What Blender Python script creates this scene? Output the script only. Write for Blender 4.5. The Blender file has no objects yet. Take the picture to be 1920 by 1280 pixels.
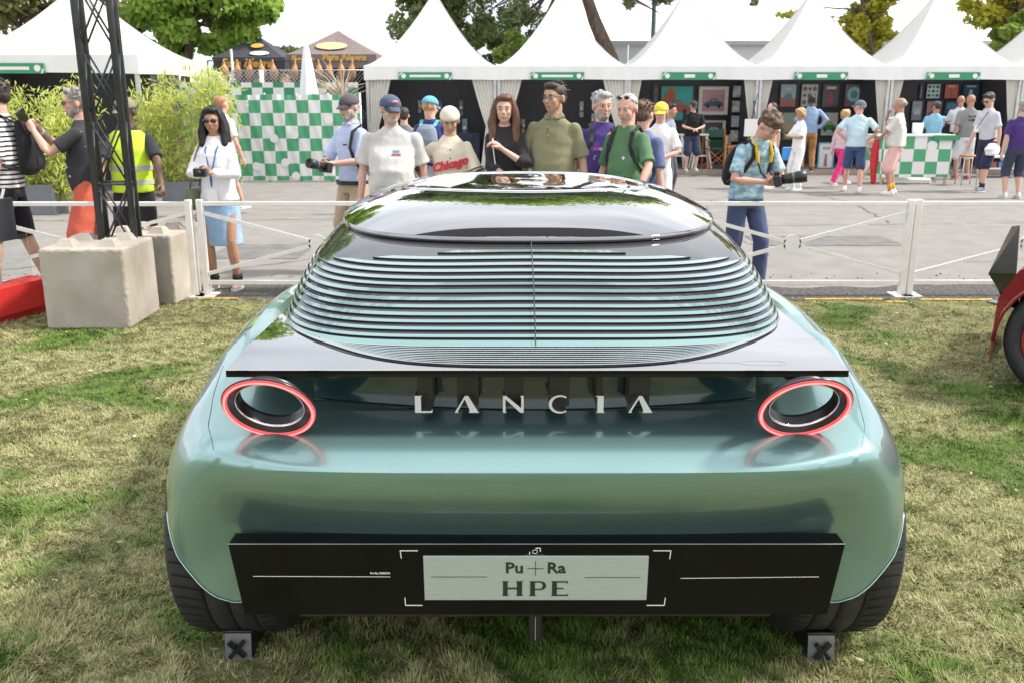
import bpy, bmesh, math, random
import numpy as np
from mathutils import Vector, Matrix, Euler, Quaternion
random.seed(7); np.random.seed(7)
rnd = random.Random(11)
SC = bpy.context.scene
COL = SC.collection
R = math.radians
pi = math.pi

# ------------------------------------------------------------------ camera, sky, sun, exposure
CAM_H, PITCH, FPX = 1.66, R(15.0), 1700.0
cd = bpy.data.cameras.new('camera'); cam = bpy.data.objects.new('camera', cd); COL.objects.link(cam)
cam.location = (0, 0, CAM_H); cam.rotation_euler = (pi/2 - PITCH, 0, 0)
cd.sensor_width = 36.0; cd.lens = FPX/1920*36.0; cd.clip_start = 0.05; cd.clip_end = 1500
cd.dof.use_dof = True; cd.dof.focus_distance = 2.9; cd.dof.aperture_fstop = 9.0
SC.camera = cam

SUN_EL, SUN_AZ = R(48), R(87)          # azimuth measured from +Y (ahead of the camera) towards +X (right)
w = bpy.data.worlds.new("World"); SC.world = w; w.use_nodes = True
nt = w.node_tree; nt.nodes.clear()
wo = nt.nodes.new('ShaderNodeOutputWorld'); bg = nt.nodes.new('ShaderNodeBackground')
sky = nt.nodes.new('ShaderNodeTexSky'); sky.sky_type = 'NISHITA'; sky.sun_disc = False
sky.sun_elevation = SUN_EL; sky.sun_rotation = SUN_AZ; sky.dust_density = 4.0; sky.air_density = 1.4; sky.ozone_density = 1.0
tc = nt.nodes.new('ShaderNodeTexCoord'); mp = nt.nodes.new('ShaderNodeMapping'); mp.inputs['Scale'].default_value = (1, 1, 2.6)
nz = nt.nodes.new('ShaderNodeTexNoise'); nz.inputs['Scale'].default_value = 2.2; nz.inputs['Detail'].default_value = 7
cr = nt.nodes.new('ShaderNodeValToRGB')
cr.color_ramp.elements[0].position = 0.30; cr.color_ramp.elements[0].color = (7.6, 8.3, 9.6, 1)
cr.color_ramp.elements[1].position = 0.66; cr.color_ramp.elements[1].color = (15.5, 15.5, 15.8, 1)
mx = nt.nodes.new('ShaderNodeMix'); mx.data_type = 'RGBA'; mx.inputs[0].default_value = 0.82
nt.links.new(tc.outputs['Generated'], mp.inputs['Vector']); nt.links.new(mp.outputs[0], nz.inputs['Vector'])
nt.links.new(nz.outputs[0], cr.inputs[0]); nt.links.new(sky.outputs[0], mx.inputs[6]); nt.links.new(cr.outputs[0], mx.inputs[7])
nt.links.new(mx.outputs[2], bg.inputs[0]); nt.links.new(bg.outputs[0], wo.inputs[0]); bg.inputs[1].default_value = 0.11

sl = bpy.data.lights.new('sun', 'SUN'); so = bpy.data.objects.new('sun', sl); COL.objects.link(so)
sl.energy = 4.4; sl.angle = R(6.0); sl.color = (1.0, 0.95, 0.87)
sdir = Vector((math.sin(SUN_AZ)*math.cos(SUN_EL), math.cos(SUN_AZ)*math.cos(SUN_EL), math.sin(SUN_EL)))
so.rotation_euler = sdir.to_track_quat('Z', 'Y').to_euler(); so.location = (20, 10, 40)
SC.view_settings.view_transform = 'Standard'; SC.view_settings.look = 'None'
SC.view_settings.exposure = 0.4; SC.view_settings.gamma = 1.0
SC.view_settings.use_curve_mapping = False
try:
    SC.cycles.max_bounces = 8; SC.cycles.glossy_bounces = 5; SC.cycles.transmission_bounces = 6; SC.cycles.transparent_max_bounces = 12
except Exception: pass

# ------------------------------------------------------------------ measuring helpers (photo coordinates are 1920 x 1280)
_c, _s = math.cos(PITCH), math.sin(PITCH)
def at(px, py, D):
    """world point at forward distance D that is seen at px,py"""
    v = (py - 640)/FPX
    a = D*(_s + v*_c)/(_c - v*_s)
    z = D*_c + a*_s
    return Vector(((px - 960)/FPX*z, D, CAM_H - a))
def gnd(px, py, Z=0.0):
    v = (py - 640)/FPX; a = CAM_H - Z
    D = a*(_c - v*_s)/(_s + v*_c)
    z = D*_c + a*_s
    return Vector(((px - 960)/FPX*z, D, Z))
def scale_at(D, Z=0.0):
    return FPX/(D*_c + (CAM_H - Z)*_s)

# ------------------------------------------------------------------ materials
MATS = {}
def mat(name, col, rough=0.6, metal=0.0, var=0.12, scale=8.0, bump=0.0, bscale=60.0, coat=0.0, spec=0.5,
        emit=None, estr=0.0, alpha=1.0, trans=0.0, sheen=0.0, col2=None, detail=4.0, stretch=None, bdist=0.01):
    if name in MATS: return MATS[name]
    m = bpy.data.materials.new(name); m.use_nodes = True; n = m.node_tree; L = n.links
    b = n.nodes['Principled BSDF']
    tcn = n.nodes.new('ShaderNodeTexCoord'); src = tcn.outputs['Object']
    if stretch:
        mpn = n.nodes.new('ShaderNodeMapping'); mpn.inputs['Scale'].default_value = stretch
        L.new(src, mpn.inputs[0]); src = mpn.outputs[0]
    nn = n.nodes.new('ShaderNodeTexNoise'); nn.inputs['Scale'].default_value = scale; nn.inputs['Detail'].default_value = detail
    L.new(src, nn.inputs['Vector'])
    rp = n.nodes.new('ShaderNodeValToRGB')
    c = np.array(col[:3], float)
    lo = c*(1 - var) if col2 is None else c
    hi = np.minimum(c*(1 + var), 1.0) if col2 is None else np.array(col2[:3], float)
    rp.color_ramp.elements[0].position = 0.32; rp.color_ramp.elements[0].color = (*lo, 1)
    rp.color_ramp.elements[1].position = 0.68; rp.color_ramp.elements[1].color = (*hi, 1)
    L.new(nn.outputs[0], rp.inputs[0]); L.new(rp.outputs[0], b.inputs['Base Color'])
    b.inputs['Roughness'].default_value = rough; b.inputs['Metallic'].default_value = metal
    b.inputs['Coat Weight'].default_value = coat; b.inputs['Coat Roughness'].default_value = 0.02
    b.inputs['Specular IOR Level'].default_value = spec
    b.inputs['Alpha'].default_value = alpha; b.inputs['Transmission Weight'].default_value = trans
    b.inputs['Sheen Weight'].default_value = sheen
    if emit: b.inputs['Emission Color'].default_value = (*emit, 1); b.inputs['Emission Strength'].default_value = estr
    if bump > 0:
        n2 = n.nodes.new('ShaderNodeTexNoise'); n2.inputs['Scale'].default_value = bscale; n2.inputs['Detail'].default_value = 5
        bp = n.nodes.new('ShaderNodeBump'); bp.inputs['Strength'].default_value = bump; bp.inputs['Distance'].default_value = bdist
        L.new(src, n2.inputs['Vector']); L.new(n2.outputs[0], bp.inputs['Height']); L.new(bp.outputs[0], b.inputs['Normal'])
    MATS[name] = m
    return m
def cloth(name, col, **k):
    k.setdefault('rough', 0.85); k.setdefault('bump', 0.5); k.setdefault('bscale', 14.0); k.setdefault('bdist', 0.02)
    k.setdefault('var', 0.10); k.setdefault('scale', 5.0); k.setdefault('sheen', 0.1); k.setdefault('spec', 0.2)
    return mat(name, col, **k)
def glow_of(m): return m

# ------------------------------------------------------------------ object helpers
def tag(o, label=None, cat=None, group=None, kind=None):
    if label: o['label'] = label
    if cat: o['category'] = cat
    if group: o['group'] = group
    if kind: o['kind'] = kind
    return o
def thing(name, label, cat, loc=(0, 0, 0), rz=0.0, group=None):
    o = bpy.data.objects.new(name, None); COL.objects.link(o); o.empty_display_size = 0.1
    o.location = loc; o.rotation_euler = (0, 0, rz)
    return tag(o, label, cat, group)
def link(name, me, parent=None, loc=None, rot=None):
    o = bpy.data.objects.new(name, me); COL.objects.link(o)
    if parent: o.parent = parent
    if loc is not None: o.location = loc
    if rot is not None: o.rotation_euler = rot
    return o
def mesh(name, V, F, m, smooth=False, mi=None):
    me = bpy.data.meshes.new(name); me.from_pydata([tuple(v) for v in V], [], [tuple(f) for f in F]); me.update()
    for k in (m if isinstance(m, (list, tuple)) else [m]): me.materials.append(k)
    if smooth: me.polygons.foreach_set('use_smooth', [True]*len(me.polygons))
    if mi is not None: me.polygons.foreach_set('material_index', list(mi))
    return me
class MB:
    """collects shapes that become ONE mesh"""
    def __init__(s): s.V = []; s.F = []; s.M = []; s.m = 0; s.S = []; s.sm = False
    def add(s, V, F):
        o = len(s.V); s.V += [tuple(v) for v in V]
        for f in F: s.F.append(tuple(i + o for i in f)); s.M.append(s.m); s.S.append(s.sm)
        return s
    def box(s, x0, x1, y0, y1, z0, z1, M=None, bev=0.0):
        if bev > 0:
            V = []
            for sx, X in ((-1, x0), (1, x1)):
                for sy, Y in ((-1, y0), (1, y1)):
                    for sz, Z in ((-1, z0), (1, z1)):
                        V += [(X, Y - sy*bev, Z - sz*bev), (X - sx*bev, Y, Z - sz*bev), (X - sx*bev, Y - sy*bev, Z)]
            bm = bmesh.new()
            for v in V: bm.verts.new(v)
            r = bmesh.ops.convex_hull(bm, input=bm.verts)
            bm.verts.ensure_lookup_table()
            V = [v.co.copy() for v in bm.verts]; F = [[v.index for v in f.verts] for f in bm.faces]
            bm.verts.index_update(); F = [[v.index for v in f.verts] for f in bm.faces]; bm.free()
        else:
            V = [Vector((x, y, z)) for x in (x0, x1) for y in (y0, y1) for z in (z0, z1)]
            F = [(0, 1, 3, 2), (4, 6, 7, 5), (0, 4, 5, 1), (2, 3, 7, 6), (0, 2, 6, 4), (1, 5, 7, 3)]
        if M is not None: V = [M @ Vector(v) for v in V]
        return s.add(V, F)
    def tube(s, pts, rad, n=8, caps=True):
        pts = [Vector(p) for p in pts]; k = len(pts)
        rads = rad if isinstance(rad, (list, tuple)) else [rad]*k
        V = []; F = []; up = None
        for i, p in enumerate(pts):
            d = (pts[min(i+1, k-1)] - pts[max(i-1, 0)])
            if d.length < 1e-9: d = Vector((0, 0, 1))
            d.normalize()
            if up is None:
                up = Vector((0, 0, 1)) if abs(d.z) < 0.9 else Vector((1, 0, 0))
            a = (up - d*up.dot(d))
            if a.length < 1e-6: a = d.orthogonal()
            a.normalize(); b = d.cross(a); up = a
            for j in range(n):
                t = 2*pi*j/n; V.append(p + (a*math.cos(t) + b*math.sin(t))*rads[i])
        for i in range(k-1):
            for j in range(n):
                F.append((i*n+j, i*n+(j+1) % n, (i+1)*n+(j+1) % n, (i+1)*n+j))
        if caps: F.append(tuple(range(n))[::-1]); F.append(tuple((k-1)*n+j for j in range(n)))
        o = s.sm; s.sm = n > 5; s.add(V, F); s.sm = o; return s
    def bar(s, a, b, w, h, up=(0, 0, 1)):
        a = Vector(a); b = Vector(b); d = (b-a).normalized(); u = Vector(up); u = (u - d*u.dot(d))
        if u.length < 1e-5: u = Vector((0, 1, 0)); u = (u - d*u.dot(d))
        u.normalize(); r = d.cross(u)
        V = [p + r*sx*w/2 + u*sz*h/2 for p in (a, b) for sx, sz in ((-1, -1), (1, -1), (1, 1), (-1, 1))]
        return s.add(V, [(0, 1, 2, 3), (7, 6, 5, 4), (0, 4, 5, 1), (1, 5, 6, 2), (2, 6, 7, 3), (3, 7, 4, 0)])
    def ball(s, c, r, nu=12, nv=8, M=None):
        r = (r, r, r) if not hasattr(r, '__len__') else r
        V = []; F = []
        for i in range(nv+1):
            t = pi*i/nv
            for j in range(nu):
                p = 2*pi*j/nu; v = Vector((math.sin(t)*math.cos(p)*r[0], math.sin(t)*math.sin(p)*r[1], math.cos(t)*r[2]))
                if M is not None: v = M @ v
                V.append(v + Vector(c))
        for i in range(nv):
            for j in range(nu):
                F.append((i*nu+j, (i+1)*nu+j, (i+1)*nu+(j+1) % nu, i*nu+(j+1) % nu))
        o = s.sm; s.sm = True; s.add(V, F); s.sm = o; return s
    def lathe(s, prof, n=24, M=None, c=(0, 0, 0)):
        V = []; F = []; k = len(prof)
        for r, z in prof:
            for j in range(n):
                t = 2*pi*j/n; v = Vector((r*math.cos(t), r*math.sin(t), z))
                if M is not None: v = M @ v
                V.append(v + Vector(c))
        for i in range(k-1):
            for j in range(n): F.append((i*n+j, i*n+(j+1) % n, (i+1)*n+(j+1) % n, (i+1)*n+j))
        o = s.sm; s.sm = True; s.add(V, F); s.sm = o; return s
    def disc(s, r, th, M=None, c=(0, 0, 0), n=24):
        V = [Vector((r*math.cos(2*pi*k/n), r*math.sin(2*pi*k/n), z)) for z in (0, th) for k in range(n)]
        if M is not None: V = [M @ v for v in V]
        V = [v+Vector(c) for v in V]
        return s.add(V, [tuple(range(n))[::-1], tuple(range(n, 2*n))]+[(i, (i+1) % n, (i+1) % n+n, i+n) for i in range(n)])
    def prism(s, poly, y0, y1, M=None):
        """polygon in x,z extruded along y"""
        n = len(poly)
        V = [Vector((x, y0, z)) for x, z in poly] + [Vector((x, y1, z)) for x, z in poly]
        if M is not None: V = [M @ v for v in V]
        F = [tuple(range(n)), tuple(range(2*n-1, n-1, -1))] + [(i, i+n, (i+1) % n+n, (i+1) % n) for i in range(n)]
        return s.add(V, F)
    def grid(s, G):
        nr, nc = len(G), len(G[0]); V = [p for r in G for p in r]
        F = [(i*nc+j, i*nc+j+1, (i+1)*nc+j+1, (i+1)*nc+j) for i in range(nr-1) for j in range(nc-1)]
        return s.add(V, F)
    def mesh(s, name, m):
        me = bpy.data.meshes.new(name); me.from_pydata(s.V, [], s.F); me.update()
        for k in (m if isinstance(m, (list, tuple)) else [m]): me.materials.append(k)
        me.polygons.foreach_set('material_index', s.M); me.polygons.foreach_set('use_smooth', s.S)
        return me
    def build(s, name, m, parent=None, loc=None, rot=None):
        return link(name, s.mesh(name, m), parent, loc, rot)
def fix_normals(o):
    bm = bmesh.new(); bm.from_mesh(o.data); bmesh.ops.remove_doubles(bm, verts=bm.verts, dist=1e-5)
    bmesh.ops.recalc_face_normals(bm, faces=bm.faces); bm.to_mesh(o.data); bm.free(); return o
def copy_tree(o, parent=None):
    c = o.copy(); COL.objects.link(c); c.parent = parent
    for ch in list(o.children): copy_tree(ch, c)
    return c
def text_mesh(body, size, depth, m, parent=None, name='lettering', loc=(0, 0, 0), rot=(pi/2, 0, 0), align='CENTER', spacing=1.0, sx=1.0, shear=0.0, bold=0.0):
    cu = bpy.data.curves.new('t', 'FONT'); cu.body = body; cu.size = size; cu.extrude = depth; cu.align_x = align; cu.align_y = 'CENTER'
    cu.space_character = spacing; cu.shear = shear; cu.resolution_u = 2; cu.offset = bold
    ob = bpy.data.objects.new('t', cu); COL.objects.link(ob)
    dg = bpy.context.evaluated_depsgraph_get(); me = bpy.data.meshes.new_from_object(ob.evaluated_get(dg))
    COL.objects.unlink(ob); bpy.data.objects.remove(ob); bpy.data.curves.remove(cu)
    if sx != 1.0:
        for v in me.vertices: v.co.x *= sx
    me.name = name; me.materials.clear(); me.materials.append(m)
    return link(name, me, parent, loc, rot)
def interp(x, xs, ys): return float(np.interp(x, xs, ys))
def sstep(a, b, x):
    t = min(max((x-a)/(b-a), 0), 1); return t*t*(3-2*t)
# ================================================================== THE TEAL COUPE
CX, CY = 0.066, 2.69
car = thing('concept_car', 'pale teal concept coupe seen from behind, black louvred tail and round red lights', 'car', (CX, CY, 0))
def cl(V): return [(v[0], v[1]-CY, v[2]) for v in V]      # from camera distances to car coordinates
def cpart(mb, name, m, parent=None, smooth=None):
    mb.V = cl(mb.V)
    if smooth is not None: mb.S = [smooth]*len(mb.F)
    return mb.build(name, m, parent or car)
def paint_material():
    m = bpy.data.materials.new('teal_paint'); m.use_nodes = True; n = m.node_tree; b = n.nodes['Principled BSDF']; L = n.links
    tcn = n.nodes.new('ShaderNodeTexCoord')
    vo = n.nodes.new('ShaderNodeTexNoise'); vo.inputs['Scale'].default_value = 900; vo.inputs['Detail'].default_value = 1
    L.new(tcn.outputs['Object'], vo.inputs['Vector'])
    rp = n.nodes.new('ShaderNodeValToRGB'); rp.color_ramp.elements[0].color = (0.165, 0.295, 0.285, 1); rp.color_ramp.elements[1].color = (0.265, 0.425, 0.412, 1)
    L.new(vo.outputs[0], rp.inputs[0]); L.new(rp.outputs[0], b.inputs['Base Color'])
    b.inputs['Metallic'].default_value = 0.72; b.inputs['Roughness'].default_value = 0.30
    b.inputs['Coat Weight'].default_value = 1.0; b.inputs['Coat Roughness'].default_value = 0.015
    ns = n.nodes.new('ShaderNodeTexNoise'); ns.inputs['Scale'].default_value = 2.5; ns.inputs['Detail'].default_value = 2
    bp = n.nodes.new('ShaderNodeBump'); bp.inputs['Strength'].default_value = 0.08; bp.inputs['Distance'].default_value = 0.02
    L.new(tcn.outputs['Object'], ns.inputs['Vector']); L.new(ns.outputs[0], bp.inputs['Height']); L.new(bp.outputs[0], b.inputs['Coat Normal'])
    return m
M_paint = paint_material()
M_gloss = mat('black_gloss', (0.010, 0.010, 0.012), rough=0.03, var=0.1, coat=1.0, spec=1.0)
M_gloss.node_tree.nodes['Principled BSDF'].inputs['Coat IOR'].default_value = 2.6
M_black = mat('satin_black', (0.012, 0.012, 0.013), rough=0.35, var=0.2)
M_trim = mat('black_trim', (0.02, 0.02, 0.021), rough=0.25, var=0.2, spec=0.5)
M_board = mat('bumper_black', (0.004, 0.004, 0.005), rough=0.16, spec=.2, var=0.3, bump=0.05, bscale=300)
M_rubber = mat('tyre_rubber', (0.022, 0.022, 0.023), rough=0.62, var=0.25, scale=30, bump=0.2, bscale=200)
M_chrome = mat('chrome', (0.82, 0.83, 0.85), rough=0.07, metal=1.0, var=0.03)
M_carbon = mat('carbon', (0.02, 0.02, 0.02), rough=0.25, var=0.6, scale=140, coat=0.6, stretch=(1, 0.2, 2))
M_red = mat('tail_light_red', (0.8, 0.05, 0.06), rough=0.25, emit=(1.0, 0.06, 0.07), estr=0.8, var=0.02)
M_redhot = mat('tail_light_core', (1, 0.3, 0.3), rough=0.25, emit=(1.0, 0.24, 0.24), estr=1.0, var=0.02)
M_glassdark = mat('smoked_glass', (0.035, 0.034, 0.038), rough=0.02, var=0.1, spec=0.38, scale=2)
M_white = mat('white_print', (0.8, 0.79, 0.76), rough=0.5, var=0.03)
M_plate = mat('brushed_plate', (0.44, 0.50, 0.47), rough=0.42, metal=0.35, var=0.10, scale=60, stretch=(0.3, 1, 14), detail=6)

# ---- plan outline of the body and its top height field
TD = 2.13
def body_w(D): return interp(D, [2.2, 2.8, 3.1, 3.5, 4.2, 5.2, 6.0, 6.9], [1.062, 1.072, 1.075, 1.055, 1.02, 1.05, 1.07, 1.0])
def fender_z(D): return interp(D, [2.13, 2.18, 2.25, 2.35, 2.50, 2.65, 2.80, 3.0, 3.3, 4.0, 5.0, 6.2, 6.9], [0.745, 0.775, .803, .836, 0.88, 0.925, 0.960, 0.985, 0.995, 0.985, 0.95, 0.86, 0.74])
def shelf_z(D): return interp(D, [TD, TD+.02, TD+.05, TD+.08, TD+.10, TD+.12, TD+.15, TD+.20, 2.75, 3.2, 6.9], [0.745, 0.7552, 0.7705, 0.7848, 0.7925, 0.7980, 0.8022, 0.8035, 0.803, 0.80, 0.74])
def top_z(x, D):
    x = abs(x); f = sstep(0.60, 0.93, x)
    zz = shelf_z(D)*(1-f) + fender_z(D)*f
    return zz + 0.012*sstep(0.3, 0.8, x)*sstep(2.4, 2.6, D)*(1-f)
outl = []
for i in range(61):
    u = math.sin(pi/2*i/60); x = 1.062*u
    if u > 0.9999: D = TD+.52
    else: D = TD + 0.52*(1-(1-u**4.6)**(1/4.6)) + 0.012*u*u
    outl.append((x, D))
for D in np.linspace(TD+.56, 6.2, 60): outl.append((body_w(D), D))
for i in range(1, 31):
    t = pi/2*i/30; outl.append((body_w(6.2)*math.cos(t)**0.8 if i < 30 else 0.0, 6.2+0.75*math.sin(t)**0.9))
def bottom_z(x, D):
    if D < TD+.52: return interp(x, [0, .85, .90, .94, 1.0, 1.03, 1.045, 1.055, 1.062], [0.28, .282, .308, .346, .428, .51, .57, .61, .64])
    def arch(ax):
        d = abs(D-ax); return 0.0 if d > 0.47 else 0.30+math.sqrt(max(0.47**2-d*d, 0))
    if D < 2.69+0.3 : return 0.66
    return max(0.22, arch(2.69), arch(5.75))
cols = []
taus = [0, .004, .01, .018, .028, .04, .055, .075, .10, .125, .155, .19, .23, .27, .31, .35, .40, .46, .52, .6, .72, .86, 1.0]
for (x, D) in outl:
    cx_ = 0.0; cD = min(max(D, 3.0), 6.0)
    k = sstep(0.84, 1.06, abs(x)) if D < TD+.53 else 1.0
    ze = 0.745*(1-k) + 0.53*k if D < 6.2 else 0.53
    rho = 0.02*(1-k) + 0.27*k
    col_ = []
    zb = bottom_z(x, D)
    nx, nD = (x-cx_), (D-cD); ln = math.hypot(nx, nD) or 1; nx /= ln; nD /= ln
    zb = min(zb, ze-0.005)
    rear = 1-k
    for q in (0, .08, .2, .32, .45, .57, .68, .78, .87, .94, .98, 1.0):
        zz = zb + (ze-zb)*q
        off = .145*sstep(0, .30, ze-zz)*(1-.75*sstep(.75, 1.0, x))*(1-sstep(.98, 1.05, x)) + (0.04*(1-q)**2 if D > TD+.3 else 0)
        col_.append((x, D + off, zz) if D < TD+.53 else (x - nx*off, D, zz))
    ztE = None
    for t in taus[1:]:
        xx = x + (cx_-x)*t; DD = D + (cD-D)*t; de = t*ln
        u = min(de/rho, 1.0); g = (1-(1-u)**2.4)**(1/2.4)
        zt = top_z(xx, DD)
        if D >= 6.2: zt = min(zt, interp(DD, [5.5, 6.9], [0.93, 0.74]))
        col_.append((xx, DD, ze + (zt-ze)*g if g < 1 else zt))
    cols.append(col_)
left = [[(-p[0], p[1], p[2]) for p in c] for c in cols[1:]][::-1]
mb = MB(); mb.grid(left + cols)
body = cpart(mb, 'body', M_paint, smooth=True)
bm = bmesh.new(); bm.from_mesh(body.data); bmesh.ops.remove_doubles(bm, verts=bm.verts, dist=1e-5)
bmesh.ops.recalc_face_normals(bm, faces=bm.faces)
for e in bm.edges:
    if len(e.link_faces) == 2 and e.calc_face_angle(0) > R(24): e.smooth = False
bm.to_mesh(body.data); bm.free()
# bright edge line along the body's lower rim
mb = MB()
rim = [(c[0][0], c[0][1]-0.004, c[0][2]) for c in cols[:60]]
mb.tube([(-p[0], p[1], p[2]) for p in rim[::-1]] + rim[1:], 0.0018, 6)
cpart(mb, 'rim_strip', mat('pale_edge', (0.45, 0.60, 0.56), rough=0.25, metal=0.5))
# floor of the car
mb = MB(); mb.box(-0.99, 0.99, 2.42, 6.7, 0.17, 0.30); cpart(mb, 'underbody', M_black)
mb = MB(); mb.box(-0.68, 0.68, 2.30, 2.42, 0.225, 0.33, bev=0.01); cpart(mb, 'diffuser', M_carbon)
# inner wheel housing
for s in (-1, 1):
    mb = MB(); mb.box(min(s*.62, s*.69), max(s*.62, s*.69), 2.36, 3.1, 0.25, 0.70); cpart(mb, 'wheel_housing', M_black)

# ---- wheels
def wheel(s, D, mir=1):
    rt, xo, xi = 0.378, 1.068, 0.735
    me_prof = [(rt-.10, xi), (rt-.05, xi), (rt-.012, xi+.03)]
    ribs = [xi+.03, xi+.085, xi+.095, xi+.15, xi+.16, xi+.215, xi+.225, xi+.27]
    for i, a in enumerate(ribs):
        if i in (1, 3, 5): me_prof += [(rt, a), (rt-.012, a+.0005)]
        elif i in (2, 4, 6): me_prof += [(rt-.012, a-.0005), (rt, a)]
        else: me_prof += [(rt-.004 if i else rt-.010, a)]
    me_prof += [(rt-.012, xo-.022), (rt-.035, xo-.006), (rt-.08, xo), (rt-.10, xo-.012)]
    M = Matrix.Rotation(pi/2, 4, 'Y')
    mb = MB(); mb.lathe(me_prof, 96, M=M)
    # cuts across the tread
    for k in range(60):
        t = 2*pi*k/60; c, sn = math.cos(t), math.sin(t)
        for (a0, a1, sk) in ((xi+.035, xi+.082, .03), (xi+.228, xo-.03, -.04)):
            p0 = Vector((a0, (rt+.0006)*c, (rt+.0006)*sn)); p1 = Vector((a1, (rt-.0005)*math.cos(t+sk), (rt-.0005)*math.sin(t+sk)))
            mb.m = 1; mb.bar(p0, p1, 0.004, 0.002, up=(0, c, sn)); mb.m = 0
    if s < 0: mb.V = [(-v[0], v[1], v[2]) for v in mb.V]; mb.F = [f[::-1] for f in mb.F]
    wh = mb.build('wheel', [M_rubber, mat('groove_black', (0.004, 0.004, 0.004), rough=0.9)], car, (0, D-CY, rt))
    mb = MB(); mb.lathe([(0.0, xo-.06), (.05, xo-.055), (.24, xo-.05), (.272, xo-.02), (.285, xo-.012), (.283, xo-.09)], 40, M=M)
    for k in range(10):
        t = 2*pi*k/10; mb.bar((xo-.04, .05*math.cos(t), .05*math.sin(t)), (xo-.03, .26*math.cos(t), .26*math.sin(t)), .04, .03, up=(1, 0, 0))
    if s < 0: mb.V = [(-v[0], v[1], v[2]) for v in mb.V]; mb.F = [f[::-1] for f in mb.F]
    mb.build('rim', mat('wheel_alloy', (0.3, 0.3, 0.31), rough=0.3, metal=0.9), wh)
for D in (2.697, 5.75):
    for s in (-1, 1): wheel(s, D)

# ---- spoiler deck
def deck_z(D): return interp(D, [2.262, 2.45, 2.8, 3.6], [0.977, 0.990, 0.995, 0.997])
G = []
for D in (2.262, 2.30, 2.36, 2.45, 2.6, 2.8, 3.0):
    hw = interp(D, [2.26, 2.6, 3.0], [0.812, 0.805, 0.80])
    G.append([(hw*t, D, deck_z(D)) for t in np.linspace(-1, 1, 25)])
mb = MB(); mb.sm = True; mb.grid(G); mb.sm = False
th = 0.017
mb.m = 1
mb.grid([[(p[0], p[1], p[2]) for p in G[0]], [(p[0], p[1]+.001, p[2]-.006) for p in G[0]]])
mb.grid([[(p[0], p[1]+.001, p[2]-.006) for p in G[0]], [(p[0], p[1]+.004, p[2]-.0075) for p in G[0]]])
mb.grid([[(p[0], p[1]+.004, p[2]-.0075) for p in G[0]], [(p[0], p[1]+.0, p[2]-.009) for p in G[0]]])
mb.grid([[(p[0], p[1]+.0, p[2]-.009) for p in G[0]], [(p[0], p[1]+.002, p[2]-.019) for p in G[0]]])
mb.grid([[(p[0], p[1]+.002, p[2]-.019) for p in G[0]], [(p[0]*.985, 2.60, deck_z(2.6)-.055) for p in G[0]]])
mb.m = 0
for s in (0, -1):
    e = [g[s] for g in G]; mb.grid([e, [(p[0], p[1], p[2]-th-.02*min(1, (p[1]-2.26)*3)) for p in e]])
sp = cpart(mb, 'spoiler', [M_gloss, mat('edge_black', (.012, .011, .010), rough=.3, spec=.25)]); 
mb = MB(); mb.tube([(-.811, 2.2612, .9775), (.811, 2.2612, .9775)], 0.0010, 5); cpart(mb, 'edge_strip', M_chrome, sp)
# faint oval line drawn on the deck
mb = MB(); ov = []
for i in range(41):
    t = 2*pi*i/40; ov.append((0.60+.062*math.cos(t), 2.315+.018*math.sin(t), deck_z(2.315+.018*math.sin(t))+.0006))
mb.tube(ov, 0.0003, 4); mb.tube([(.1, 2.318, deck_z(2.318)+.0006), (.54, 2.318, deck_z(2.318)+.0006)], .0004, 4)
cpart(mb, 'deck_marking', mat('pale_line', (0.3, 0.3, 0.31), rough=0.4), sp)

# rear panel under the spoiler and its seam
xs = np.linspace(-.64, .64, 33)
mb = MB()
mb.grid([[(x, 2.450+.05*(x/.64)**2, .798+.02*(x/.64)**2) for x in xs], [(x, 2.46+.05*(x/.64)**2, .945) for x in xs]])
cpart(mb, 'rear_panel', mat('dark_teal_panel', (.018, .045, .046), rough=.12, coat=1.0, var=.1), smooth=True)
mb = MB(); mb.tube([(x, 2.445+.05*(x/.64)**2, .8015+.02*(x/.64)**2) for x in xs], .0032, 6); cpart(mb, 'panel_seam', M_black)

# ---- smoked cabin glass (base curve -> roof edge)
def super_curve(phi, W, Dc, L, n, Lf=None):
    c, s = math.cos(phi), math.sin(phi)
    Lx = L if c >= 0 else (Lf or L)
    return (W*math.copysign(abs(s)**(2/n), s), Dc - Lx*math.copysign(abs(c)**(2/n), c))
def glass(t, phi):
    b = super_curve(phi, .820, 3.75, 1.30, 5.0, 2.1)
    a = super_curve(phi, .772, 4.31, 1.14, 3.0, 0.8)
    # sides need the same distance, so blend by fraction
    x = b[0]*(1-t)+a[0]*t; D = b[1]*(1-t)+a[1]*t
    zb = 0.985; zt = 1.180
    bul = 0.028*math.sin(pi*t)
    return Vector((x*(1+0.02*math.sin(pi*t)), D-0.03*math.sin(pi*t)*max(math.cos(phi), 0), zb+(zt-zb)*t+bul))
phis = [pi*i/120 for i in range(-120, 121)]
def pw(i):   # denser around the rear corners
    return phis[i]
mb = MB(); mb.grid([[glass(t, p) for p in phis] for t in np.linspace(-0.02, 1.0, 12)])
cabin = cpart(mb, 'cabin_glass', M_glassdark, smooth=True)
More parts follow.
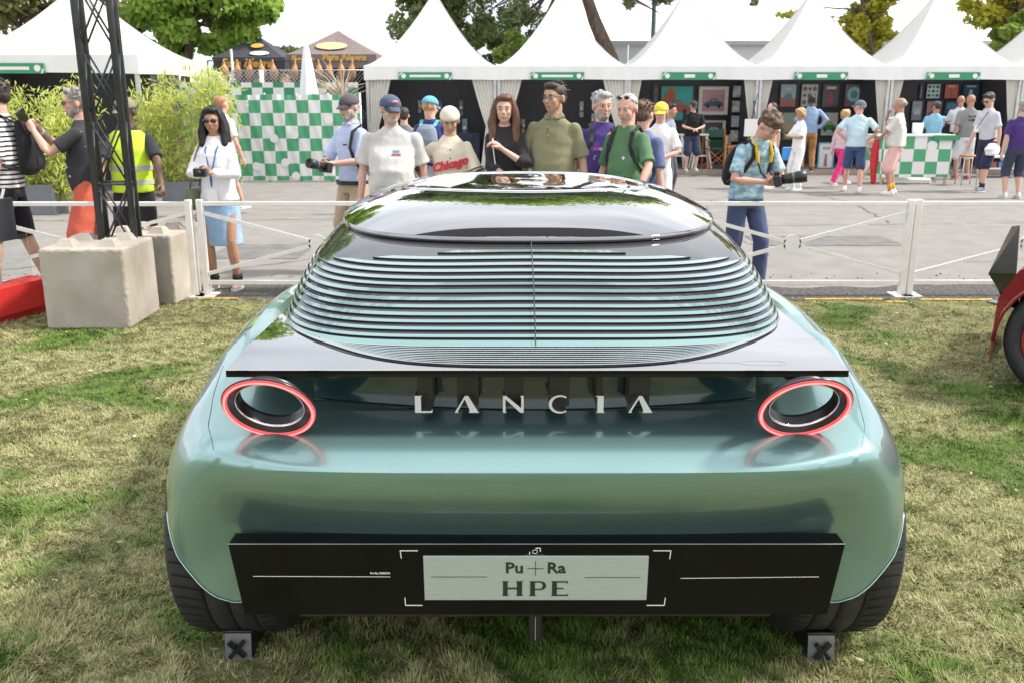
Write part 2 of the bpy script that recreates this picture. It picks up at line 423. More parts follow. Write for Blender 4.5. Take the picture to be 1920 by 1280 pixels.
# ---- roof
def roof_pt(r, phi):
    x, D = super_curve(phi, .79, 4.31, 1.20, 3.0, 0.85)
    x *= r; D = 4.31 + (D-4.31)*r
    z0 = 1.192
    crown = 0.104*(1-r**3.6)
    return Vector((x, D, z0 + crown + 0.010*math.sin(pi*min(r, 1))))
rs = [0.0001, .1, .2, .3, .4, .5, .6, .68, .76, .83, .89, .94, .975, .992, 1.0]
mb = MB()
rows = [[roof_pt(r, p) for p in phis] for r in rs]
rows.append([roof_pt(1.0, p)+Vector((0, 0, -.014)) for p in phis])
rows.append([Vector((p.x*.985, 4.31+(p.y-4.31)*.985, p.z-.006)) for p in rows[-1]])
mb.grid(rows)
roof = cpart(mb, 'roof', M_gloss, smooth=True)
# round roof window ring
mb = MB(); ring = []
def roof_z(x, D):
    lo, hi = 0.0, 1.0
    Lx = 1.20 if D < 4.31 else .85
    r = ((abs(x)/.79)**3 + (abs(D-4.31)/Lx)**3)**(1/3)
    return 1.192 + .104*(1-min(r, 1)**3.6) + .010*math.sin(pi*min(r, 1))
for i in range(81):
    t = 2*pi*i/80; x = .545*math.cos(t); D = 4.13+.44*math.sin(t); ring.append((x, D, roof_z(x, D)+.001))
mb.tube(ring, 0.0042, 6); cpart(mb, 'roof_window_ring', M_chrome, roof)

# ---- louvres
M_lou = M_paint
def louv_t(tc, x): return tc*(1-0.10*min(abs(x)/.8, 1)**2)
tcs = [.004, .058, .108, .158, .208, .266, .322, .386, .450, .508, .576, .646, .720, .805]
lim = [9]*10 + [.765, .72, .60, .42]
for i, tcv in enumerate(tcs):
    mb = MB(); wdt = (.43*(tcs[i+1]-tcs[i]) if i < 13 else .034) if i else 0.036
    pmax = R(108)
    ps = []
    N = 140
    for j in range(-N, N+1):
        ph = pmax*(j/N)
        x0 = glass(0.2, ph).x
        if abs(x0) > lim[i]: continue
        ps.append(ph)
    up_o, up_i, lo_o, lo_i = [], [], [], []
    for ph in ps:
        x0 = glass(0.2, ph).x; t0 = louv_t(tcv, x0)
        edge = min(1.0, (lim[i]-abs(x0))/.06) if lim[i] < 5 else 1.0
        wd = wdt*max(edge, .05)
        A = glass(t0, ph); B = glass(t0+wd, ph)
        du = (glass(t0+.05, ph)-A); dp = (glass(t0, ph+.01)-glass(t0, ph-.01))
        n = dp.cross(du).normalized()
        if n.z < 0: n = -n
        lo_o.append(A+n*.0055); up_o.append(B+n*.0045); lo_i.append(A+n*.001); up_i.append(B+n*.000)
    mb.m = 0; mb.grid([lo_o, up_o]); mb.m = 1; mb.grid([lo_i, lo_o]); mb.grid([up_o, up_i])
    cpart(mb, 'louvre', [M_lou, M_trim], smooth=False)
# fine ribs running down onto the deck
M_rib = mat('rib_pale', (0.34, 0.40, 0.40), rough=0.2, metal=0.6)
for k in range(10):
    f = (k+1)/10.5; n_ = 5.0-1.8*f; Dr = 2.45-0.168*f; Lk = 1.30+0.168*f-.12*f
    mb = MB(); lo, hi = [], []
    for j in range(-90, 91):
        ph = R(86)*j/90
        x, D = super_curve(ph, .815-.004*k, Dr+Lk, Lk, n_)
        if D < 2.266: continue
        z = deck_z(D)+.0015
        lo.append((x, D-.0026, z+.0035)); hi.append((x, D+.0026, z+.0042))
    mb.m = 0; mb.grid([lo, hi]); mb.m = 1; mb.grid([[(p[0], p[1], p[2]-.005) for p in lo], lo]); mb.grid([hi, [(p[0], p[1]+.001, p[2]-.005) for p in hi]])
    cpart(mb, 'deck_rib', [M_rib, M_trim])
# black carpet between the ribs
mb = MB(); G = []
for f in np.linspace(0, 1, 8):
    n_ = 5.0-1.8*f; Dr = 2.45-0.168*f; Lk = 1.30+.048*f
    G.append([(lambda q: (q[0], max(q[1], 2.264), deck_z(max(q[1], 2.264))+.0012))(super_curve(R(86)*j/60, .813, Dr+Lk, Lk, n_)) for j in range(-60, 61)])
mb.grid(G); cpart(mb, 'rib_base', M_trim)
# centre split
mb = MB(); mb.tube([glass(t, 0)+Vector((0, -.012, .012)) for t in np.linspace(0, 1, 14)], 0.0016, 5); cpart(mb, 'centre_seam', M_black)

# ---- tail lights
for s in (-1, 1):
    c = Vector((s*.688-.002, 2.208, .893))
    nrm = Vector((s*0.035, -math.cos(R(34)), -math.sin(R(34)))).normalized()
    M = nrm.to_track_quat('Z', 'Y').to_matrix().to_4x4()
    q_ = .895
    def LR(pr): return [(a_*q_, b_) for a_, b_ in pr]
    mb = MB(); mb.lathe(LR([(.094, -.030), (.100, -.020), (.134, -.001), (.1365, .002), (.1345, .005), (.130, .005)]), 72, M=M, c=c)
    mb.lathe(LR([(.120, .004), (.118, .001), (.101, -.006), (.099, -.010)]), 72, M=M, c=c)
    hs = cpart(mb, 'tail_light', M_trim)
    mb = MB(); mb.lathe(LR([(.1330, .0045), (.1310, .0095), (.1205, .0095), (.1185, .004)]), 72, M=M, c=c); cpart(mb, 'light_ring', M_red, hs)
    mb = MB(); mb.lathe(LR([(.1288, .0096), (.1278, .0108), (.1236, .0108), (.1226, .0096)]), 72, M=M, c=c); cpart(mb, 'light_core', M_redhot, hs)
    mb = MB(); mb.lathe(LR([(.1000, -.0065), (.0990, -.0035), (.0970, -.0045), (.0965, -.009)]), 72, M=M, c=c); cpart(mb, 'inner_bezel', M_chrome, hs)
    mb = MB(); mb.lathe(LR([(.0965, -.009), (.0940, -.030), (.0915, -.038), (.0925, -.039)]), 72, M=M, c=c); cpart(mb, 'inner_tube', M_black, hs)
    mb = MB(); mb.box(c.x-.03, c.x+.03, 2.235, 2.40, .945, .955); cpart(mb, 'bracket', M_gloss, hs)

# ---- badge letters
M_let = mat('letter_silver', (0.72, 0.70, 0.67), rough=0.35, metal=0.3, var=0.03)
M_let2 = mat('letter_side', (0.06, 0.05, 0.045), rough=0.2, var=0.2, coat=0.5)
def arc(cx, cz, r, a0, a1, n, sx=1): return [(cx+r*sx*math.cos(R(a0+(a1-a0)*i/n)), cz+r*math.sin(R(a0+(a1-a0)*i/n))) for i in range(n+1)]
def strip(outer, inner): return outer + inner[::-1]
LET = {
 'L': [[(0, 0), (.95, 0), (.98, .22), (.88, .10), (.34, .10), (.34, .94), (.42, 1), (0, 1), (.0, .94)]],
 'A': [[(-.02, 0), (.12, 0), (.50, .76), (.88, 0), (1.28, 0), (1.20, .06), (.72, 1), (.54, 1)], ],
 'N': [[(0, 0), (.20, 0), (.14, .08), (.14, .80), (.98, 0), (1.16, 0), (1.16, 1), (.96, 1), (1.02, .92), (1.02, .28), (.18, 1), (0, 1)]],
 'I': [[(.04, 0), (.52, 0), (.44, .08), (.44, .92), (.44, 1), (-.04, 1), (.10, .92), (.10, .08)]],
}
LET['C'] = [strip(arc(.62, .5, .54, 52, 308, 22, 1.15), arc(.66, .5, .44, 55, 305, 22, 1.12))]
LET['A'] = [[(-.02, 0), (.20, 0), (.15, .08), (.55, .80), (.80, .22), (.82, .08), (.76, 0), (1.36, 0), (1.28, .08), (.74, 1), (.56, 1)]]
H = .0485
def letter(ch, x0, z0, D, dep, parent, nm='badge_letter'):
    mb = MB()
    for poly in LET[ch]:
        P = [(x0+px*H, z0+pz*H) for px, pz in poly]
        n = len(P)
        mb.m = 0; mb.add([(x, D, z) for x, z in P], [tuple(range(n))])
        mb.m = 1
        mb.add([(x, D, z) for x, z in P] + [(x, D+dep, z) for x, z in P], [(i, (i+1) % n, (i+1) % n+n, i+n) for i in range(n)])
    return cpart(mb, nm, [M_let, M_let2], parent)
for ch, px in (('L', 778), ('A', 853), ('N', 943), ('C', 1029), ('I', 1117), ('A', 1179)):
    x0 = (at(px, 757, 2.33).x - CX)
    z0 = at(px, 773, 2.33).z
    letter(ch, x0, z0, 2.33, .045, None)
    wd = {'L': .05, 'A': .066, 'N': .06, 'C': .062, 'I': .025}[ch]
    mb = MB(); mb.box(x0+.004, x0+wd-.004, 2.373, 2.448, z0+.004, z0+.045); mb.box(x0+.004, x0+wd-.004, 2.36, 2.447, z0+.045, .942)
    cpart(mb, 'letter_mount', M_trim)

# ---- rear bumper board with number plate
bz0, bz1 = .286, .512
mb = MB()
P0 = [(-.803, 2.222, bz0), (.803, 2.222, bz0), (.826, 2.205, bz1-.004), (-.826, 2.205, bz1-.004)]
P1 = [(-.803, 2.30, bz0), (.803, 2.30, bz0), (.822, 2.262, bz1), (-.822, 2.262, bz1)]
mb.add(P0+P1, [(0, 1, 2, 3), (7, 6, 5, 4), (3, 2, 6, 7), (0, 4, 5, 1), (0, 3, 7, 4), (1, 5, 6, 2)])
board = cpart(mb, 'bumper_board', M_board)
mb = MB(); mb.tube([(-.8255, 2.2045, bz1-.003), (.8255, 2.2045, bz1-.003)], .0012, 5); cpart(mb, 'board_edge', mat('edge_grey', (.35, .35, .36), rough=.3, metal=.6), board)
def bd(z): return 2.222 + (2.205-2.222)*(z-bz0)/(bz1-.004-bz0)
tilt = math.atan2(2.222-2.205, bz1-.004-bz0)
def bpx(px, py):    # a point on the board's face in car coordinates
    p = at(px, py, 2.213); return (p.x-CX, p.z)
# plate
x0, z1 = bpx(794, 1038); x1, z0 = bpx(1212, 1124)
hw = (x1-x0)/2; hh = (z1-z0)/2; pc = ((x0+x1)/2, bd((z0+z1)/2)-.003, (z0+z1)/2)
mb = MB(); mb.box(-hw, hw, -.003, .003, -hh, hh, bev=.001)
plate = mb.build('number_plate', M_plate, board, (pc[0], pc[1]-CY, pc[2]), (tilt, 0, 0))
plate.data.name = 'number_plate'
M_ink = mat('plate_ink', (0.02, 0.022, 0.02), rough=.5)
pxm = (1212-794)/(2*hw)
def pl(px, py): return ((px-1003)/pxm, (1081-py)/pxm*1.0)
def ink(polys, name='plate_print', par=None, m=None, dep=.0008, y=-.0036):
    for P in polys:
        mb = MB(); mb.prism(P, y-dep, y); mb.build(name, m or M_ink, par or plate)
zr = (2*hh)/((1124-1038)/pxm)
x_, z_ = pl(980-1, 1061)
text_mesh('Pu', .047, .0004, M_ink, plate, 'plate_lettering', (pl(963, 0)[0], -.0038, pl(0, 1061)[1]*zr), bold=.0011, sx=1.06)
text_mesh('Ra', .047, .0004, M_ink, plate, 'plate_lettering', (pl(1041, 0)[0], -.0038, pl(0, 1061)[1]*zr), bold=.0011, sx=1.06)
def rct(ax, ay, bx, by): 
    p, q = pl(ax, ay), pl(bx, by); return [(p[0], q[1]*zr), (q[0], q[1]*zr), (q[0], p[1]*zr), (p[0], p[1]*zr)]
ink([rct(987, 1061, 1017, 1062), rct(1001.6, 1047, 1002.6, 1075), rct(808, 1077.3, 912, 1078), rct(1094, 1078.3, 1198, 1079)])
def hpe(ch, ax):
    H_ = {'H': [[(0, 0), (.40, 0), (.32, .06), (.32, .46), (.86, .46), (.86, .06), (.80, 0), (1.24, 0), (1.16, .06), (1.16, .94), (1.24, 1), (.80, 1), (.86, .94), (.86, .56), (.32, .56), (.32, .94), (.40, 1), (0, 1), (.05, .94), (.05, .06)]],
          'P': [[(0, 0), (.42, 0), (.33, .06), (.33, .94), (.33, 1), (0, 1), (.05, .94), (.05, .06)], strip([(.33, 1), (.62, 1)]+arc(.62, .70, .30, 90, -90, 10, 1.2)+[(.33, .40)], [(.33, .92), (.58, .92)]+arc(.60, .70, .22, 90, -90, 10, .8)+[(.33, .48)])],
          'E': [[(0, 0), (.98, 0), (1.0, .20), (.92, .08), (.33, .08), (.33, .47), (.72, .47), (.72, .55), (.33, .55), (.33, .92), (.88, .92), (.98, .82), (.96, 1), (0, 1), (.05, .94), (.05, .06)]]}[ch]
    h = 29/pxm*zr; x, z = pl(ax, 1115)
    return [[(x+px*h, z*zr+pz*h) for px, pz in P] for P in H_]
ink(hpe('H', 940)+hpe('P', 991)+hpe('E', 1032), 'plate_lettering')
# corner brackets, camera mark and fine lines on the board
def bline(ax, ay, bx, by, w=.0011):
    a = bpx(ax, ay); b = bpx(bx, by); mb = MB()
    mb.bar((a[0], bd(a[1])-.0009, a[1]), (b[0], bd(b[1])-.0009, b[1]), w*2, .0012, up=(0, 1, 0)); cpart(mb, 'board_line', M_white, board)
for s in ((750, 1029, 784, 1029), (751, 1029, 753, 1044), (1224, 1029, 1257, 1029), (1257, 1029, 1255, 1045),
          (760, 1136, 792, 1136), (760, 1136, 759, 1121), (1213, 1136, 1246, 1136), (1246, 1136, 1248, 1121)): bline(*s)
for s in ((475, 1079, 732, 1080, .0006), (1276, 1083, 1535, 1080, .0006), (993, 1031, 993, 1037), (993, 1037, 1001, 1037), (1004, 1024, 1013, 1024), (1013, 1024, 1013, 1031)): bline(*s)
a = bpx(1003, 1031); cyc = [(a[0]+.0068*math.cos(2*pi*i/16), bd(a[1])-.001, a[1]+.0055*math.sin(2*pi*i/16)) for i in range(17)]
mb = MB(); mb.tube(cyc, .0008, 4)
cpart(mb, 'camera_mark', M_white, board)
a = bpx(713, 1073)
text_mesh('Pu+Ra DESIGN', .0085, .0002, M_white, board, 'board_lettering', (a[0], bd(a[1])-.0012-CY, a[1]), rot=(pi/2+tilt, 0, 0), bold=.0002)
mb = MB(); a = bpx(985, 1036); b = bpx(1020, 1043); mb.box(a[0], b[0], 2.205, 2.212, b[1], a[1]); cpart(mb, 'plate_camera', M_gloss, board)
# centre lamp under the bumper
mb = MB(); mb.box(-.0195, .0195, 2.27, 2.30, .168, .262, bev=.003); fl = cpart(mb, 'fog_lamp', M_black)
mb = MB(); mb.box(-.0012, .0012, 2.267, 2.2695, .176, .25); cpart(mb, 'lamp_line', mat('dim_lamp', (.25, .25, .25), rough=.3), fl)

# folding black wheel stands
st = thing('wheel_stand', 'small black folding stand with X cut-out under the left rear tyre', 'stand', (0, 0, 0), group='black stands behind the rear tyres')
M_std = mat('stand_grey', (0.22, 0.22, 0.225), rough=.4, metal=.4, var=.2)
def stand_parts(t):
    mb = MB(); mb.box(-.040, .040, -.002, .002, 0, .088, M=Matrix.Rotation(R(-8), 4, 'X')); mb.build('plate', M_std, t)
    mb = MB()
    for sg in (1, -1): mb.bar((-.022, -.012, .044-.026*sg), (.022, -.006, .044+.026*sg), .013, .012, up=(0, 1, 0))
    mb.build('cross', M_black, t)
    mb = MB(); mb.tube([(-.044, 0.013, .092), (.044, .013, .092)], .006, 8); mb.build('hinge', M_black, t)
    mb = MB(); mb.add([(-.04, .012, .088), (.04, .012, .088), (.04, .20, .06), (-.04, .20, .06), (-.04, .012, 0), (.04, .012, 0), (.04, .2, 0), (-.04, .2, 0)],
                      [(0, 1, 2, 3), (4, 7, 6, 5), (0, 3, 7, 4), (1, 5, 6, 2), (2, 6, 7, 3)]); mb.build('wedge', M_black, t)
stand_parts(st); p = gnd(448, 1237); st.location = (p.x, p.y, 0)
st2 = copy_tree(st); st2['label'] = 'small black folding stand with X cut-out under the right rear tyre'; p = gnd(1538, 1241); st2.location = (p.x, p.y, 0)

# fine shut lines drawn on the body surface
from mathutils.bvhtree import BVHTree
_bv = BVHTree.FromPolygons([v.co.copy() for v in body.data.vertices], [tuple(p.vertices) for p in body.data.polygons])
def on_body(x, D, up=.0003):
    h = _bv.ray_cast(Vector((x, D-CY, 2.0)), Vector((0, 0, -1)))
    return Vector((x, D, (h[0].z if h[0] is not None else .8)+up))
for s in (-1, 1):
    pts = [on_body(s*x, D) for x, D in [(np.interp(t, [0, .35, .7, 1], [.935, .915, .885, .84]), np.interp(t, [0, .35, .7, 1], [2.62, 2.45, 2.30, 2.20])) for t in np.linspace(0, 1, 16)]]
    mb = MB(); mb.tube(pts, .0009, 5); cpart(mb, 'shut_line', mat('shut_line', (.05, .08, .08), rough=.5))
# ================================================================== GROUND
M_asph = mat('asphalt', (0.235, 0.222, 0.208), rough=0.9, var=0.10, scale=3.1, bump=0.6, bscale=110, spec=0.15, detail=12)
M_curb = mat('dusty_asphalt', (0.10, 0.095, 0.09), rough=0.95, var=0.45, scale=26, bump=0.6, bscale=120, spec=0.1, detail=8)
def lawn_material(name, blade):
    m = bpy.data.materials.new(name); m.use_nodes = True; n = m.node_tree; L = n.links; b = n.nodes['Principled BSDF']
    g = n.nodes.new('ShaderNodeNewGeometry')
    def noise(sc, det, x=1, y=1, off=0):
        mpn = n.nodes.new('ShaderNodeMapping'); mpn.inputs['Scale'].default_value = (x, y, 0.0); mpn.inputs['Location'].default_value = (off, off, 0)
        t = n.nodes.new('ShaderNodeTexNoise'); t.inputs['Scale'].default_value = sc; t.inputs['Detail'].default_value = det
        L.new(g.outputs['Position'], mpn.inputs[0]); L.new(mpn.outputs[0], t.inputs['Vector']); return t.outputs[0]
    dry = n.nodes.new('ShaderNodeValToRGB'); grn = n.nodes.new('ShaderNodeValToRGB'); sel = n.nodes.new('ShaderNodeValToRGB')
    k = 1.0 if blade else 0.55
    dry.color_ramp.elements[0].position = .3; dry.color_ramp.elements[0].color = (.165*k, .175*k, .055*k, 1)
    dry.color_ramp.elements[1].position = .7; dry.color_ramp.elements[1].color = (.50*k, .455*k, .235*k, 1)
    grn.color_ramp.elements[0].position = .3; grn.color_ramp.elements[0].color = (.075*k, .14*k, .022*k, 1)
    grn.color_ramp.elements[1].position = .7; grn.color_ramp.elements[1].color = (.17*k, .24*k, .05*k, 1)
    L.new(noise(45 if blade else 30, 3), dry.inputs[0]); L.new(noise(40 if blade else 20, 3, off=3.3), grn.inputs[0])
    sel.color_ramp.elements[0].position = .515; sel.color_ramp.elements[0].color = (0, 0, 0, 1)
    sel.color_ramp.elements[1].position = .62; sel.color_ramp.elements[1].color = (1, 1, 1, 1)
    L.new(noise(1.25, 7, 1.0, 1.0, 5.1), sel.inputs[0])
    # a second, tuft-scale mixture so that the patches have ragged edges
    s2 = n.nodes.new('ShaderNodeMath'); s2.operation = 'MULTIPLY_ADD'
    rn = noise(14, 4, off=9.0); m2 = n.nodes.new('ShaderNodeMath'); m2.operation = 'GREATER_THAN'; m2.inputs[1].default_value = 0.56
    L.new(rn, m2.inputs[0]); s2.inputs[1].default_value = 0.45
    L.new(m2.outputs[0], s2.inputs[0]); L.new(sel.outputs[0], s2.inputs[2]); s2.use_clamp = True
    mxn = n.nodes.new('ShaderNodeMix'); mxn.data_type = 'RGBA'
    L.new(s2.outputs[0], mxn.inputs[0]); L.new(dry.outputs[0], mxn.inputs[6]); L.new(grn.outputs[0], mxn.inputs[7])
    L.new(mxn.outputs[2], b.inputs['Base Color']); b.inputs['Roughness'].default_value = .8; b.inputs['Specular IOR Level'].default_value = .25
    if not blade:
        t = n.nodes.new('ShaderNodeTexNoise'); t.inputs['Scale'].default_value = 60; t.inputs['Detail'].default_value = 6
        bp = n.nodes.new('ShaderNodeBump'); bp.inputs['Strength'].default_value = 0.8; bp.inputs['Distance'].default_value = .02
        L.new(g.outputs['Position'], t.inputs['Vector']); L.new(t.outputs[0], bp.inputs['Height']); L.new(bp.outputs[0], b.inputs['Normal'])
    return m
D_EDGE = 7.56
def sheet(name, x0, x1, y0, y1, z, m, n=1):
    mb = MB(); mb.grid([[(x0+(x1-x0)*i/n, y, z) for i in range(n+1)] for y in (y0, y1)])
    return tag(mb.build(name, m), kind='structure')
sheet('ground', -300, 300, -60, 700, -0.012, mat('far_ground', (0.16, 0.15, 0.10), rough=1, var=.2, scale=.1))
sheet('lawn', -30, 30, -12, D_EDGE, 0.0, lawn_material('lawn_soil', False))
sheet('road', -60, 60, D_EDGE, 60, -0.004, M_asph)
# dark gravelly strip next to the grass, ragged on its far side
mb = MB(); row0, row1 = [], []
for i in range(161):
    x = -12+24*i/160; row0.append((x, D_EDGE-.02+.02*math.sin(x*7.3), 0.002)); row1.append((x, D_EDGE+.62+.10*math.sin(x*1.7)+.05*math.sin(x*9.1), 0.002))
mb.grid([row0, row1]); tag(mb.build('gravel_strip', M_curb), kind='structure')
M_yel = mat('worn_yellow', (0.50, 0.30, 0.055), rough=.8, var=.35, scale=18, detail=8, bump=.3)
def ragged_line(name, x0, x1, D, w_, m, z):
    mb = MB(); a, b = [], []; n = max(8, int((x1-x0)/.04)); q = random.Random(int(x0*100))
    for i in range(n+1):
        x = x0+(x1-x0)*i/n; a.append((x, D-w_/2*(1-.5*q.random()), z)); b.append((x, D+w_/2*(1-.5*q.random()), z))
    mb.grid([a, b]); return tag(mb.build(name, m), kind='structure')
for a, b, py in ((372, 446, 561), (1508, 1655, 562), (1662, 1700, 567), (1724, 1862, 563)):
    p = gnd(a, py); q = gnd(b, py); ragged_line('painted_line', p.x, q.x, p.y, .075, M_yel, .007)
for a, b in ((410, 560), (1400, 1530), (1560, 1630), (1660, 1900)):
    p = gnd(a, 384); q = gnd(b, 384); ragged_line('painted_line', p.x, q.x, p.y, .11, mat('faded_yellow', (0.36, 0.28, 0.14), rough=.9, var=.2), .004)
M_tar = mat('tar_seam', (0.085, 0.082, 0.08), rough=.8, var=.3, scale=9)
q = random.Random(12)
def crack(pts, w_, z=.003):
    a, b = [], []; P = []
    for i in range(len(pts)-1):
        n = max(2, int((Vector(pts[i+1])-Vector(pts[i])).length/.12))
        for j in range(n): P.append(Vector(pts[i]).lerp(Vector(pts[i+1]), j/n)+Vector((q.gauss(0, .018), q.gauss(0, .018))))
    for i, p in enumerate(P):
        d = (P[min(i+1, len(P)-1)]-P[max(i-1, 0)]).normalized(); n_ = Vector((-d.y, d.x)); ww = w_*q.uniform(.3, 1.2)
        a.append((p.x+n_.x*ww, p.y+n_.y*ww, z)); b.append((p.x-n_.x*ww, p.y-n_.y*ww, z))
    mb = MB(); mb.grid([a, b]); tag(mb.build('road_crack', M_tar), kind='structure')
crack([(-9, 12.6), (-2, 12.9), (3.5, 12.2), (9.5, 12.7)], .012); crack([(2.2, 8.4), (2.9, 10.1), (2.5, 12.3), (3.4, 15.5)], .009); crack([(-5.6, 8.4), (-4.2, 9.8), (-4.6, 12.6)], .009)
crack([(4.4, 9.3), (6.6, 9.9), (9, 9.5)], .008); crack([(5.2, 12.5), (5.6, 15), (5.0, 18.5)], .012); crack([(-2.8, 9.0), (-1.2, 10.4), (-1.6, 12.8), (-.9, 16)], .008)
M_patch = mat('road_patch', (0.15, 0.145, 0.14), rough=.92, var=.2, scale=5, bump=.6, bscale=110)
for x0, x1, y0, y1 in ((2.9, 4.6, 10.5, 11.3), (-3.3, -2.3, 9.6, 10.6)):
    mb = MB(); mb.grid([[(x0+(x1-x0)*i/12+.0*i, y0+.02*math.sin(i*2.1), .0005) for i in range(13)], [(x0+(x1-x0)*i/12, y1+.02*math.sin(i*1.3), .0005) for i in range(13)]]); tag(mb.build('road_patch', M_patch), kind='structure')
mb = MB()
for i in range(170):
    x = q.uniform(-3.6, 3.9); y = q.uniform(2.35, 7.4); a_ = q.uniform(0, 6.28); l_ = q.uniform(.008, .022); z = q.uniform(.018, .032)
    if abs(x) < .95 and 2.6 < y < 6.6: continue
    c_, s_ = math.cos(a_)*l_, math.sin(a_)*l_; mb.add([(x-c_, y-s_, z), (x+s_*.4, y-c_*.4, z+.004), (x+c_, y+s_, z+.003), (x-s_*.4, y+c_*.4, z)], [(0, 1, 2, 3)])
tag(mb.build('leaf_litter', mat('dry_litter', (.30, .19, .10), rough=.9, col2=(.62, .56, .46), scale=3)), kind='stuff')
# small pale scraps and stones on the road edge and lawn
mb = MB(); q = random.Random(4)
for i in range(420):
    x = q.uniform(-5.5, 5.5); y = q.uniform(D_EDGE+.02, D_EDGE+1.2); r = q.uniform(.004, .013)
    mb.ball((x, y, .004), (r*1.3, r, r*.6), 5, 3)
tag(mb.build('gravel', mat('pebbles', (.30, .28, .25), rough=.9, var=.4, scale=3)), kind='stuff')

# ------------------------------------------------------------------ grass blades
def blades(name, n, x0, x1, y0, y1, hmin, hmax, wd, m, seed, lie=0.9):
    g = np.random.default_rng(seed)
    # denser near the camera
    u = g.random(n); y = y0+(y1-y0)*u**1.35
    halfw = np.minimum(np.interp(y, [2.0, 7.6], [1.75, 5.0]), (x1-x0)/2)
    x = (g.random(n)*2-1)*halfw
    keep = ~((np.abs(x-CXG) < 0.80) & (y > 3.0) & (y < 6.3))
    x, y = x[keep], y[keep]; n = len(x)
    far = np.interp(y, [2, 7.6], [1.0, 1.7])
    cl1 = np.sin(x*23+3*np.sin(y*17))*np.sin(y*29+2*np.sin(x*19)); cl2 = np.sin(x*7.3+2*np.sin(y*5.1)+1.7)*np.sin(y*8.9+2*np.sin(x*6.3)); h = (hmin+(hmax-hmin)*g.random(n)**1.4)*(1+.45*cl1+.3*cl2)*np.interp(y, [2, 4], [1.25, 1])*np.interp(y, [2, 7.6], [1, .95]); az = g.normal(size=n)*1.0+3.5*np.sin(x*9+2.2*np.sin(y*7.7))+3*np.sin(y*11+2*np.sin(x*8.3)); l = lie*(0.35+0.9*g.random(n))
    dx, dy = np.cos(az), np.sin(az); wx, wy = -dy, dx; w_ = wd*(0.6+.8*g.random(n))*far
    V = np.zeros((n, 5, 3))
    for k, (t, ww) in enumerate(((0, 1.0), (0, -1.0), (.55, .8), (.55, -.8), (1, 0))):
        out = h*l*(t**1.5)*1.25; up = h*(t - .38*l*t*t)
        V[:, k, 0] = x+dx*out+wx*w_*ww/2; V[:, k, 1] = y+dy*out+wy*w_*ww/2; V[:, k, 2] = up
    me = bpy.data.meshes.new(name); me.vertices.add(n*5); me.vertices.foreach_set('co', V.reshape(-1).astype(np.float32))
    base = np.arange(n)[:, None]*5
    idx = np.concatenate([base+0, base+1, base+3, base+2, base+2, base+3, base+4], axis=1).reshape(-1)
    me.loops.add(n*7); me.loops.foreach_set('vertex_index', idx.astype(np.int32))
    me.polygons.add(n*2); ls = np.zeros(n*2, np.int32); ls[0::2] = np.arange(n)*7; ls[1::2] = np.arange(n)*7+4
    me.polygons.foreach_set('loop_start', ls)
    me.polygons.foreach_set('use_smooth', np.ones(n*2, bool))
    me.update(calc_edges=True); me.materials.append(m)
    return tag(link(name, me), kind='stuff', label='short patchy lawn grass, part straw-dry and part green', cat='grass')
CXG = 0.066
blades('grass', 430000, -5, 5, 2.05, D_EDGE+.03, .009, .027, .0027, lawn_material('grass_blades', True), 3)

# ================================================================== CROWD BARRIERS
M_rail = mat('barrier_white', (0.80, 0.77, 0.72), rough=.45, var=.05, scale=12)
fl_, fr_ = gnd(392, 553), gnd(1702, 557)
def barrier(x0, x1, D, label):
    L_ = x1-x0; t = thing('barrier', label, 'barrier', ((x0+x1)/2, D, 0), group='white metal barriers along the road'); h = L_/2-.035; H = .800
    for s in (-1, 1):
        mb = MB(); mb.box(s*h-.026, s*h+.026, -.026, .026, 0, H+.03, bev=.004); mb.build('post', M_rail, t)
        mb = MB(); mb.box(s*h-.085, s*h+.085, -.10, .10, 0, .010); mb.build('foot_plate', M_rail, t)
    for z in (H-.005, .115):
        mb = MB(); mb.box(-h+.027, h-.027, -.017, .017, z-.018, z+.018, bev=.003); mb.build('rail', M_rail, t)
    zc = .455
    for s in (-1, 1):
        for u in (-1, 1):
            mb = MB(); mb.bar((s*(h-.028), 0, zc+u*.262), (s*.06, 0, zc+u*.02), .026, .030); mb.build('brace', M_rail, t)
    mb = MB(); mb.disc(.076, .026, M=Matrix.Rotation(pi/2, 4, 'X'), c=(0, .013, zc)); mb.build('centre_disc', M_rail, t)
    return t
pitch_b = (fr_.x+.04-fl_.x)/3; Db = (fl_.y+fr_.y)/2+.02
xs0 = fl_.x-.04
barrier(xs0-pitch_b-.02, xs0-.02, Db-.02, 'white crossed barrier furthest left, behind the concrete blocks')
barrier(xs0, xs0+pitch_b, Db, 'white crossed barrier between the concrete blocks and the car')
barrier(xs0+pitch_b, xs0+2*pitch_b, Db, 'white crossed barrier hidden mostly behind the car cabin')
barrier(xs0+2*pitch_b, xs0+3*pitch_b, Db, 'white crossed barrier in front of the bending photographer')
barrier(xs0+3*pitch_b+.0, xs0+4*pitch_b, Db+.01, 'white crossed barrier furthest right, beside the red car')

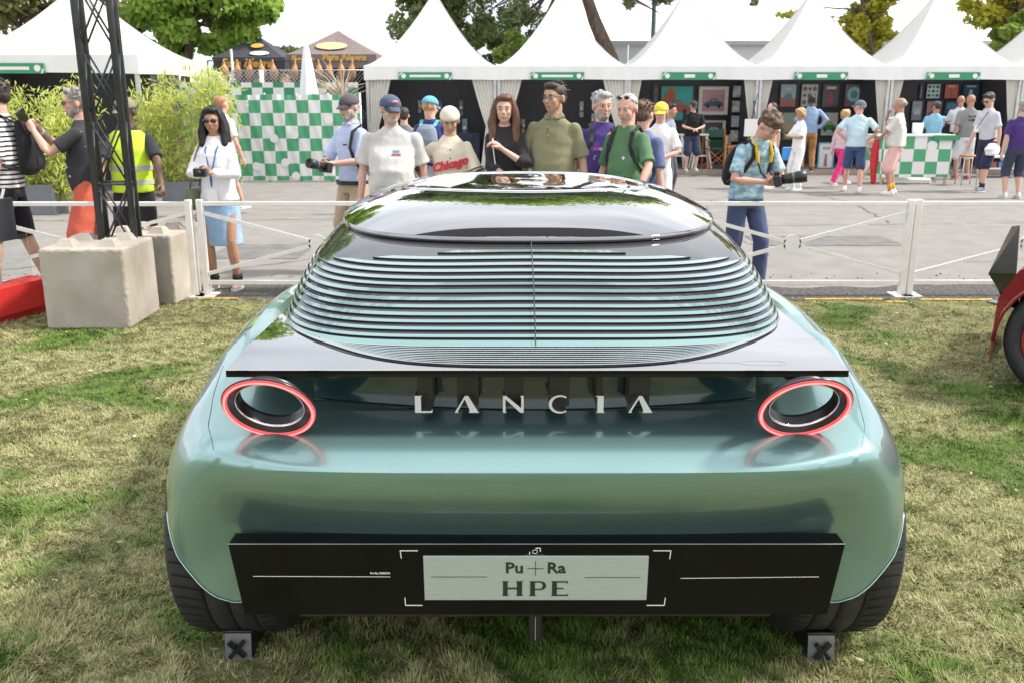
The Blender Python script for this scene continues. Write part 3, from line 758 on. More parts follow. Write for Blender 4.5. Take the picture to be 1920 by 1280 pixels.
# ================================================================== CONCRETE BLOCKS AND TRUSS
def concrete(name, dark=False):
    m = mat(name, (0.34, 0.295, 0.24), rough=.9, col2=(0.48, 0.435, 0.375), scale=3.0, detail=10, bump=.2, bscale=26, spec=.15, bdist=.004)
    return m
M_con = concrete('cast_concrete')
def block(name, cornerR, cornerB, W, H, label, n_x=2, n_y=2):
    """cornerR = ground point of the right front corner, cornerB = ground point of the right back corner"""
    d = Vector((cornerB.x-cornerR.x, cornerB.y-cornerR.y)); Ld = d.length; ang = math.atan2(-d.x, d.y)
    t = thing('concrete_block', label, 'concrete block', (cornerR.x, cornerR.y, 0), ang, group='studded concrete ballast blocks')
    bm = bmesh.new()
    bmesh.ops.create_cube(bm, size=1.0)
    for v in bm.verts: v.co = Vector(((v.co.x-.5)*W, (v.co.y+.5)*Ld, (v.co.z+.5)*H))
    bmesh.ops.bevel(bm, geom=list(bm.edges), offset=.018, segments=2, affect='EDGES', profile=.5)
    bmesh.ops.subdivide_edges(bm, edges=[e for e in bm.edges if e.calc_length() > .2], cuts=22, use_grid_fill=True)
    q = random.Random(9)
    for v in bm.verts:
        edge = sum([min(abs(v.co.x), abs(v.co.x+W)) < .022, min(abs(v.co.y), abs(v.co.y-Ld)) < .022, min(abs(v.co.z), abs(v.co.z-H)) < .022])
        a = .0013 if edge >= 2 else .0001
        v.co += Vector((q.gauss(0, a), q.gauss(0, a), q.gauss(0, a) if v.co.z > .03 else 0))
    me = bpy.data.meshes.new('block_body'); bm.to_mesh(me); bm.free(); me.materials.append(M_con); link('block_body', me, t)
    for i in range(n_x):
        for j in range(n_y):
            cx, cy = -W*(i+.5)/n_x, Ld*(j+.5)/n_y; a, b, hh = .072*min(W, .62)/.6, .040, .052
            mb = MB()
            mb.add([(cx+sx*r, cy+sy*r, z) for r, z in ((a, H-.002), (b, H+hh)) for sx, sy in ((-1, -1), (1, -1), (1, 1), (-1, 1))],
                   [(0, 1, 5, 4), (1, 2, 6, 5), (2, 3, 7, 6), (3, 0, 4, 7), (4, 5, 6, 7)])
            mb.build('stud', M_con, t)
    return t
gR, gB, gL = gnd(246, 617), gnd(301, 582), gnd(91, 617)
block('b1', gR, gB, (gR-gL).length, .60, 'pale concrete block with square studs, nearest the lawn at the foot of the truss')
gR2, gB2 = gnd(331, 572), gnd(380, 547)
block('b2', gR2, gB2, .60, .58, 'second concrete block standing behind the first, against the barrier post')
M_truss = mat('truss_black', (0.05, 0.052, 0.056), rough=.42, metal=.3, var=.2)
tr = thing('lighting_truss', 'black four-chord lattice truss tower standing behind the concrete blocks', 'truss', (at(229, 470, 7.15).x, 7.15, 0))
TH = 5.2
def lattice(parent, a, b, up, hw=.12, pitch=.5, r=.025):
    a = Vector(a); b = Vector(b); d = (b-a); Ln = d.length; d.normalize(); u = Vector(up); u = (u-d*u.dot(d)).normalized(); v = d.cross(u)
    cor = [(-1, -1), (1, -1), (1, 1), (-1, 1)]
    P = lambda k, s: a+d*s+u*hw*cor[k % 4][0]+v*hw*cor[k % 4][1]
    for k in range(4):
        mb = MB(); mb.tube([P(k, 0), P(k, Ln)], r, 12); mb.build('chord', M_truss, parent)
    n = int(Ln/pitch)
    for i in range(n):
        s0, s1 = i*pitch, (i+1)*pitch
        for k in range(4):
            mb = MB(); mb.tube([P(k, s0), P(k+1, s1)], .008, 6); mb.build('brace', M_truss, parent)
            mb = MB(); mb.tube([P(k+1, s0), P(k, s1)], .008, 6); mb.build('brace', M_truss, parent)
        if i % 4 == 2:
            for k in range(4): mb = MB(); mb.tube([P(k, s0), P(k+1, s0)], .008, 6); mb.build('brace', M_truss, parent)
lattice(tr, (0, 0, 0.02), (0, 0, TH), (math.cos(R(14)), math.sin(R(14)), 0))
mb = MB(); mb.box(-.2, .2, -.2, .2, 0, .02); mb.build('base_plate', M_truss, tr)
tr2 = thing('overhead_truss', 'black lattice truss beam high over the display, carried by the tower', 'truss', (tr.location.x, 7.15, TH))
lattice(tr2, (-.2, 0, .14), (12.2, 0, .14), (0, 0, 1), pitch=.61)
gb = thing('reflection_banner', 'unseen dark grey banner board under the overhead truss, added for dark roof reflections', 'banner', (tr.location.x, 7.15, 0))  # added out of view, its height set to darken roof and glass reflections
mb = MB(); mb.box(.35, 11.6, -.02, .02, 4.45, 5.12); mb.build('board', mat('banner_grey', (.10, .095, .10), rough=.7), gb)
for i in range(7): mb = MB(); mb.box(.6+1.75*i, .64+1.75*i, -.03, .03, 5.121, 5.25); mb.build('bracket', M_truss, gb)
tr3 = thing('lighting_truss', 'black lattice truss tower standing beyond the right edge of the view', 'truss', (tr.location.x+12, 7.15, 0))
lattice(tr3, (0, 0, 0.02), (0, 0, TH), (1, 0, 0))

# ================================================================== TREES AND PLANTS
def leaf_mat(name, c1, c2, tr_=.5):
    m = bpy.data.materials.new(name); m.use_nodes = True; n = m.node_tree; L = n.links; n.nodes.clear()
    o = n.nodes.new('ShaderNodeOutputMaterial'); d = n.nodes.new('ShaderNodeBsdfPrincipled'); t = n.nodes.new('ShaderNodeBsdfTranslucent'); mx_ = n.nodes.new('ShaderNodeMixShader')
    g = n.nodes.new('ShaderNodeNewGeometry'); nz_ = n.nodes.new('ShaderNodeTexNoise'); nz_.inputs['Scale'].default_value = 1.6; nz_.inputs['Detail'].default_value = 6
    r_ = n.nodes.new('ShaderNodeValToRGB'); r_.color_ramp.elements[0].position = .3; r_.color_ramp.elements[1].position = .7
    r_.color_ramp.elements[0].color = (*c1, 1); r_.color_ramp.elements[1].color = (*c2, 1)
    L.new(g.outputs['Position'], nz_.inputs['Vector']); L.new(nz_.outputs[0], r_.inputs[0]); L.new(r_.outputs[0], d.inputs['Base Color']); L.new(r_.outputs[0], t.inputs['Color'])
    d.inputs['Roughness'].default_value = .5; d.inputs['Specular IOR Level'].default_value = .3
    mx_.inputs[0].default_value = tr_; L.new(d.outputs[0], mx_.inputs[1]); L.new(t.outputs[0], mx_.inputs[2]); L.new(mx_.outputs[0], o.inputs[0])
    return m
def leaves_mesh(name, C, nrm_sz, m, seed, aspect=.55, droop=0.0):
    """C: (n,3) leaf centres, nrm_sz: sizes"""
    g = np.random.default_rng(seed); n = len(C)
    a = g.normal(size=(n, 3)); a[:, 2] -= droop; a /= np.linalg.norm(a, axis=1)[:, None]
    b = g.normal(size=(n, 3)); b -= a*(a*b).sum(1)[:, None]; b /= np.linalg.norm(b, axis=1)[:, None]
    s = nrm_sz*(.6+.8*g.random(n)); V = np.zeros((n, 4, 3))
    V[:, 0] = C-a*s[:, None]*.5; V[:, 2] = C+a*s[:, None]*.5
    V[:, 1] = C+b*s[:, None]*aspect*.5; V[:, 3] = C-b*s[:, None]*aspect*.5
    me = bpy.data.meshes.new(name); me.vertices.add(n*4); me.vertices.foreach_set('co', V.reshape(-1).astype(np.float32))
    me.loops.add(n*4); me.loops.foreach_set('vertex_index', np.arange(n*4, dtype=np.int32)); me.polygons.add(n)
    me.polygons.foreach_set('loop_start', (np.arange(n)*4).astype(np.int32)); me.update(calc_edges=True); me.materials.append(m); return me
M_bark = mat('bark', (0.13, 0.09, 0.065), rough=.95, var=.4, scale=14, bump=.8, bscale=30, stretch=(1, 1, .25), bdist=.03)
def tree(label, px, D, clumps, n_leaf, size, m, trunk=None, seed=1, group=None, aspect=.6, name='tree', tr_r=.16, droop=0.0):
    """clumps: (px, py, dD, radius_x, radius_z) in photo measures at distance D"""
    base = at(px, 400, D); t = thing(name, label, 'tree', (base.x, D, 0), group=group)
    g = np.random.default_rng(seed); Cs = []; cents = []
    tot = sum(c[3]*c[4] for c in clumps)
    for (cx, cy, dd, rx, rz) in clumps:
        p = at(cx, cy, D); c = np.array([p.x-base.x, dd, p.z]); cents.append((c, rx, rz)); k = int(n_leaf*rx*rz/tot)
        sub = max(5, int(10*rx*rz))
        sc = g.normal(size=(sub, 3)); sc /= np.linalg.norm(sc, axis=1)[:, None]; sc *= (g.random(sub)**.5)[:, None]*.8
        pick = g.integers(0, sub, k); v = g.normal(size=(k, 3)); v /= np.linalg.norm(v, axis=1)[:, None]; v *= (g.random(k)**.45)[:, None]*.38
        q = (sc[pick]+v)*np.array([rx, rx*.9, rz])+c; Cs.append(q)
    C = np.concatenate(Cs)
    link('crown', leaves_mesh('crown', C, size, m, seed+5, aspect, droop), t)
    mb = MB(); tz = np.mean([c[2] for c, _, _ in cents]); tx = np.mean([c[0] for c, _, _ in cents])
    pts = trunk or [(0, 0, 0), (tx*.2, 0, tz*.35), (tx*.6, 0, tz*.7), (tx, 0, tz)]
    mb.tube(pts, [tr_r*(1-.18*i) for i in range(len(pts))] if len(pts) < 5 else [tr_r*(1-.12*i) for i in range(len(pts))], 10); mb.build('trunk', M_bark, t)
    top = Vector(pts[-1]); mid = Vector(pts[-2])
    for c, rx, rz in cents:
        for k in range(3):
            e = Vector(c)+Vector((g.normal()*rx*.5, g.normal()*rx*.4, g.normal()*rz*.4)); s0 = mid.lerp(top, float(g.random()))
            mb = MB(); mb.tube([s0, s0.lerp(e, .5)+Vector((0, 0, .15)), e], [tr_r*.32, tr_r*.18, tr_r*.05], 6); mb.build('limb', M_bark, t)
    return t
L_maple = leaf_mat('leaf_maple', (.20, .34, .05), (.50, .66, .14))
L_olive = leaf_mat('leaf_olive', (.17, .20, .06), (.36, .38, .15))
L_birch = leaf_mat('leaf_birch', (.17, .23, .08), (.42, .50, .22))
L_pine = leaf_mat('leaf_pine', (.10, .15, .06), (.27, .31, .14), .3)
L_yel = leaf_mat('leaf_yellow', (.32, .36, .05), (.68, .60, .08), .5)
L_green = leaf_mat('leaf_green', (.18, .28, .05), (.46, .54, .14), .5)
L_bam = leaf_mat('leaf_bamboo', (.36, .44, .07), (.75, .78, .26), .5)
tree('broad leafy green tree behind the bamboo and the black truss', 350, 23.5,
     [(330, 30, 0, 1.35, 1.0), (420, 55, .3, 1.1, .75), (270, 40, .2, .9, .9), (480, 10, 0, .8, .8), (380, -70, 0, 1.9, 1.4), (300, 95, 0, .8, .45), (430, 95, .3, .8, .35), (350, -230, 0, 1.8, 1.8), (480, -120, 0, 1.2, 1.3), (240, -100, 0, 1.2, 1.4)], 42000, .19, L_maple, seed=2, group='trees behind the stalls')
tree('olive green tree behind the leftmost white tent', 30, 27, [(20, 10, 0, 1.6, 1.2), (120, 40, .4, 1.2, .9), (190, 10, 0, 1.2, 1.1), (-60, -50, 0, 2, 2), (80, -120, 0, 2.2, 1.6)], 13000, .18, L_olive, seed=3, group='trees behind the stalls')
tree('drooping light green tree between the first two tent peaks', 830, 28.5,
     [(775, 40, 0, .9, 1.2), (760, 95, 0, .45, .6), (830, 20, .5, 1.1, 1.2), (890, 70, 0, .9, .9), (940, 100, 0, .7, .6), (820, -110, 0, 2.2, 2.0), (900, -230, 0, 2.4, 2.0), (760, -250, 0, 1.8, 1.8), (690, -160, 0, 1.2, 1.2)], 32000, .18, L_birch, seed=4, group='trees behind the stalls', droop=.8)
p0 = at(1170, 400, 27).x
tree('tall pine with a leaning brown trunk behind the middle tents', 1170, 27,
     [(980, 30, 0, 1.1, .8), (930, -20, 0, 1.2, .8), (1180, -10, 0, .45, .6), (1250, -10, 0, .55, .5), (1010, 70, 0, .5, .35), (1060, -130, 0, 2.4, 1.0), (1200, -220, 0, 2.6, 1.4), (1000, -260, 0, 2.2, 1.2), (1330, -140, 0, 1.5, .8)], 28000, .2, L_pine,
     trunk=[(0, 0, 0), (-.05, 0, 1.2), (at(1145, 110, 27).x-p0, 0, at(1145, 110, 27).z), (at(1115, 40, 27).x-p0, 0, at(1115, 40, 27).z), (at(1095, -20, 27).x-p0, 0, at(1095, -20, 27).z), (at(1110, -140, 27).x-p0, 0, at(1110, -140, 27).z)], seed=5, group='trees behind the stalls', aspect=.25, tr_r=.28)
tree('very tall spreading tree above the view, added for the green roof reflection', 1060, 31,  # unseen crown added above the frame so the car roof mirrors foliage
     [(1000, -260, 0, 3.6, 1.8), (860, -330, 0, 3.0, 1.8), (1150, -330, 0, 3.6, 2.2), (1280, -240, 0, 2.6, 1.6), (950, -140, 0, 2.2, 1.2), (1120, -150, 0, 2.2, 1.0), (760, -200, 0, 2.4, 1.6), (1000, -420, 0, 4.0, 2.0)], 26000, .34, L_maple, seed=26, group='trees behind the stalls', tr_r=.22)
tree('small bright yellow-green tree between the second and third tent peaks', 965, 26.2, [(965, 75, 0, .55, .5), (950, 105, 0, .45, .3)], 1500, .15, L_green, seed=16, group='trees behind the stalls', tr_r=.05)
tree('yellow-green tree between the two right-hand tent peaks', 1650, 25.5,
     [(1640, 20, 0, .9, .7), (1600, 50, .3, .7, .8), (1660, 65, .3, .6, .4), (1510, 30, 0, .9, .14), (1680, -40, 0, 1.2, .9), (1600, -90, 0, 1.6, 1.2)], 8000, .17, L_yel, seed=6, group='trees behind the stalls', tr_r=.09)
tree('green tree low behind the fourth and fifth tents', 1612, 26.2, [(1615, 40, 0, .6, 1.0), (1640, 75, 0, .5, .5)], 3000, .17, L_green, seed=7, group='trees behind the stalls', tr_r=.08)
tree('yellowish tree over the rightmost tent roof', 1880, 25.5,
     [(1850, 25, 0, .9, .6), (1910, 5, .3, .9, .7), (1890, -60, 0, 1.5, 1.0), (1990, 30, 0, 1.2, 1.2)], 7000, .17, L_yel, seed=8, group='trees behind the stalls', tr_r=.1)
tree('fresh green tree at the right edge behind the rightmost tent', 1905, 25.0, [(1895, 70, 0, .8, .5), (1915, 45, 0, .6, .5)], 3500, .19, L_green, seed=9, group='trees behind the stalls', tr_r=.1)
tree('dark rounded tree far behind the black and brown canopies', 565, 34, [(565, 105, 0, 1.5, .6), (600, 95, 0, .6, .4), (530, 110, 0, .8, .4)], 5000, .16, L_pine, seed=10, group='trees behind the stalls')
tree('small dark conifer on the horizon between the tent peaks', 1413, 45, [(1413, 10, 0, .25, .5), (1413, 25, 0, .45, .4)], 600, .2, L_pine, seed=12, group='trees behind the stalls', tr_r=.05)

M_plant = mat('planter_grey', (0.16, 0.17, 0.185), rough=.6, var=.08)
M_cane = mat('bamboo_cane', (0.36, 0.34, 0.10), rough=.5, var=.2)
def bamboo(label, px0, px1, pytop, D, n_leaf, seed, boxes, group='bamboo screens in grey planters'):
    a = at(px0, 340, D); b = at(px1, 340, D); cx = (a.x+b.x)/2; hw = (b.x-a.x)/2; ztop = at(px0, pytop, D).z
    t = thing('bamboo', label, 'plant', (cx, D, 0), group=group); g = np.random.default_rng(seed); Cs = []
    n = max(18, int(hw*34))
    for i in range(n):
        x0 = g.uniform(-.92, .92)*hw; zt = ztop*g.uniform(.72, 1.02); lx = x0+g.normal()*.14; ly = g.normal()*.2
        pts = [(x0, 0, .15), (x0*.7+lx*.3, ly*.3, zt*.5), (lx, ly, zt)]
        mb = MB(); mb.tube(pts, [.011, .009, .003], 5); mb.build('cane', M_cane, t)
        k = int(n_leaf/n); f = g.uniform(.12, 1.0, k); P = np.stack([np.interp(f, [0, .5, 1], [p[j] for p in pts]) for j in range(3)], 1)
        Cs.append(P+g.normal(size=(k, 3))*np.array([.10, .10, .06]))
    link('foliage', leaves_mesh('foliage', np.concatenate(Cs), .115, L_bam, seed, .2, 1.0), t)
    for (q0, q1, ty) in boxes:
        u = at(q0, 360, D).x; v = at(q1, 360, D).x; zt = at(q0, ty, D-.2).z
        pl_ = thing('planter', 'grey rectangular planter under the %s' % ('left bamboo screen' if px0 < 100 else 'right bamboo screen'), 'planter', ((u+v)/2, D, 0), group='grey planters')
        h = (v-u)/2
        mb = MB(); mb.box(-h, h, -.22, -.20, 0, zt); mb.box(-h, h, .20, .22, 0, zt); mb.box(-h, -h+.02, -.199, .199, 0, zt); mb.box(h-.02, h, -.199, .199, 0, zt); mb.build('box', M_plant, pl_)
        mb = MB(); mb.box(-h+.021, h-.021, -.198, .198, zt-.09, zt-.05); mb.build('soil', mat('soil', (.05, .035, .02), rough=1), pl_)
    return t
bamboo('tall yellow-green bamboo screen at the left behind the man with the tablet', -30, 160, 150, 13.6, 7600, 21, [(-40, 112, 347)])
bamboo('yellow-green bamboo spilling over the checkered fence, behind the woman in sunglasses', 268, 446, 128, 15.0, 7600, 22, [(312, 412, 341)])
# ================================================================== WHITE TENTS AND STALLS
M_tent = mat('tent_white', (0.80, 0.79, 0.77), rough=.55, var=.03, scale=2.0, bump=.25, bscale=1.6, bdist=.06)
def tent_cloth():
    m = mat('tent_roof_cloth', (0.78, 0.775, 0.76), rough=.6, var=.025, scale=1.3, bump=.3, bscale=1.4, bdist=.08); n = m.node_tree; L = n.links
    o = [q for q in n.nodes if q.type == 'OUTPUT_MATERIAL'][0]; b = n.nodes['Principled BSDF']; t_ = n.nodes.new('ShaderNodeBsdfTranslucent'); t_.inputs[0].default_value = (.75, .74, .70, 1)
    x_ = n.nodes.new('ShaderNodeMixShader'); x_.inputs[0].default_value = .30; L.new(b.outputs[0], x_.inputs[1]); L.new(t_.outputs[0], x_.inputs[2]); L.new(x_.outputs[0], o.inputs[0]); return m
M_troof = tent_cloth(); M_seam = mat('tent_seam', (.50, .50, .49), rough=.7)
M_curt = mat('curtain_white', (0.70, 0.68, 0.62), rough=.7, var=.06, scale=3)
M_dark = mat('stall_dark', (0.030, 0.031, 0.040), rough=.55, var=.15)
M_green = mat('sign_green', (0.045, 0.27, 0.125), rough=.5, var=.05)
M_pole = mat('tent_pole', (.55, .55, .54), rough=.35, metal=.6)
M_carpet = mat('stall_carpet', (.12, .12, .125), rough=.95, var=.15, scale=20)
M_kerbw = mat('platform_edge', (.38, .31, .24), rough=.8, var=.15)
EZ, VZ, PZ = 2.035, 2.33, 4.02
def tent_roof(hw, hd, z0, z1, n=14):
    mb = MB(); rings = []
    rr = [1.0, .93, .85, .76, .66, .56, .46, .36, .27, .19, .12, .07, .04]
    per = 32
    def sq(k):
        t = 4*k/per; s = int(t); f = t-s
        return [(-1+2*f, -1), (1, -1+2*f), (1-2*f, 1), (-1, 1-2*f)][s % 4]
    for r in rr:
        row = []
        for k in range(per+1):
            x, y = sq(k % per); sag = 1-abs(x*y)     # panels belly in between the ridges
            h = (1-r)**1.5
            row.append((x*hw*r*(1-.03*sag*math.sin(pi*min(1, (1-r)*1.2))), y*hd*r*(1-.03*sag*math.sin(pi*min(1, (1-r)*1.2))), z0+(z1-z0)*h-.05*sag*math.sin(pi*r)*r))
        rings.append(row)
    mb.grid(rings); mb.S = [True]*len(mb.F)
    mb.lathe([(.055, z0+(z1-z0)*.94), (.05, z1+.02), (.0, z1+.05)], 12)
    return mb
def curtain(parent, x, y, z0, z1, w_top, w_bot, pinch, name='curtain', m=None, side=1):
    """gathered fabric: hangs from z1, tied at height pinch"""
    rows = []; nz = 14; nx = 40
    for i in range(nz+1):
        z = z1+(z0-z1)*i/nz
        if pinch:
            f = (z1-z)/(z1-pinch) if z > pinch else 1.0
            w_ = w_top+(w_bot-w_top)*(f**1.2) if z > pinch else w_bot*(1+.5*(pinch-z)/max(pinch-z0, .1))
        else: w_ = w_top
        rows.append([(x+side*(w_*j/nx), y+.035*math.sin(j*1.15+.4*math.sin(i*.5))*min(1, .4+w_), z) for j in range(nx+1)])
    mb = MB(); mb.grid(rows); mb.S = [True]*len(mb.F); return mb.build(name, m or M_curt, parent)
def pagoda(label, px, D0, W=2.93, sign_px=None, inner=True, sign_txt=None, curtains='both', cwt=.58, cwb=.24, dark=True, rowf=True, floor=True, PZ=4.02):
    s = scale_at(D0, 2.0); cx = (px-960)/s
    t = thing('pagoda_tent', label, 'tent', (cx, D0+W/2, 0), group='white pagoda tents')
    hw = W/2; mb = tent_roof(hw, hw, VZ, PZ); mb.build('roof', M_troof, t)
    for sx, sy in ((-1, -1), (1, -1), (-1, 1), (1, 1)):
        P = [(sx*hw*q, sy*hw*q, VZ+(PZ-VZ)*(1-q)**1.5+.004) for q in (1, .93, .85, .76, .66, .56, .46, .36, .27, .19, .12, .07)]
        mb2 = MB(); mb2.tube(P, .006, 5); mb2.build('seam', M_seam, t)
    for k, (ax, ay, bx, by) in enumerate(((-hw, -hw, hw, -hw), (hw, -hw, hw, hw), (-hw, hw, -hw, -hw))):
        rows = [[], []]
        for j in range(33):
            f = j/32; x = ax+(bx-ax)*f; y = ay+(by-ay)*f
            rows[0].append((x, y, VZ+.005)); rows[1].append((x, y-(.012*math.sin(f*40) if k == 0 else 0), EZ+.045*(1-abs(2*f-1))**.6*0.6))
        mb = MB(); mb.grid(rows); mb.S = [True]*len(mb.F); mb.build('valance', M_tent, t)
    for sx in (-1, 1):
        for sy in (-1, 1):
            mb = MB(); mb.box(sx*(hw-.06)-.03, sx*(hw-.06)+.03, sy*(hw-.06)-.03, sy*(hw-.06)+.03, 0, VZ); mb.build('pole', M_pole, t)
    # green name board hung on the valance
    if sign_px is not None:
        sx = (sign_px-960)/s-cx
    else: sx = -.12
    sg = MB(); sg.box(sx-.58, sx+.58, -hw-.045, -hw-.03, EZ+.01, EZ+.17); sgo = sg.build('sign', M_green, t)
    for q in (-.47, .47):
        mb = MB(); mb.disc(.052, .004, M=Matrix.Rotation(pi/2, 4, 'X'), c=(sx+q, -hw-.0455, EZ+.09)); mb.build('badge', M_tent, sgo)
    for (qx, f) in ((-.55, 1), (.55, -1)):
        mb = MB(); mb.add([(sx+qx-.03, -hw-.0475, EZ+.10 if f > 0 else EZ+.012), (sx+qx, -hw-.0475, EZ+.10 if f > 0 else EZ+.012), (sx+qx+.03+(.03 if f > 0 else 0), -hw-.0475, EZ+.168 if f > 0 else EZ+.08), (sx+qx-.0+(.03 if f > 0 else 0), -hw-.0475, EZ+.168 if f > 0 else EZ+.08)], [(0, 1, 2, 3)])
        mb.build('stripe', M_tent, sgo)
    if sign_txt: 
        mb = MB(); mb.box(sx-.10, sx+.13, -hw-.048, -hw-.0452, EZ+.055, EZ+.125); mb.build('nameplate', M_tent, sgo)
    else:
        mb = MB(); mb.box(sx-.34, sx+.34, -hw-.048, -hw-.0452, EZ+.065, EZ+.115); mb.build('nameplate', M_tent, sgo)
    if inner:
        bm_ = M_dark if dark else M_curt
        mb = MB(); mb.box(-hw+.02, hw-.02, .35, .38, .12, VZ-.04); mb.build('back_wall', bm_, t)
        for sx_ in (-1, 1):
            mb = MB(); mb.box(min(sx_*(hw-.02), sx_*(hw-.045)), max(sx_*(hw-.02), sx_*(hw-.045)), -hw+.5, .345, .12, VZ-.04); mb.build('side_wall', bm_, t)
        if curtains:
            curtain(t, -hw+.03, -hw+.10, .14, VZ-.06, cwt, cwb, 1.05, side=1); curtain(t, hw-.03, -hw+.10, .14, VZ-.06, cwt, cwb, 1.05, side=-1)
    if floor:
        mb = MB(); mb.box(-hw+.004, hw-.004, -hw+.05, hw, .0, .115); mb.build('floor', M_carpet, t)
        mb = MB(); mb.box(-hw+.004, hw-.004, -hw+.022, -hw+.048, .0, .118); mb.build('floor_edge', M_kerbw, t)
    return t
D0 = 20.6; TP = {}
for k, (px, lab, st_) in enumerate(((808, 'white pagoda tent of the dark stall at the left end of the row', None),
                               (1055, 'white pagoda tent over the dark stall behind the man in the olive polo', None),
                               (1301, 'white pagoda tent over the stall with the teal car poster', None),
                               (1548, 'white pagoda tent over the poster wall behind the woman in white', None),
                               (1795, 'white pagoda tent behind the checkered counter', None))):
    TP[k] = pagoda(lab, px, D0, W=2.92, cwt=.58 if k < 2 else .33, cwb=.24 if k < 2 else .13, sign_txt=(k > 1))
TP[5] = pagoda('white pagoda tent cut off by the right edge of the photo', 2042, D0, W=2.92)
pagoda('large white pagoda tent at the far left behind the bamboo', 88, 15.3, W=3.0, PZ=3.6, sign_px=20, dark=True, curtains=None)
pagoda('white tent partly hidden behind the leftmost pagoda', -190, 17.5, W=3.0, PZ=3.4, dark=True, curtains=None)

# ---- big white marquee behind the row
mq = thing('marquee', 'long white marquee hall behind the row of pagoda tents', 'marquee', (0, 33, 0))
xa, xb = at(1040, 60, 33).x, at(2300, 60, 33).x; ze = at(1200, 78, 33).z; zr_ = at(1200, 12, 38).z
n = 9
for i in range(n):
    a = xa+(xb-xa)*i/n; b = xa+(xb-xa)*(i+1)/n-.03
    mb = MB(); mb.box(a, b, 0, .04, 0, ze-.12); mb.build('wall_panel', mat('marquee_wall', (.62, .63, .65), rough=.6, var=.04, scale=.6), mq)
    mb = MB(); mb.grid([[(a, -.1, ze), ((a+b)/2, -.1, ze-.0), (b, -.1, ze)], [(a, 2.4, ze+(zr_-ze)*.5-.06), ((a+b)/2, 2.4, ze+(zr_-ze)*.5-.10), (b, 2.4, ze+(zr_-ze)*.5-.06)], [(a, 5, zr_), ((a+b)/2, 5, zr_), (b, 5, zr_)]]); mb.build('roof_panel', M_tent, mq)
mb = MB(); mb.box(xa, xb, -.16, -.02, ze-.12, ze+.01); mb.build('gutter', mat('gutter_grey', (.45, .46, .48), rough=.5, var=.05), mq)
mb = MB(); mb.add([(xa, 0, 0), (xa, 10, 0), (xa, 10, ze), (xa, 5, zr_), (xa, 0, ze)], [(0, 1, 2, 3, 4)]); mb.build('gable', M_tent, mq)
t = thing('lamp_post', 'grey-green lamp post rising behind the middle tents', 'lamp post', (at(1225, 60, 29).x, 29, 0))
mb = MB(); mb.tube([(0, 0, 0), (0, 0, 3), (0, 0, 7.5)], [.09, .075, .05], 12); mb.build('pole', mat('post_green', (.12, .17, .17), rough=.4, metal=.3), t)
mb = MB(); mb.tube([(0, 0, 7.4), (-.5, 0, 7.7), (-1.0, 0, 7.7)], [.04, .035, .03], 8); mb.box(-1.5, -.95, -.12, .12, 7.63, 7.74, bev=.02); mb.build('lamp_arm', mat('post_green', (.12, .17, .17)), t)

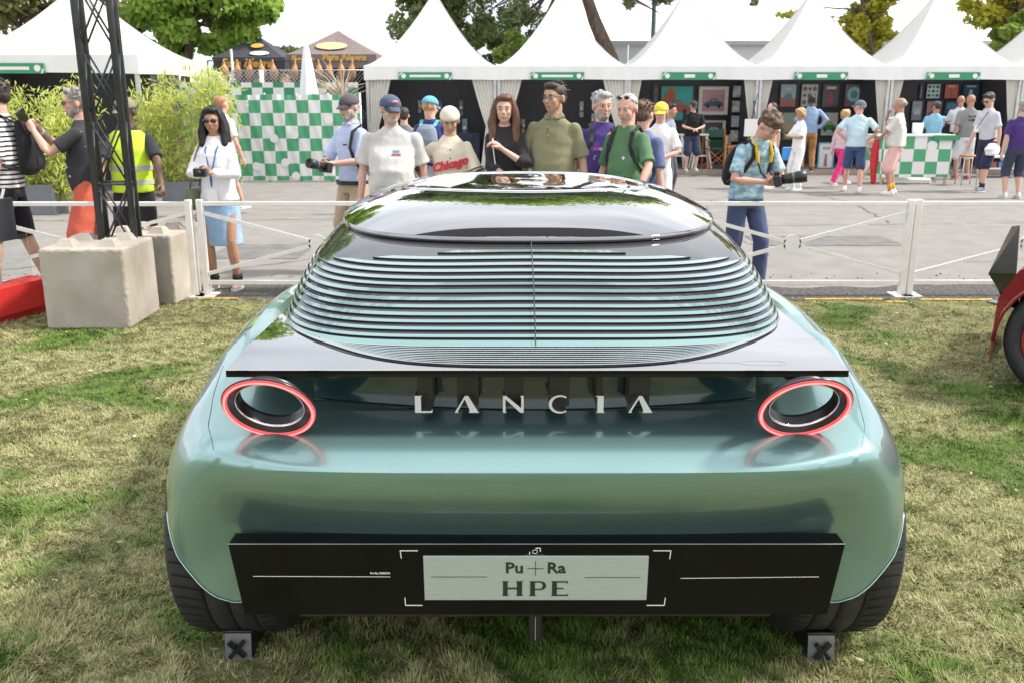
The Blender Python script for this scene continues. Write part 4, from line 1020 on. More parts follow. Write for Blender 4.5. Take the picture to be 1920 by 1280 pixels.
# ---- posters, frames and things inside the stalls
pr = random.Random(5)
def back_at(px, py, dD=0.0):
    D = D0+1.80+dD; return at(px, py, D), D
def framed(px0, py0, px1, py1, label, cols_, style='blocks', D=None, fr=(.03, .03, .03), tilt=0.0, mount=None, name='framed_poster', cat='poster', fw=.028, grp='framed posters in the stalls'):
    D = D or (D0+1.78); a = at(px0, py1, D); b = at(px1, py0, D); w_, h = b.x-a.x, b.z-a.z; cx, cz = (a.x+b.x)/2, (a.z+b.z)/2
    t = thing(name, label, cat, (cx, D, a.z), group=grp); t.rotation_euler = (tilt, 0, 0)
    mf = mat('frame_%.2f_%.2f_%.2f' % tuple(fr), fr, rough=.35)
    for (x0, x1, z0, z1) in ((-w_/2, w_/2, 0, fw), (-w_/2, w_/2, h-fw, h), (-w_/2, -w_/2+fw, fw, h-fw), (w_/2-fw, w_/2, fw, h-fw)):
        mb = MB(); mb.box(x0, x1, -.03, 0, z0, z1); mb.build('frame_bar', mf, t)
    m0 = mat('print_%.2f_%.2f_%.2f' % tuple(cols_[0]), cols_[0], rough=.35, var=.12, scale=4, spec=.5)
    mb = MB(); mb.box(-w_/2+fw, w_/2-fw, -.014, -.008, fw, h-fw); mb.build('print', m0, t)
    iw, ih = w_-2*fw, h-2*fw; x0, z0 = -iw/2, fw
    if mount:
        mb = MB(); mb.box(-w_/2+fw, w_/2-fw, -.0145, -.0141, fw, h-fw); 
        g_ = .12; mb2 = MB(); mb2.box(x0+iw*g_, x0+iw*(1-g_), -.0165, -.0148, z0+ih*g_, z0+ih*(1-g_)); 
        mb.build('mount', mat('mount_pale', (.68, .65, .60), rough=.8), t); mb2.build('picture', m0, t)
        x0, z0, iw, ih = x0+iw*g_, z0+ih*g_, iw*(1-2*g_), ih*(1-2*g_)
    yy = -.0185
    def shp(poly, c, i):
        mb = MB(); mb.prism([(x0+iw*u, z0+ih*v) for u, v in poly], yy-.0012*i, yy-.0012*i+.001)
        mb.build('printed_shape', mat('print_%.2f_%.2f_%.2f' % tuple(c), c, rough=.4, var=.1, scale=6), t)
    C = cols_[1:]
    if style == 'car':
        shp([(.06, .24), (.12, .40), (.30, .46), (.40, .60), (.62, .60), (.74, .47), (.92, .42), (.95, .24)], C[0], 1)
        for u in (.26, .76): shp([(u+.075*math.cos(2*pi*k/10), .24+.10*math.sin(2*pi*k/10)) for k in range(10)], (.02, .02, .02), 2)
        shp([(.38, .47), (.44, .56), (.60, .56), (.67, .47)], C[1 % len(C)], 2)
    elif style == 'scene':
        shp([(0, .0), (1, 0), (1, .35), (0, .42)], C[0], 1); shp([(.2, .3), (.3, .55), (.7, .62), (.85, .3)], C[1 % len(C)], 2); shp([(.3, .75), (.7, .75), (.7, .84), (.3, .84)], C[2 % len(C)], 3)
    elif style == 'tall':
        shp([(.36, .15), (.42, .62), (.58, .62), (.64, .15)], C[0], 1); shp([(.2, .78), (.8, .78), (.8, .9), (.2, .9)], C[1 % len(C)], 2)
    elif style == 'dots':
        k = 0
        for u in (.2, .5, .8):
            for v in (.2, .5, .8):
                k += 1; r = .13 if k % 2 else .09; shp([(u+r*math.cos(2*pi*q/10), v+r*.8*math.sin(2*pi*q/10)) for q in range(10)], C[k % len(C)], 1)
    elif style == 'round':
        shp([(.5+.38*math.cos(2*pi*q/16), .55+.34*math.sin(2*pi*q/16)) for q in range(16)], C[0], 1); shp([(.5+.2*math.cos(2*pi*q/16), .55+.18*math.sin(2*pi*q/16)) for q in range(16)], C[1 % len(C)], 2)
    return t
# stall with the teal poster (third tent)
framed(1236, 160, 1302, 228, 'large teal print with a red winged shape and a red car', [(.02, .34, .32), (.36, .08, .05), (.02, .25, .24)], 'car')
tp = at(1250, 196, D0+1.745)
mb = MB(); mb.prism([(0, 0), (.10, .30), (.20, .42), (.34, .30), (.30, .10), (.12, .02)], -.004, 0); tag(mb.build('poster_cutout', mat('cutout_red', (.40, .10, .06), rough=.5), None, (tp.x-.12, D0+1.745, tp.z-.02)), 'red fin-shaped print on the upper part of the teal poster', 'poster')
framed(1306, 160, 1369, 218, 'framed print of a blue racing car in front of pink stands', [(.45, .25, .28), (.05, .10, .16), (.15, .25, .35)], 'car', mount=True)
framed(1312, 224, 1363, 258, 'framed black-and-white print of a low sports car with a yellow post', [(.06, .07, .08), (.55, .57, .58), (.10, .1, .1)], 'car', mount=True)
framed(1222, 158, 1236, 215, 'narrow dark red and blue poster beside the curtain of the teal poster stall', [(.12, .05, .06), (.30, .12, .10), (.08, .12, .22), (.3, .15, .12)], 'scene')
mb = MB(); a, D_ = back_at(1322, 262); b, _ = back_at(1362, 290)
sb = thing('sign_board', 'dark green panel under the framed sports car print', 'sign', (a.x, D0+1.5, b.z)); mb.box(0, b.x-a.x, 0, .03, 0, a.z-b.z); mb.build('panel', mat('panel_dkgreen', (.02, .085, .055), rough=.6), sb); 
mb = MB(); mb.box(0.02, .05, .03, .06, .117-b.z, 0); mb.build('leg', M_pole, sb); mb = MB(); mb.box(b.x-a.x-.05, b.x-a.x-.02, .03, .06, .117-b.z, 0); mb.build('leg', M_pole, sb)
# print rack
t = thing('print_rack', 'black metal rack of small prints at the right of the teal poster stall', 'rack', (at(1392, 200, D0+1.6).x, D0+1.6, .118))
for x in (-.28, -.02, .27): mb = MB(); mb.box(x-.012, x+.012, -.012, .012, 0, 1.85); mb.build('upright', M_black if 'M_black' in globals() else M_dark, t)
for i in range(5):
    for j in range(2):
        mb = MB(); mb.box(-.25+.26*j, -.03+.26*j, -.04, -.03, .2+.34*i, .46+.34*i); mb.build('small_print', mat('sp%d' % ((i*2+j) % 4), [(.45, .47, .52), (.12, .22, .40), (.5, .5, .5), (.16, .15, .2)][(i*2+j) % 4], rough=.5, var=.4, scale=9), t)
t = thing('easel', 'white board on a black easel between the teal poster stall and the poster wall', 'easel', (at(1408, 300, D0-.2).x, D0-.2, 0))
for a_, b_ in (((-.25, 0, 0), (.05, 0, 1.75)), ((.25, 0, 0), (-.03, 0, 1.6)), ((0, .5, 0), (0, 0, 1.6))): mb = MB(); mb.tube([a_, b_], .014, 6); mb.build('leg', M_dark, t)
mb = MB(); mb.box(-.2, .2, -.05, -.03, .85, 1.22); mb.build('board', M_tent, t)
# director's chairs
M_wood = mat('chair_wood', (.45, .17, .06), rough=.45, var=.15)
M_cgreen = mat('chair_canvas', (.03, .10, .07), rough=.8)
def director_chair(px, py, label, rz=0.0):
    p = gnd(px, py); t = thing('director_chair', label, 'chair', (p.x, p.y, 0.118 if p.y > D0 else 0), rz, group='folding wooden director chairs')
    for s_ in (-1, 1):
        mb = MB(); mb.bar((s_*.25, -.2, 0), (s_*.25, -.2, .62), .03, .03); mb.build('leg', M_wood, t)
        mb = MB(); mb.bar((s_*.25, .2, 0), (s_*.25, .2, .88), .03, .03); mb.build('leg', M_wood, t)
        mb = MB(); mb.box(s_*.25-.03, s_*.25+.03, -.24, .22, .622, .645); mb.build('armrest', M_wood, t)
    for y in (-.2, .2):
        mb = MB(); mb.bar((-.24, y, .04), (.24, y+.03, .42), .025, .02); mb.build('cross_brace', M_wood, t)
        mb = MB(); mb.bar((.24, y+.0, .04), (-.24, y-.03, .42), .025, .02); mb.build('cross_brace', M_wood, t)
    mb = MB(); mb.box(-.25, .25, -.2, .2, .43, .445); mb.build('seat', M_cgreen, t)
    mb = MB(); mb.box(-.25, .25, .19, .21, .68, .86); mb.build('backrest', M_cgreen, t)
director_chair(1340, 326, 'wooden director chair with green canvas beside the man in black', 0.1)
director_chair(1378, 330, 'wooden director chair turned sideways, right of the other one', 1.2)
# white trestle legs with boards on them
def trestle(px, py, label):
    p = gnd(px, py); t = thing('trestle_stool', label, 'stool', (p.x, p.y, 0), group='white trestle legs by the teal poster stall')
    for sx in (-1, 1):
        for sy in (-1, 1): mb = MB(); mb.bar((sx*.22, sy*.18, .118), (sx*.10, sy*.08, .85), .03, .03); mb.build('leg', M_tent, t)
    mb = MB(); mb.box(-.14, .14, -.12, .12, .85, .88); mb.build('top', M_tent, t)
    for z in (.4,):
        for sy in (-1, 1): mb = MB(); mb.bar((-.17, sy*.14, z), (.17, sy*.14, z), .02, .02); mb.build('stretcher', M_tent, t)
trestle(1312, 326, 'white trestle stool under the man in the black shirt')
trestle(1266, 326, 'white trestle stool left of the man in the black shirt')
# poster wall of the fourth tent
rows = [((1460, 157, 1495, 202), [(.30, .42, .44), (.38, .10, .07), (.12, .2, .25), (.5, .5, .5)], 'scene', 'teal and brick red poster, first of the upper row in the poster wall'),
        ((1499, 157, 1536, 202), [(.45, .45, .46), (.05, .05, .06), (.12, .12, .13)], 'dots', 'white poster patterned with black rings and dots'),
        ((1539, 157, 1576, 202), [(.11, .10, .11), (.42, .07, .08), (.5, .5, .5)], 'tall', 'charcoal poster with a thin red figure'),
        ((1580, 157, 1621, 202), [(.20, .15, .17), (.35, .55, .62), (.12, .30, .30)], 'round', 'mauve poster with a pale blue round head'),
        ((1632, 157, 1661, 187), [(.34, .56, .57), (.03, .05, .07), (.3, .5, .5)], 'round', 'pale turquoise poster with a small dark helmet, by the curtain'),
        ((1632, 190, 1661, 228), [(.28, .10, .09), (.5, .42, .40), (.2, .08, .08)], 'car', 'red poster with a pale car, below the turquoise one'),
        ((1462, 210, 1493, 264), [(.30, .31, .22), (.10, .2, .1), (.4, .3, .15), (.3, .3, .3)], 'scene', 'olive poster in the lower row behind the tan-shirted man'),
        ((1536, 210, 1573, 256), [(.42, .42, .42), (.02, .16, .06), (.52, .38, .02)], 'car', 'grey poster with a green car over a yellow band'),
        ((1634, 232, 1661, 258), [(.22, .14, .13), (.4, .3, .25), (.1, .1, .1)], 'car', 'small brown poster at the bottom right of the poster wall')]
for (b_, c_, s_, l_) in rows: framed(*b_, l_, c_, s_, fr=(.025, .025, .03), fw=.02)
framed(1531, 268, 1565, 322, 'tall white framed poster with a red bull-like outline, leaning at the platform', [(.70, .74, .76), (.45, .16, .15), (.5, .3, .3)], 'tall', D=D0+.6, fr=(.25, .45, .60), grp='framed posters in the stalls')
rows = [((1722, 157, 1732, 186), [(.10, .16, .30), (.2, .3, .5), (.1, .1, .2)], 'tall', 'narrow blue poster beside the curtain of the fifth tent'),
        ((1734, 157, 1765, 186), [(.40, .60, .58), (.06, .07, .07), (.06, .07, .07)], 'dots', 'mint poster with two dark cars from above'),
        ((1768, 157, 1799, 186), [(.50, .12, .10), (.22, .14, .08), (.6, .4, .38)], 'tall', 'coral red poster with a brown figure'),
        ((1802, 157, 1838, 186), [(.03, .09, .15), (.45, .5, .52), (.4, .45, .5)], 'tall', 'dark blue poster with a white streak'),
        ((1841, 157, 1869, 208), [(.10, .09, .095), (.3, .3, .3), (.2, .2, .2)], 'round', 'black poster with a grey helmet figure'),
        ((1872, 157, 1890, 208), [(.12, .10, .10), (.25, .2, .2), (.2, .2, .2)], 'tall', 'narrow dark grey poster, right of the helmet one'),
        ((1893, 157, 1912, 208), [(.20, .07, .08), (.35, .1, .1), (.3, .2, .2)], 'tall', 'narrow dark red poster at the right end of the upper row'),
        ((1706, 189, 1731, 227), [(.32, .36, .40), (.2, .24, .3), (.5, .5, .55)], 'scene', 'grey-blue poster in the second row by the curtain'),
        ((1733, 189, 1767, 228), [(.40, .16, .14), (.16, .06, .06), (.5, .3, .3)], 'car', 'salmon poster behind the light blue shirt'),
        ((1769, 189, 1799, 214), [(.04, .10, .16), (.10, .25, .35), (.1, .2, .3)], 'round', 'petrol blue poster in the second row'),
        ((1706, 230, 1730, 256), [(.12, .11, .12), (.3, .3, .3), (.2, .2, .2)], 'car', 'small dark poster above the white bin'),
        ((1891, 216, 1903, 244), [(.55, .33, .03), (.2, .1, .02), (.1, .1, .1)], 'tall', 'narrow amber poster behind the man with the white bag')]
for (b_, c_, s_, l_) in rows: framed(*b_, l_, c_, s_, fr=(.02, .02, .025), fw=.016)
# giant wristwatch panels in the first two tents
def watch(px, py0, py1, label, dialc, bandc):
    D = D0+1.76; a = at(px, py1, D); b = at(px, py0, D); h = b.z-a.z; w_ = h*.26
    t = thing('watch_panel', label, 'display', (a.x, D, a.z), group='watch-shaped panels in the dark stalls')
    mb = MB(); mb.box(-w_/2, w_/2, -.02, 0, h*.60, h); mb.build('strap', mat('st%s' % (bandc,), bandc, rough=.7), t)
    mb = MB(); mb.box(-w_/2, w_/2, -.02, 0, 0, h*.36); mb.build('strap', mat('st%s' % (bandc,), bandc), t)
    mb = MB(); mb.lathe([(0, -.04), (h*.14, -.04), (h*.15, -.02), (h*.15, 0)], 18, M=Matrix.Rotation(-pi/2, 4, 'X'), c=(0, 0, h*.48)); mb.V = [(v[0], v[1] if v[1] <= 0 else -v[1], v[2]) for v in mb.V]; mb.build('case', mat('dl%s' % (dialc,), dialc, rough=.3, metal=.5), t)
for a in ((787, 189, 212, 'grey-strapped watch panel on the wall at the left of the first stall', (.5, .5, .5), (.35, .30, .27)),
          (826, 190, 214, 'watch panel beside the capped man with the turquoise backpack', (.4, .42, .45), (.12, .13, .15)),
          (865, 189, 218, 'brown-strapped watch panel on the right part of the first stall wall', (.5, .5, .5), (.22, .18, .17)),
          (872, 223, 260, 'pale blue watch panel low on the wall of the first stall', (.55, .6, .65), (.25, .38, .48)),
          (1050, 190, 212, 'watch panel right behind the head of the man in the olive polo', (.5, .5, .45), (.40, .36, .30)),
          (1090, 191, 220, 'tan-strapped watch panel in the middle of the second stall wall', (.55, .5, .45), (.42, .38, .33)),
          (981, 224, 250, 'mustard-strapped watch panel behind the long-haired woman', (.5, .45, .35), (.38, .30, .16)),
          (1112, 213, 240, 'white watch panel behind the man in the purple T-shirt', (.6, .6, .6), (.5, .5, .48))): watch(*a)
# display tables in the dark stalls
for (a, b, lab) in ((790, 900, 'dark cloth-covered display table in the first stall'), (975, 1190, 'dark cloth-covered display table in the second stall'), (1225, 1262, 'dark blue covered table at the left of the teal poster stall')):
    p = at(a, 300, D0+.9); q = at(b, 300, D0+.9); t = thing('display_table', lab, 'table', ((p.x+q.x)/2, D0+.9, .118), group='covered display tables'); h = (q.x-p.x)/2
    mb = MB(); mb.box(-h, h, -.3, .3, .72, .76); mb.build('tabletop', M_dark, t); mb = MB()
    mb.grid([[(-h+2*h*i/24, -.31-.012*math.sin(i*1.9), .74) for i in range(25)], [(-h+2*h*i/24, -.33-.03*math.sin(i*1.9), .02) for i in range(25)]]); mb.build('tablecloth', mat('cloth_navy', (.03, .035, .06), rough=.9), t)
# checkered counter in front of the fifth tent
def checker(name, c1, c2, size, ox=0, oz=0, rough=.55, plane='xz'):
    if name in MATS: return MATS[name]
    m = bpy.data.materials.new(name); m.use_nodes = True; n = m.node_tree; L = n.links; b = n.nodes['Principled BSDF']
    t_ = n.nodes.new('ShaderNodeTexCoord'); mp_ = n.nodes.new('ShaderNodeMapping'); ck = n.nodes.new('ShaderNodeTexChecker'); ck.inputs['Scale'].default_value = 1.0
    mp_.inputs['Scale'].default_value = (1/size[0], 0 if plane == 'xz' else 1/size[0], 1/size[1]); mp_.inputs['Location'].default_value = (ox, .5, oz)
    ck.inputs['Color1'].default_value = (*c1, 1); ck.inputs['Color2'].default_value = (*c2, 1)
    L.new(t_.outputs['Object'], mp_.inputs[0]); L.new(mp_.outputs[0], ck.inputs['Vector'])
    nz_ = n.nodes.new('ShaderNodeTexNoise'); nz_.inputs['Scale'].default_value = 3; mx_ = n.nodes.new('ShaderNodeMix'); mx_.data_type = 'RGBA'; mx_.blend_type = 'MULTIPLY'; mx_.inputs[0].default_value = .3
    L.new(t_.outputs['Object'], nz_.inputs['Vector']); L.new(ck.outputs[0], mx_.inputs[6]); L.new(nz_.outputs[1], mx_.inputs[7]); L.new(ck.outputs[0], b.inputs['Base Color'])
    b.inputs['Roughness'].default_value = rough; MATS[name] = m; return m
WHT = (.78, .77, .75); GRN = (.085, .37, .18)
p = gnd(1645, 346); q = gnd(1778, 346); t = thing('counter', 'counter wrapped in green and white checks in front of the fifth tent', 'counter', ((p.x+q.x)/2, p.y, 0)); h = (q.x-p.x)/2
cz = .245
mb = MB(); mb.box(-h+.06, h, 0, .015, .14, .93); cc = mb.build('front_panel', checker('check_counter', WHT, GRN, (cz, cz), .22, .20), t)
mb = MB(); mb.add([(-h+.06, 0, .14), (-h-.10, .5, .14), (-h-.10, .5, .93), (-h+.06, 0, .93)], [(0, 1, 2, 3)]); mb.build('side_panel', checker('check_counter_side', WHT, GRN, (.08, cz), .3, .20), t)
mb = MB(); mb.box(-h-.10, h+.03, -.03, .52, .932, .962); mb.build('top', M_tent, t)
mb = MB(); mb.box(h-.42, h+.10, -.05, -.034, .86, .955); mb.build('cloth_edge', M_green, t)
for x in (-h+.08, h-.06):
    for y in (.03, .47): mb = MB(); mb.box(x-.02, x+.02, y-.01, y+.03, 0, .14); mb.build('leg', mat('leg_wood', (.55, .40, .24), rough=.6), t)
mb = MB(); mb.box(-h+.35, h-.3, .1, .4, 0.0, .10, bev=.02); mb.build('base_box', M_tent, t)
mb = MB(); mb.disc(.10, .003, M=Matrix.Rotation(pi/2, 4, 'X'), c=(h*.42, -.003, .75)); mb.build('badge', M_tent, t)
mb = MB(); mb.lathe([(0, 0), (.09, 0), (.105, .22), (.10, .22), (.085, .01), (0, .01)], 20); tag(mb.build('bin', M_tent, None, (at(1719, 255, t.location.y+.25).x, t.location.y+.25, .962)), 'white bucket on the checkered counter', 'bucket')
# bar stool
p = gnd(1810, 347); t = thing('bar_stool', 'thin metal stool with a wooden seat at the right end of the checkered counter', 'stool', (p.x, p.y, 0))
for sx in (-1, 1):
    for sy in (-1, 1): mb = MB(); mb.tube([(sx*.15, sy*.13, 0), (sx*.13, sy*.11, .55)], .012, 6); mb.build('leg', M_pole, t)
mb = MB(); mb.lathe([(0, .55), (.17, .55), (.175, .565), (.17, .58), (0, .58)], 20); mb.build('seat', M_wood, t)
mb = MB(); mb.tube([(.14, .12, .2), (-.14, .12, .2), (-.14, -.12, .2), (.14, -.12, .2), (.14, .12, .2)], .008, 5); mb.build('foot_ring', M_pole, t)
# low print trolley at the right stall
p = gnd(1885, 335); t = thing('print_trolley', 'low white-edged trolley with folders beside the man with the white bag', 'trolley', (p.x+.1, p.y+.4, 0))
for z in (.18, .42): mb = MB(); mb.box(-.4, .4, -.25, .25, z, z+.03); mb.build('shelf', M_tent, t)
for sx in (-1, 1): mb = MB(); mb.bar((sx*.42, -.22, 0), (sx*.30, .1, .8), .04, .04); mb.build('leg', M_dark, t)
for i in range(4): mb = MB(); mb.box(-.36+.19*i, -.22+.19*i, -.2, .2, .212, .33); mb.build('folder', mat('fold%d' % i, [(.35, .08, .05), (.1, .25, .4), (.5, .45, .4), (.08, .1, .14)][i], rough=.6), t)
p = at(1700, 330, 18); t = thing('bench', 'wooden folding bench frame behind the striding shoppers', 'bench', (at(1633, 300, 18.6).x, 18.6, 0))
for a_, b_ in (((-.2, 0, 0), (.3, 0, .8)), ((.3, 0, 0), (-.1, 0, .7))): mb = MB(); mb.bar(a_, b_, .04, .03); mb.build('leg', mat('leg_wood', (.55, .40, .24)), t)
mb = MB(); mb.box(-.2, .4, -.15, .15, .80, .83); mb.build('seat', mat('leg_wood', (.55, .40, .24)), t)

# ================================================================== CHECKERED FENCE AND FOOD STALLS AT THE LEFT
p = gnd(470, 341); Dc = p.y; xa_, xb_ = at(262, 250, Dc).x, at(676, 250, Dc).x; zt = at(470, 177, Dc).z; sq_ = 22.3/scale_at(Dc, 1.0)
t = thing('checkered_fence', 'fence banner of green and white squares behind the people at the left', 'fence', (0, Dc, 0))
nx = 150; G = []
for i in range(25):
    z = .02+(zt-.02)*i/24; G.append([(xa_+(xb_-xa_)*j/nx, .02*math.sin(j*.33)*math.sin(i*.25+1)+.012*math.sin(j*.9+i*.6), z-.018*abs(math.sin(j*.105))*(i == 24)) for j in range(nx+1)])
mb = MB(); mb.grid(G); mb.S = [True]*len(mb.F); mb.build('banner', checker('check_fence', WHT, GRN, (sq_, sq_*1.04), .0, .55), t)
for i in range(8):
    x = xa_+(xb_-xa_)*i/7; mb = MB(); mb.tube([(x, .08, 0), (x, .08, zt+.02)], .025, 8); mb.build('post', M_pole, t)
q = random.Random(3)
for (px, py) in ((536, 305), (617, 225), (553, 253), (628, 300), (515, 260), (482, 312), (556, 330)):
    a = at(px, py, Dc); mb = MB(); mb.disc(.085, .004, M=Matrix.Rotation(pi/2, 4, 'X'), c=(a.x, -.045, a.z)); mb.build('badge', M_tent, t)
D2 = Dc+1.6; t2 = thing('checkered_fence', 'strip of smaller green and white squares showing above the main checkered fence', 'fence', (0, D2, 0))
a = at(262, 155, D2); b = at(672, 178, D2); s2_ = 20/scale_at(D2, 1.7)
mb = MB(); mb.grid([[(a.x, 0, .1), (b.x, 0, .1)], [(a.x, 0, a.z), (b.x, 0, a.z)]]); mb.build('banner', checker('check_fence2', WHT, (.05, .26, .12), (s2_, s2_*1.05), .35, .30), t2)
# chain link fence behind
D3 = Dc+2.3; t = thing('chain_link_fence', 'chain-link fence above the checkered strip, in front of the hanging hams', 'fence', (0, D3, 0))
a = at(437, 132, D3); b = at(700, 175, D3); M_wire = mat('galvanised', (.42, .43, .44), rough=.4, metal=.7)
mb = MB(); st_ = .085; L_ = b.x-a.x; hgt = a.z-1.2
x = a.x-hgt
while x+hgt < b.x:
    for dirn in (1, -1):
        x0 = x if dirn == 1 else x+hgt; x1 = x0+dirn*hgt
        mb.tube([(x0, 0, 1.2), (x1, 0.004*dirn, a.z)], .0085, 4, caps=False)
    x += st_
o_ = mb.build('wire_mesh', M_wire, t); o_['kind'] = 'stuff'
for px in (437, 575, 700): mb = MB(); x = at(px, 150, D3).x; mb.tube([(x, .02, 0), (x, .02, a.z+(.45 if px == 437 else .02))], .03, 8); mb.build('post', M_pole, t)
mb = MB(); x = at(493, 150, D3).x; mb.tube([(x, -.1, 0), (x, -.1, a.z)], .05, 10); tag(mb.build('fence_post', M_tent, None, (0, D3, 0)), 'white post in front of the chain-link fence', 'post')
mb = MB(); mb.tube([(a.x, 0, a.z), (b.x, 0, a.z)], .012, 6); mb.build('top_rail', M_wire, t)
# canopies
def canopy(label, px0, px1, pyt, pye, D, m, txt=None, ovals=(), name='gazebo'):
    a = at(px0, pye, D); b = at(px1, pye, D); w_ = (b.x-a.x)/2; zt = at((px0+px1)/2, pyt, D+w_).z; ze = a.z; cx = (a.x+b.x)/2
    t = thing(name, label, 'canopy', (cx, D+w_, 0), group='food stall canopies')
    mb = MB(); G = []
    for i in range(9):
        r = 1-i/8*.995; G.append([])
        for k in range(33):
            tt = 4*k/32; s_ = int(tt) % 4; f = tt-int(tt); x, y = [(-1+2*f, -1), (1, -1+2*f), (1-2*f, 1), (-1, 1-2*f)][s_]
            G[-1].append((x*w_*r, y*w_*r, ze+.12+(zt-ze-.12)*(1-r)**1.12-.04*(1-abs(x*y))*math.sin(pi*r)))
    mb.grid(G); mb.build('roof', m, t)
    for (x0, y0, x1, y1) in ((-w_, -w_, w_, -w_), (w_, -w_, w_, w_), (-w_, w_, -w_, -w_)):
        mb = MB(); mb.grid([[(x0, y0, ze+.12), (x1, y1, ze+.12)], [(x0, y0, ze-.2), ((x1), y1, ze-.2)]]); mb.build('valance', m, t)
    for sx in (-1, 1):
        for sy in (-1, 1): mb = MB(); mb.box(sx*(w_-.05)-.02, sx*(w_-.05)+.02, sy*(w_-.05)-.02, sy*(w_-.05)+.02, 0, ze+.1); mb.build('pole', M_pole, t)
    mb = MB(); mb.box(-w_+.05, w_-.05, w_-.12, w_-.09, 0, ze); mb.build('back_wall', M_dark, t)
    if txt:
        for (s_, x, z, sz, mm, rx) in txt:
            text_mesh(s_, sz, .003, mm, t, 'lettering', (x, -w_-.012, ze+z), rot=(pi/2, 0, 0), bold=.012, shear=.3)
    for (x, zf, r1, r2, mm) in ovals:
        slope = math.atan2(zt-ze, w_); y = -w_*(1-zf); z = ze+.12+(zt-ze-.12)*zf**1.12+.03
        mb = MB(); mb.ball((0, 0, 0), (r1, .012, r2), 20, 6); mb.build('emblem', mm, t, (x, y-.02, z), (-(pi/2-slope), 0, 0))
    return t
M_gold = mat('print_gold', (.62, .36, .06), rough=.5, var=.1); M_palegold = mat('print_pale_gold', (.60, .47, .24), rough=.5)
M_cblack = mat('canopy_black', (.045, .047, .06), rough=.75, var=.15); M_cbrown = mat('canopy_brown', (.20, .155, .15), rough=.75, var=.1)
canopy('black gazebo with orange lettering behind the bamboo', 398, 534, 66, 118, 22.5, M_cblack, [('Pata Negra', -.05, -.02, .27, M_gold, 0)], [(.24, .16, .24, .08, M_tent), (.12, .50, .16, .09, M_gold)])
canopy('grey-brown gazebo with pale gold emblems, right of the black one', 536, 706, 58, 112, 23.0, M_cbrown, [('Pata Negra', .3, .03, .24, M_gold, 0), ('Iberico', -.7, .0, .2, M_gold, 0)], [(-.05, .34, .40, .17, M_palegold)])
canopy('dark grey gazebo at the left behind the truss', 200, 300, 88, 112, 23.5, M_cblack)
canopy('taupe parasol canopy at the left edge above the white tent', -60, 22, 78, 92, 19, M_cbrown)
# hanging hams
M_ham = mat('ham_brown', (.42, .20, .07), rough=.5, var=.35, scale=7)
k = 0
HAMS = [(445, 'under the lettering of the black canopy'), (468, ''), (490, ''), (512, ''), (553, ''), (572, ''), (598, ''), (618, ''), (640, ''), (421, ''), (660, '')]
for i, (px, _l) in enumerate(HAMS):
    a = at(px, 124, 22.4); L0 = ['leftmost', 'second', 'third', 'fourth', 'fifth', 'sixth', 'seventh', 'eighth', 'ninth', 'tenth', 'rightmost'][sorted(h[0] for h in HAMS).index(px)]
    mb = MB(); mb.sm = True; mb.lathe([(0, -.36), (.045, -.34), (.10, -.24), (.115, -.14), (.075, -.02), (.03, .08), (.02, .16), (0, .17)], 10)
    tag(mb.build('hanging_ham', M_ham, None, (a.x, 22.4, a.z-.02), (0, .12*math.sin(i*2), 0)), '%s of the brown hams hanging under the canopies' % L0, 'ham', 'hams hanging under the canopies')
t = thing('ham_rail', 'dark rail that carries the hanging hams', 'rail', (at(540, 116, 22.4).x, 22.4, 0)); mb = MB(); z = at(540, 117, 22.4).z+.03
mb.tube([(-1.9, 0, z), (1.9, 0, z)], .015, 6); mb.build('bar', M_dark, t)
for s_ in (-1, 1): mb = MB(); mb.tube([(s_*1.9, 0, 0), (s_*1.9, 0, z)], .02, 6); mb.build('post', M_dark, t)
# folded parasol
p = at(578, 175, Dc+.9); t = thing('folded_parasol', 'closed white parasol standing behind the checkered fence', 'parasol', (at(576, 130, Dc+.9).x, Dc+.9, 0)); zt_ = at(575, 82, Dc+.9).z
G = []
for i in range(13):
    f = i/12; r = (.03+.20*f**.8)*(1 if f < .96 else .9); G.append([(r*(1+.12*math.sin(7*a_))*math.cos(a_), r*(1+.12*math.sin(7*a_))*math.sin(a_), zt_-(zt_-1.35)*f) for a_ in [2*pi*k/42 for k in range(43)]])
mb = MB(); mb.grid(G); mb.S = [True]*len(mb.F); mb.build('canopy', M_tent, t); mb = MB(); mb.tube([(0, 0, 0), (0, 0, zt_+.03)], .025, 8); mb.build('pole', M_tent, t)
mb = MB(); mb.box(-.25, .25, -.25, .25, 0, .05); mb.build('base', M_plant, t)
# bare pale shrub
q = random.Random(8); t = thing('bare_shrub', 'pale leafless shrub beside the first white tent', 'shrub', (at(641, 175, Dc+1.2).x, Dc+1.2, 0)); M_dryb = mat('dry_branch', (.50, .40, .30), rough=.9)
mb = MB(); mb.tube([(0, 0, 0), (.02, 0, 1.7)], [.05, .04], 8); mb.build('trunk', M_dryb, t)
for i in range(26):
    a = q.uniform(-1.3, 1.3); L_ = q.uniform(.35, .95); y = q.uniform(-.3, .3); z0 = q.uniform(1.5, 1.75)
    e = (math.sin(a)*L_, y, z0+math.cos(a)*L_*.9); mb = MB(); mb.tube([(.02, 0, z0), (e[0]*.5, y*.5, z0+(e[2]-z0)*.55+.05), e], [.02, .012, .004], 5); mb.build('branch', M_dryb, t)

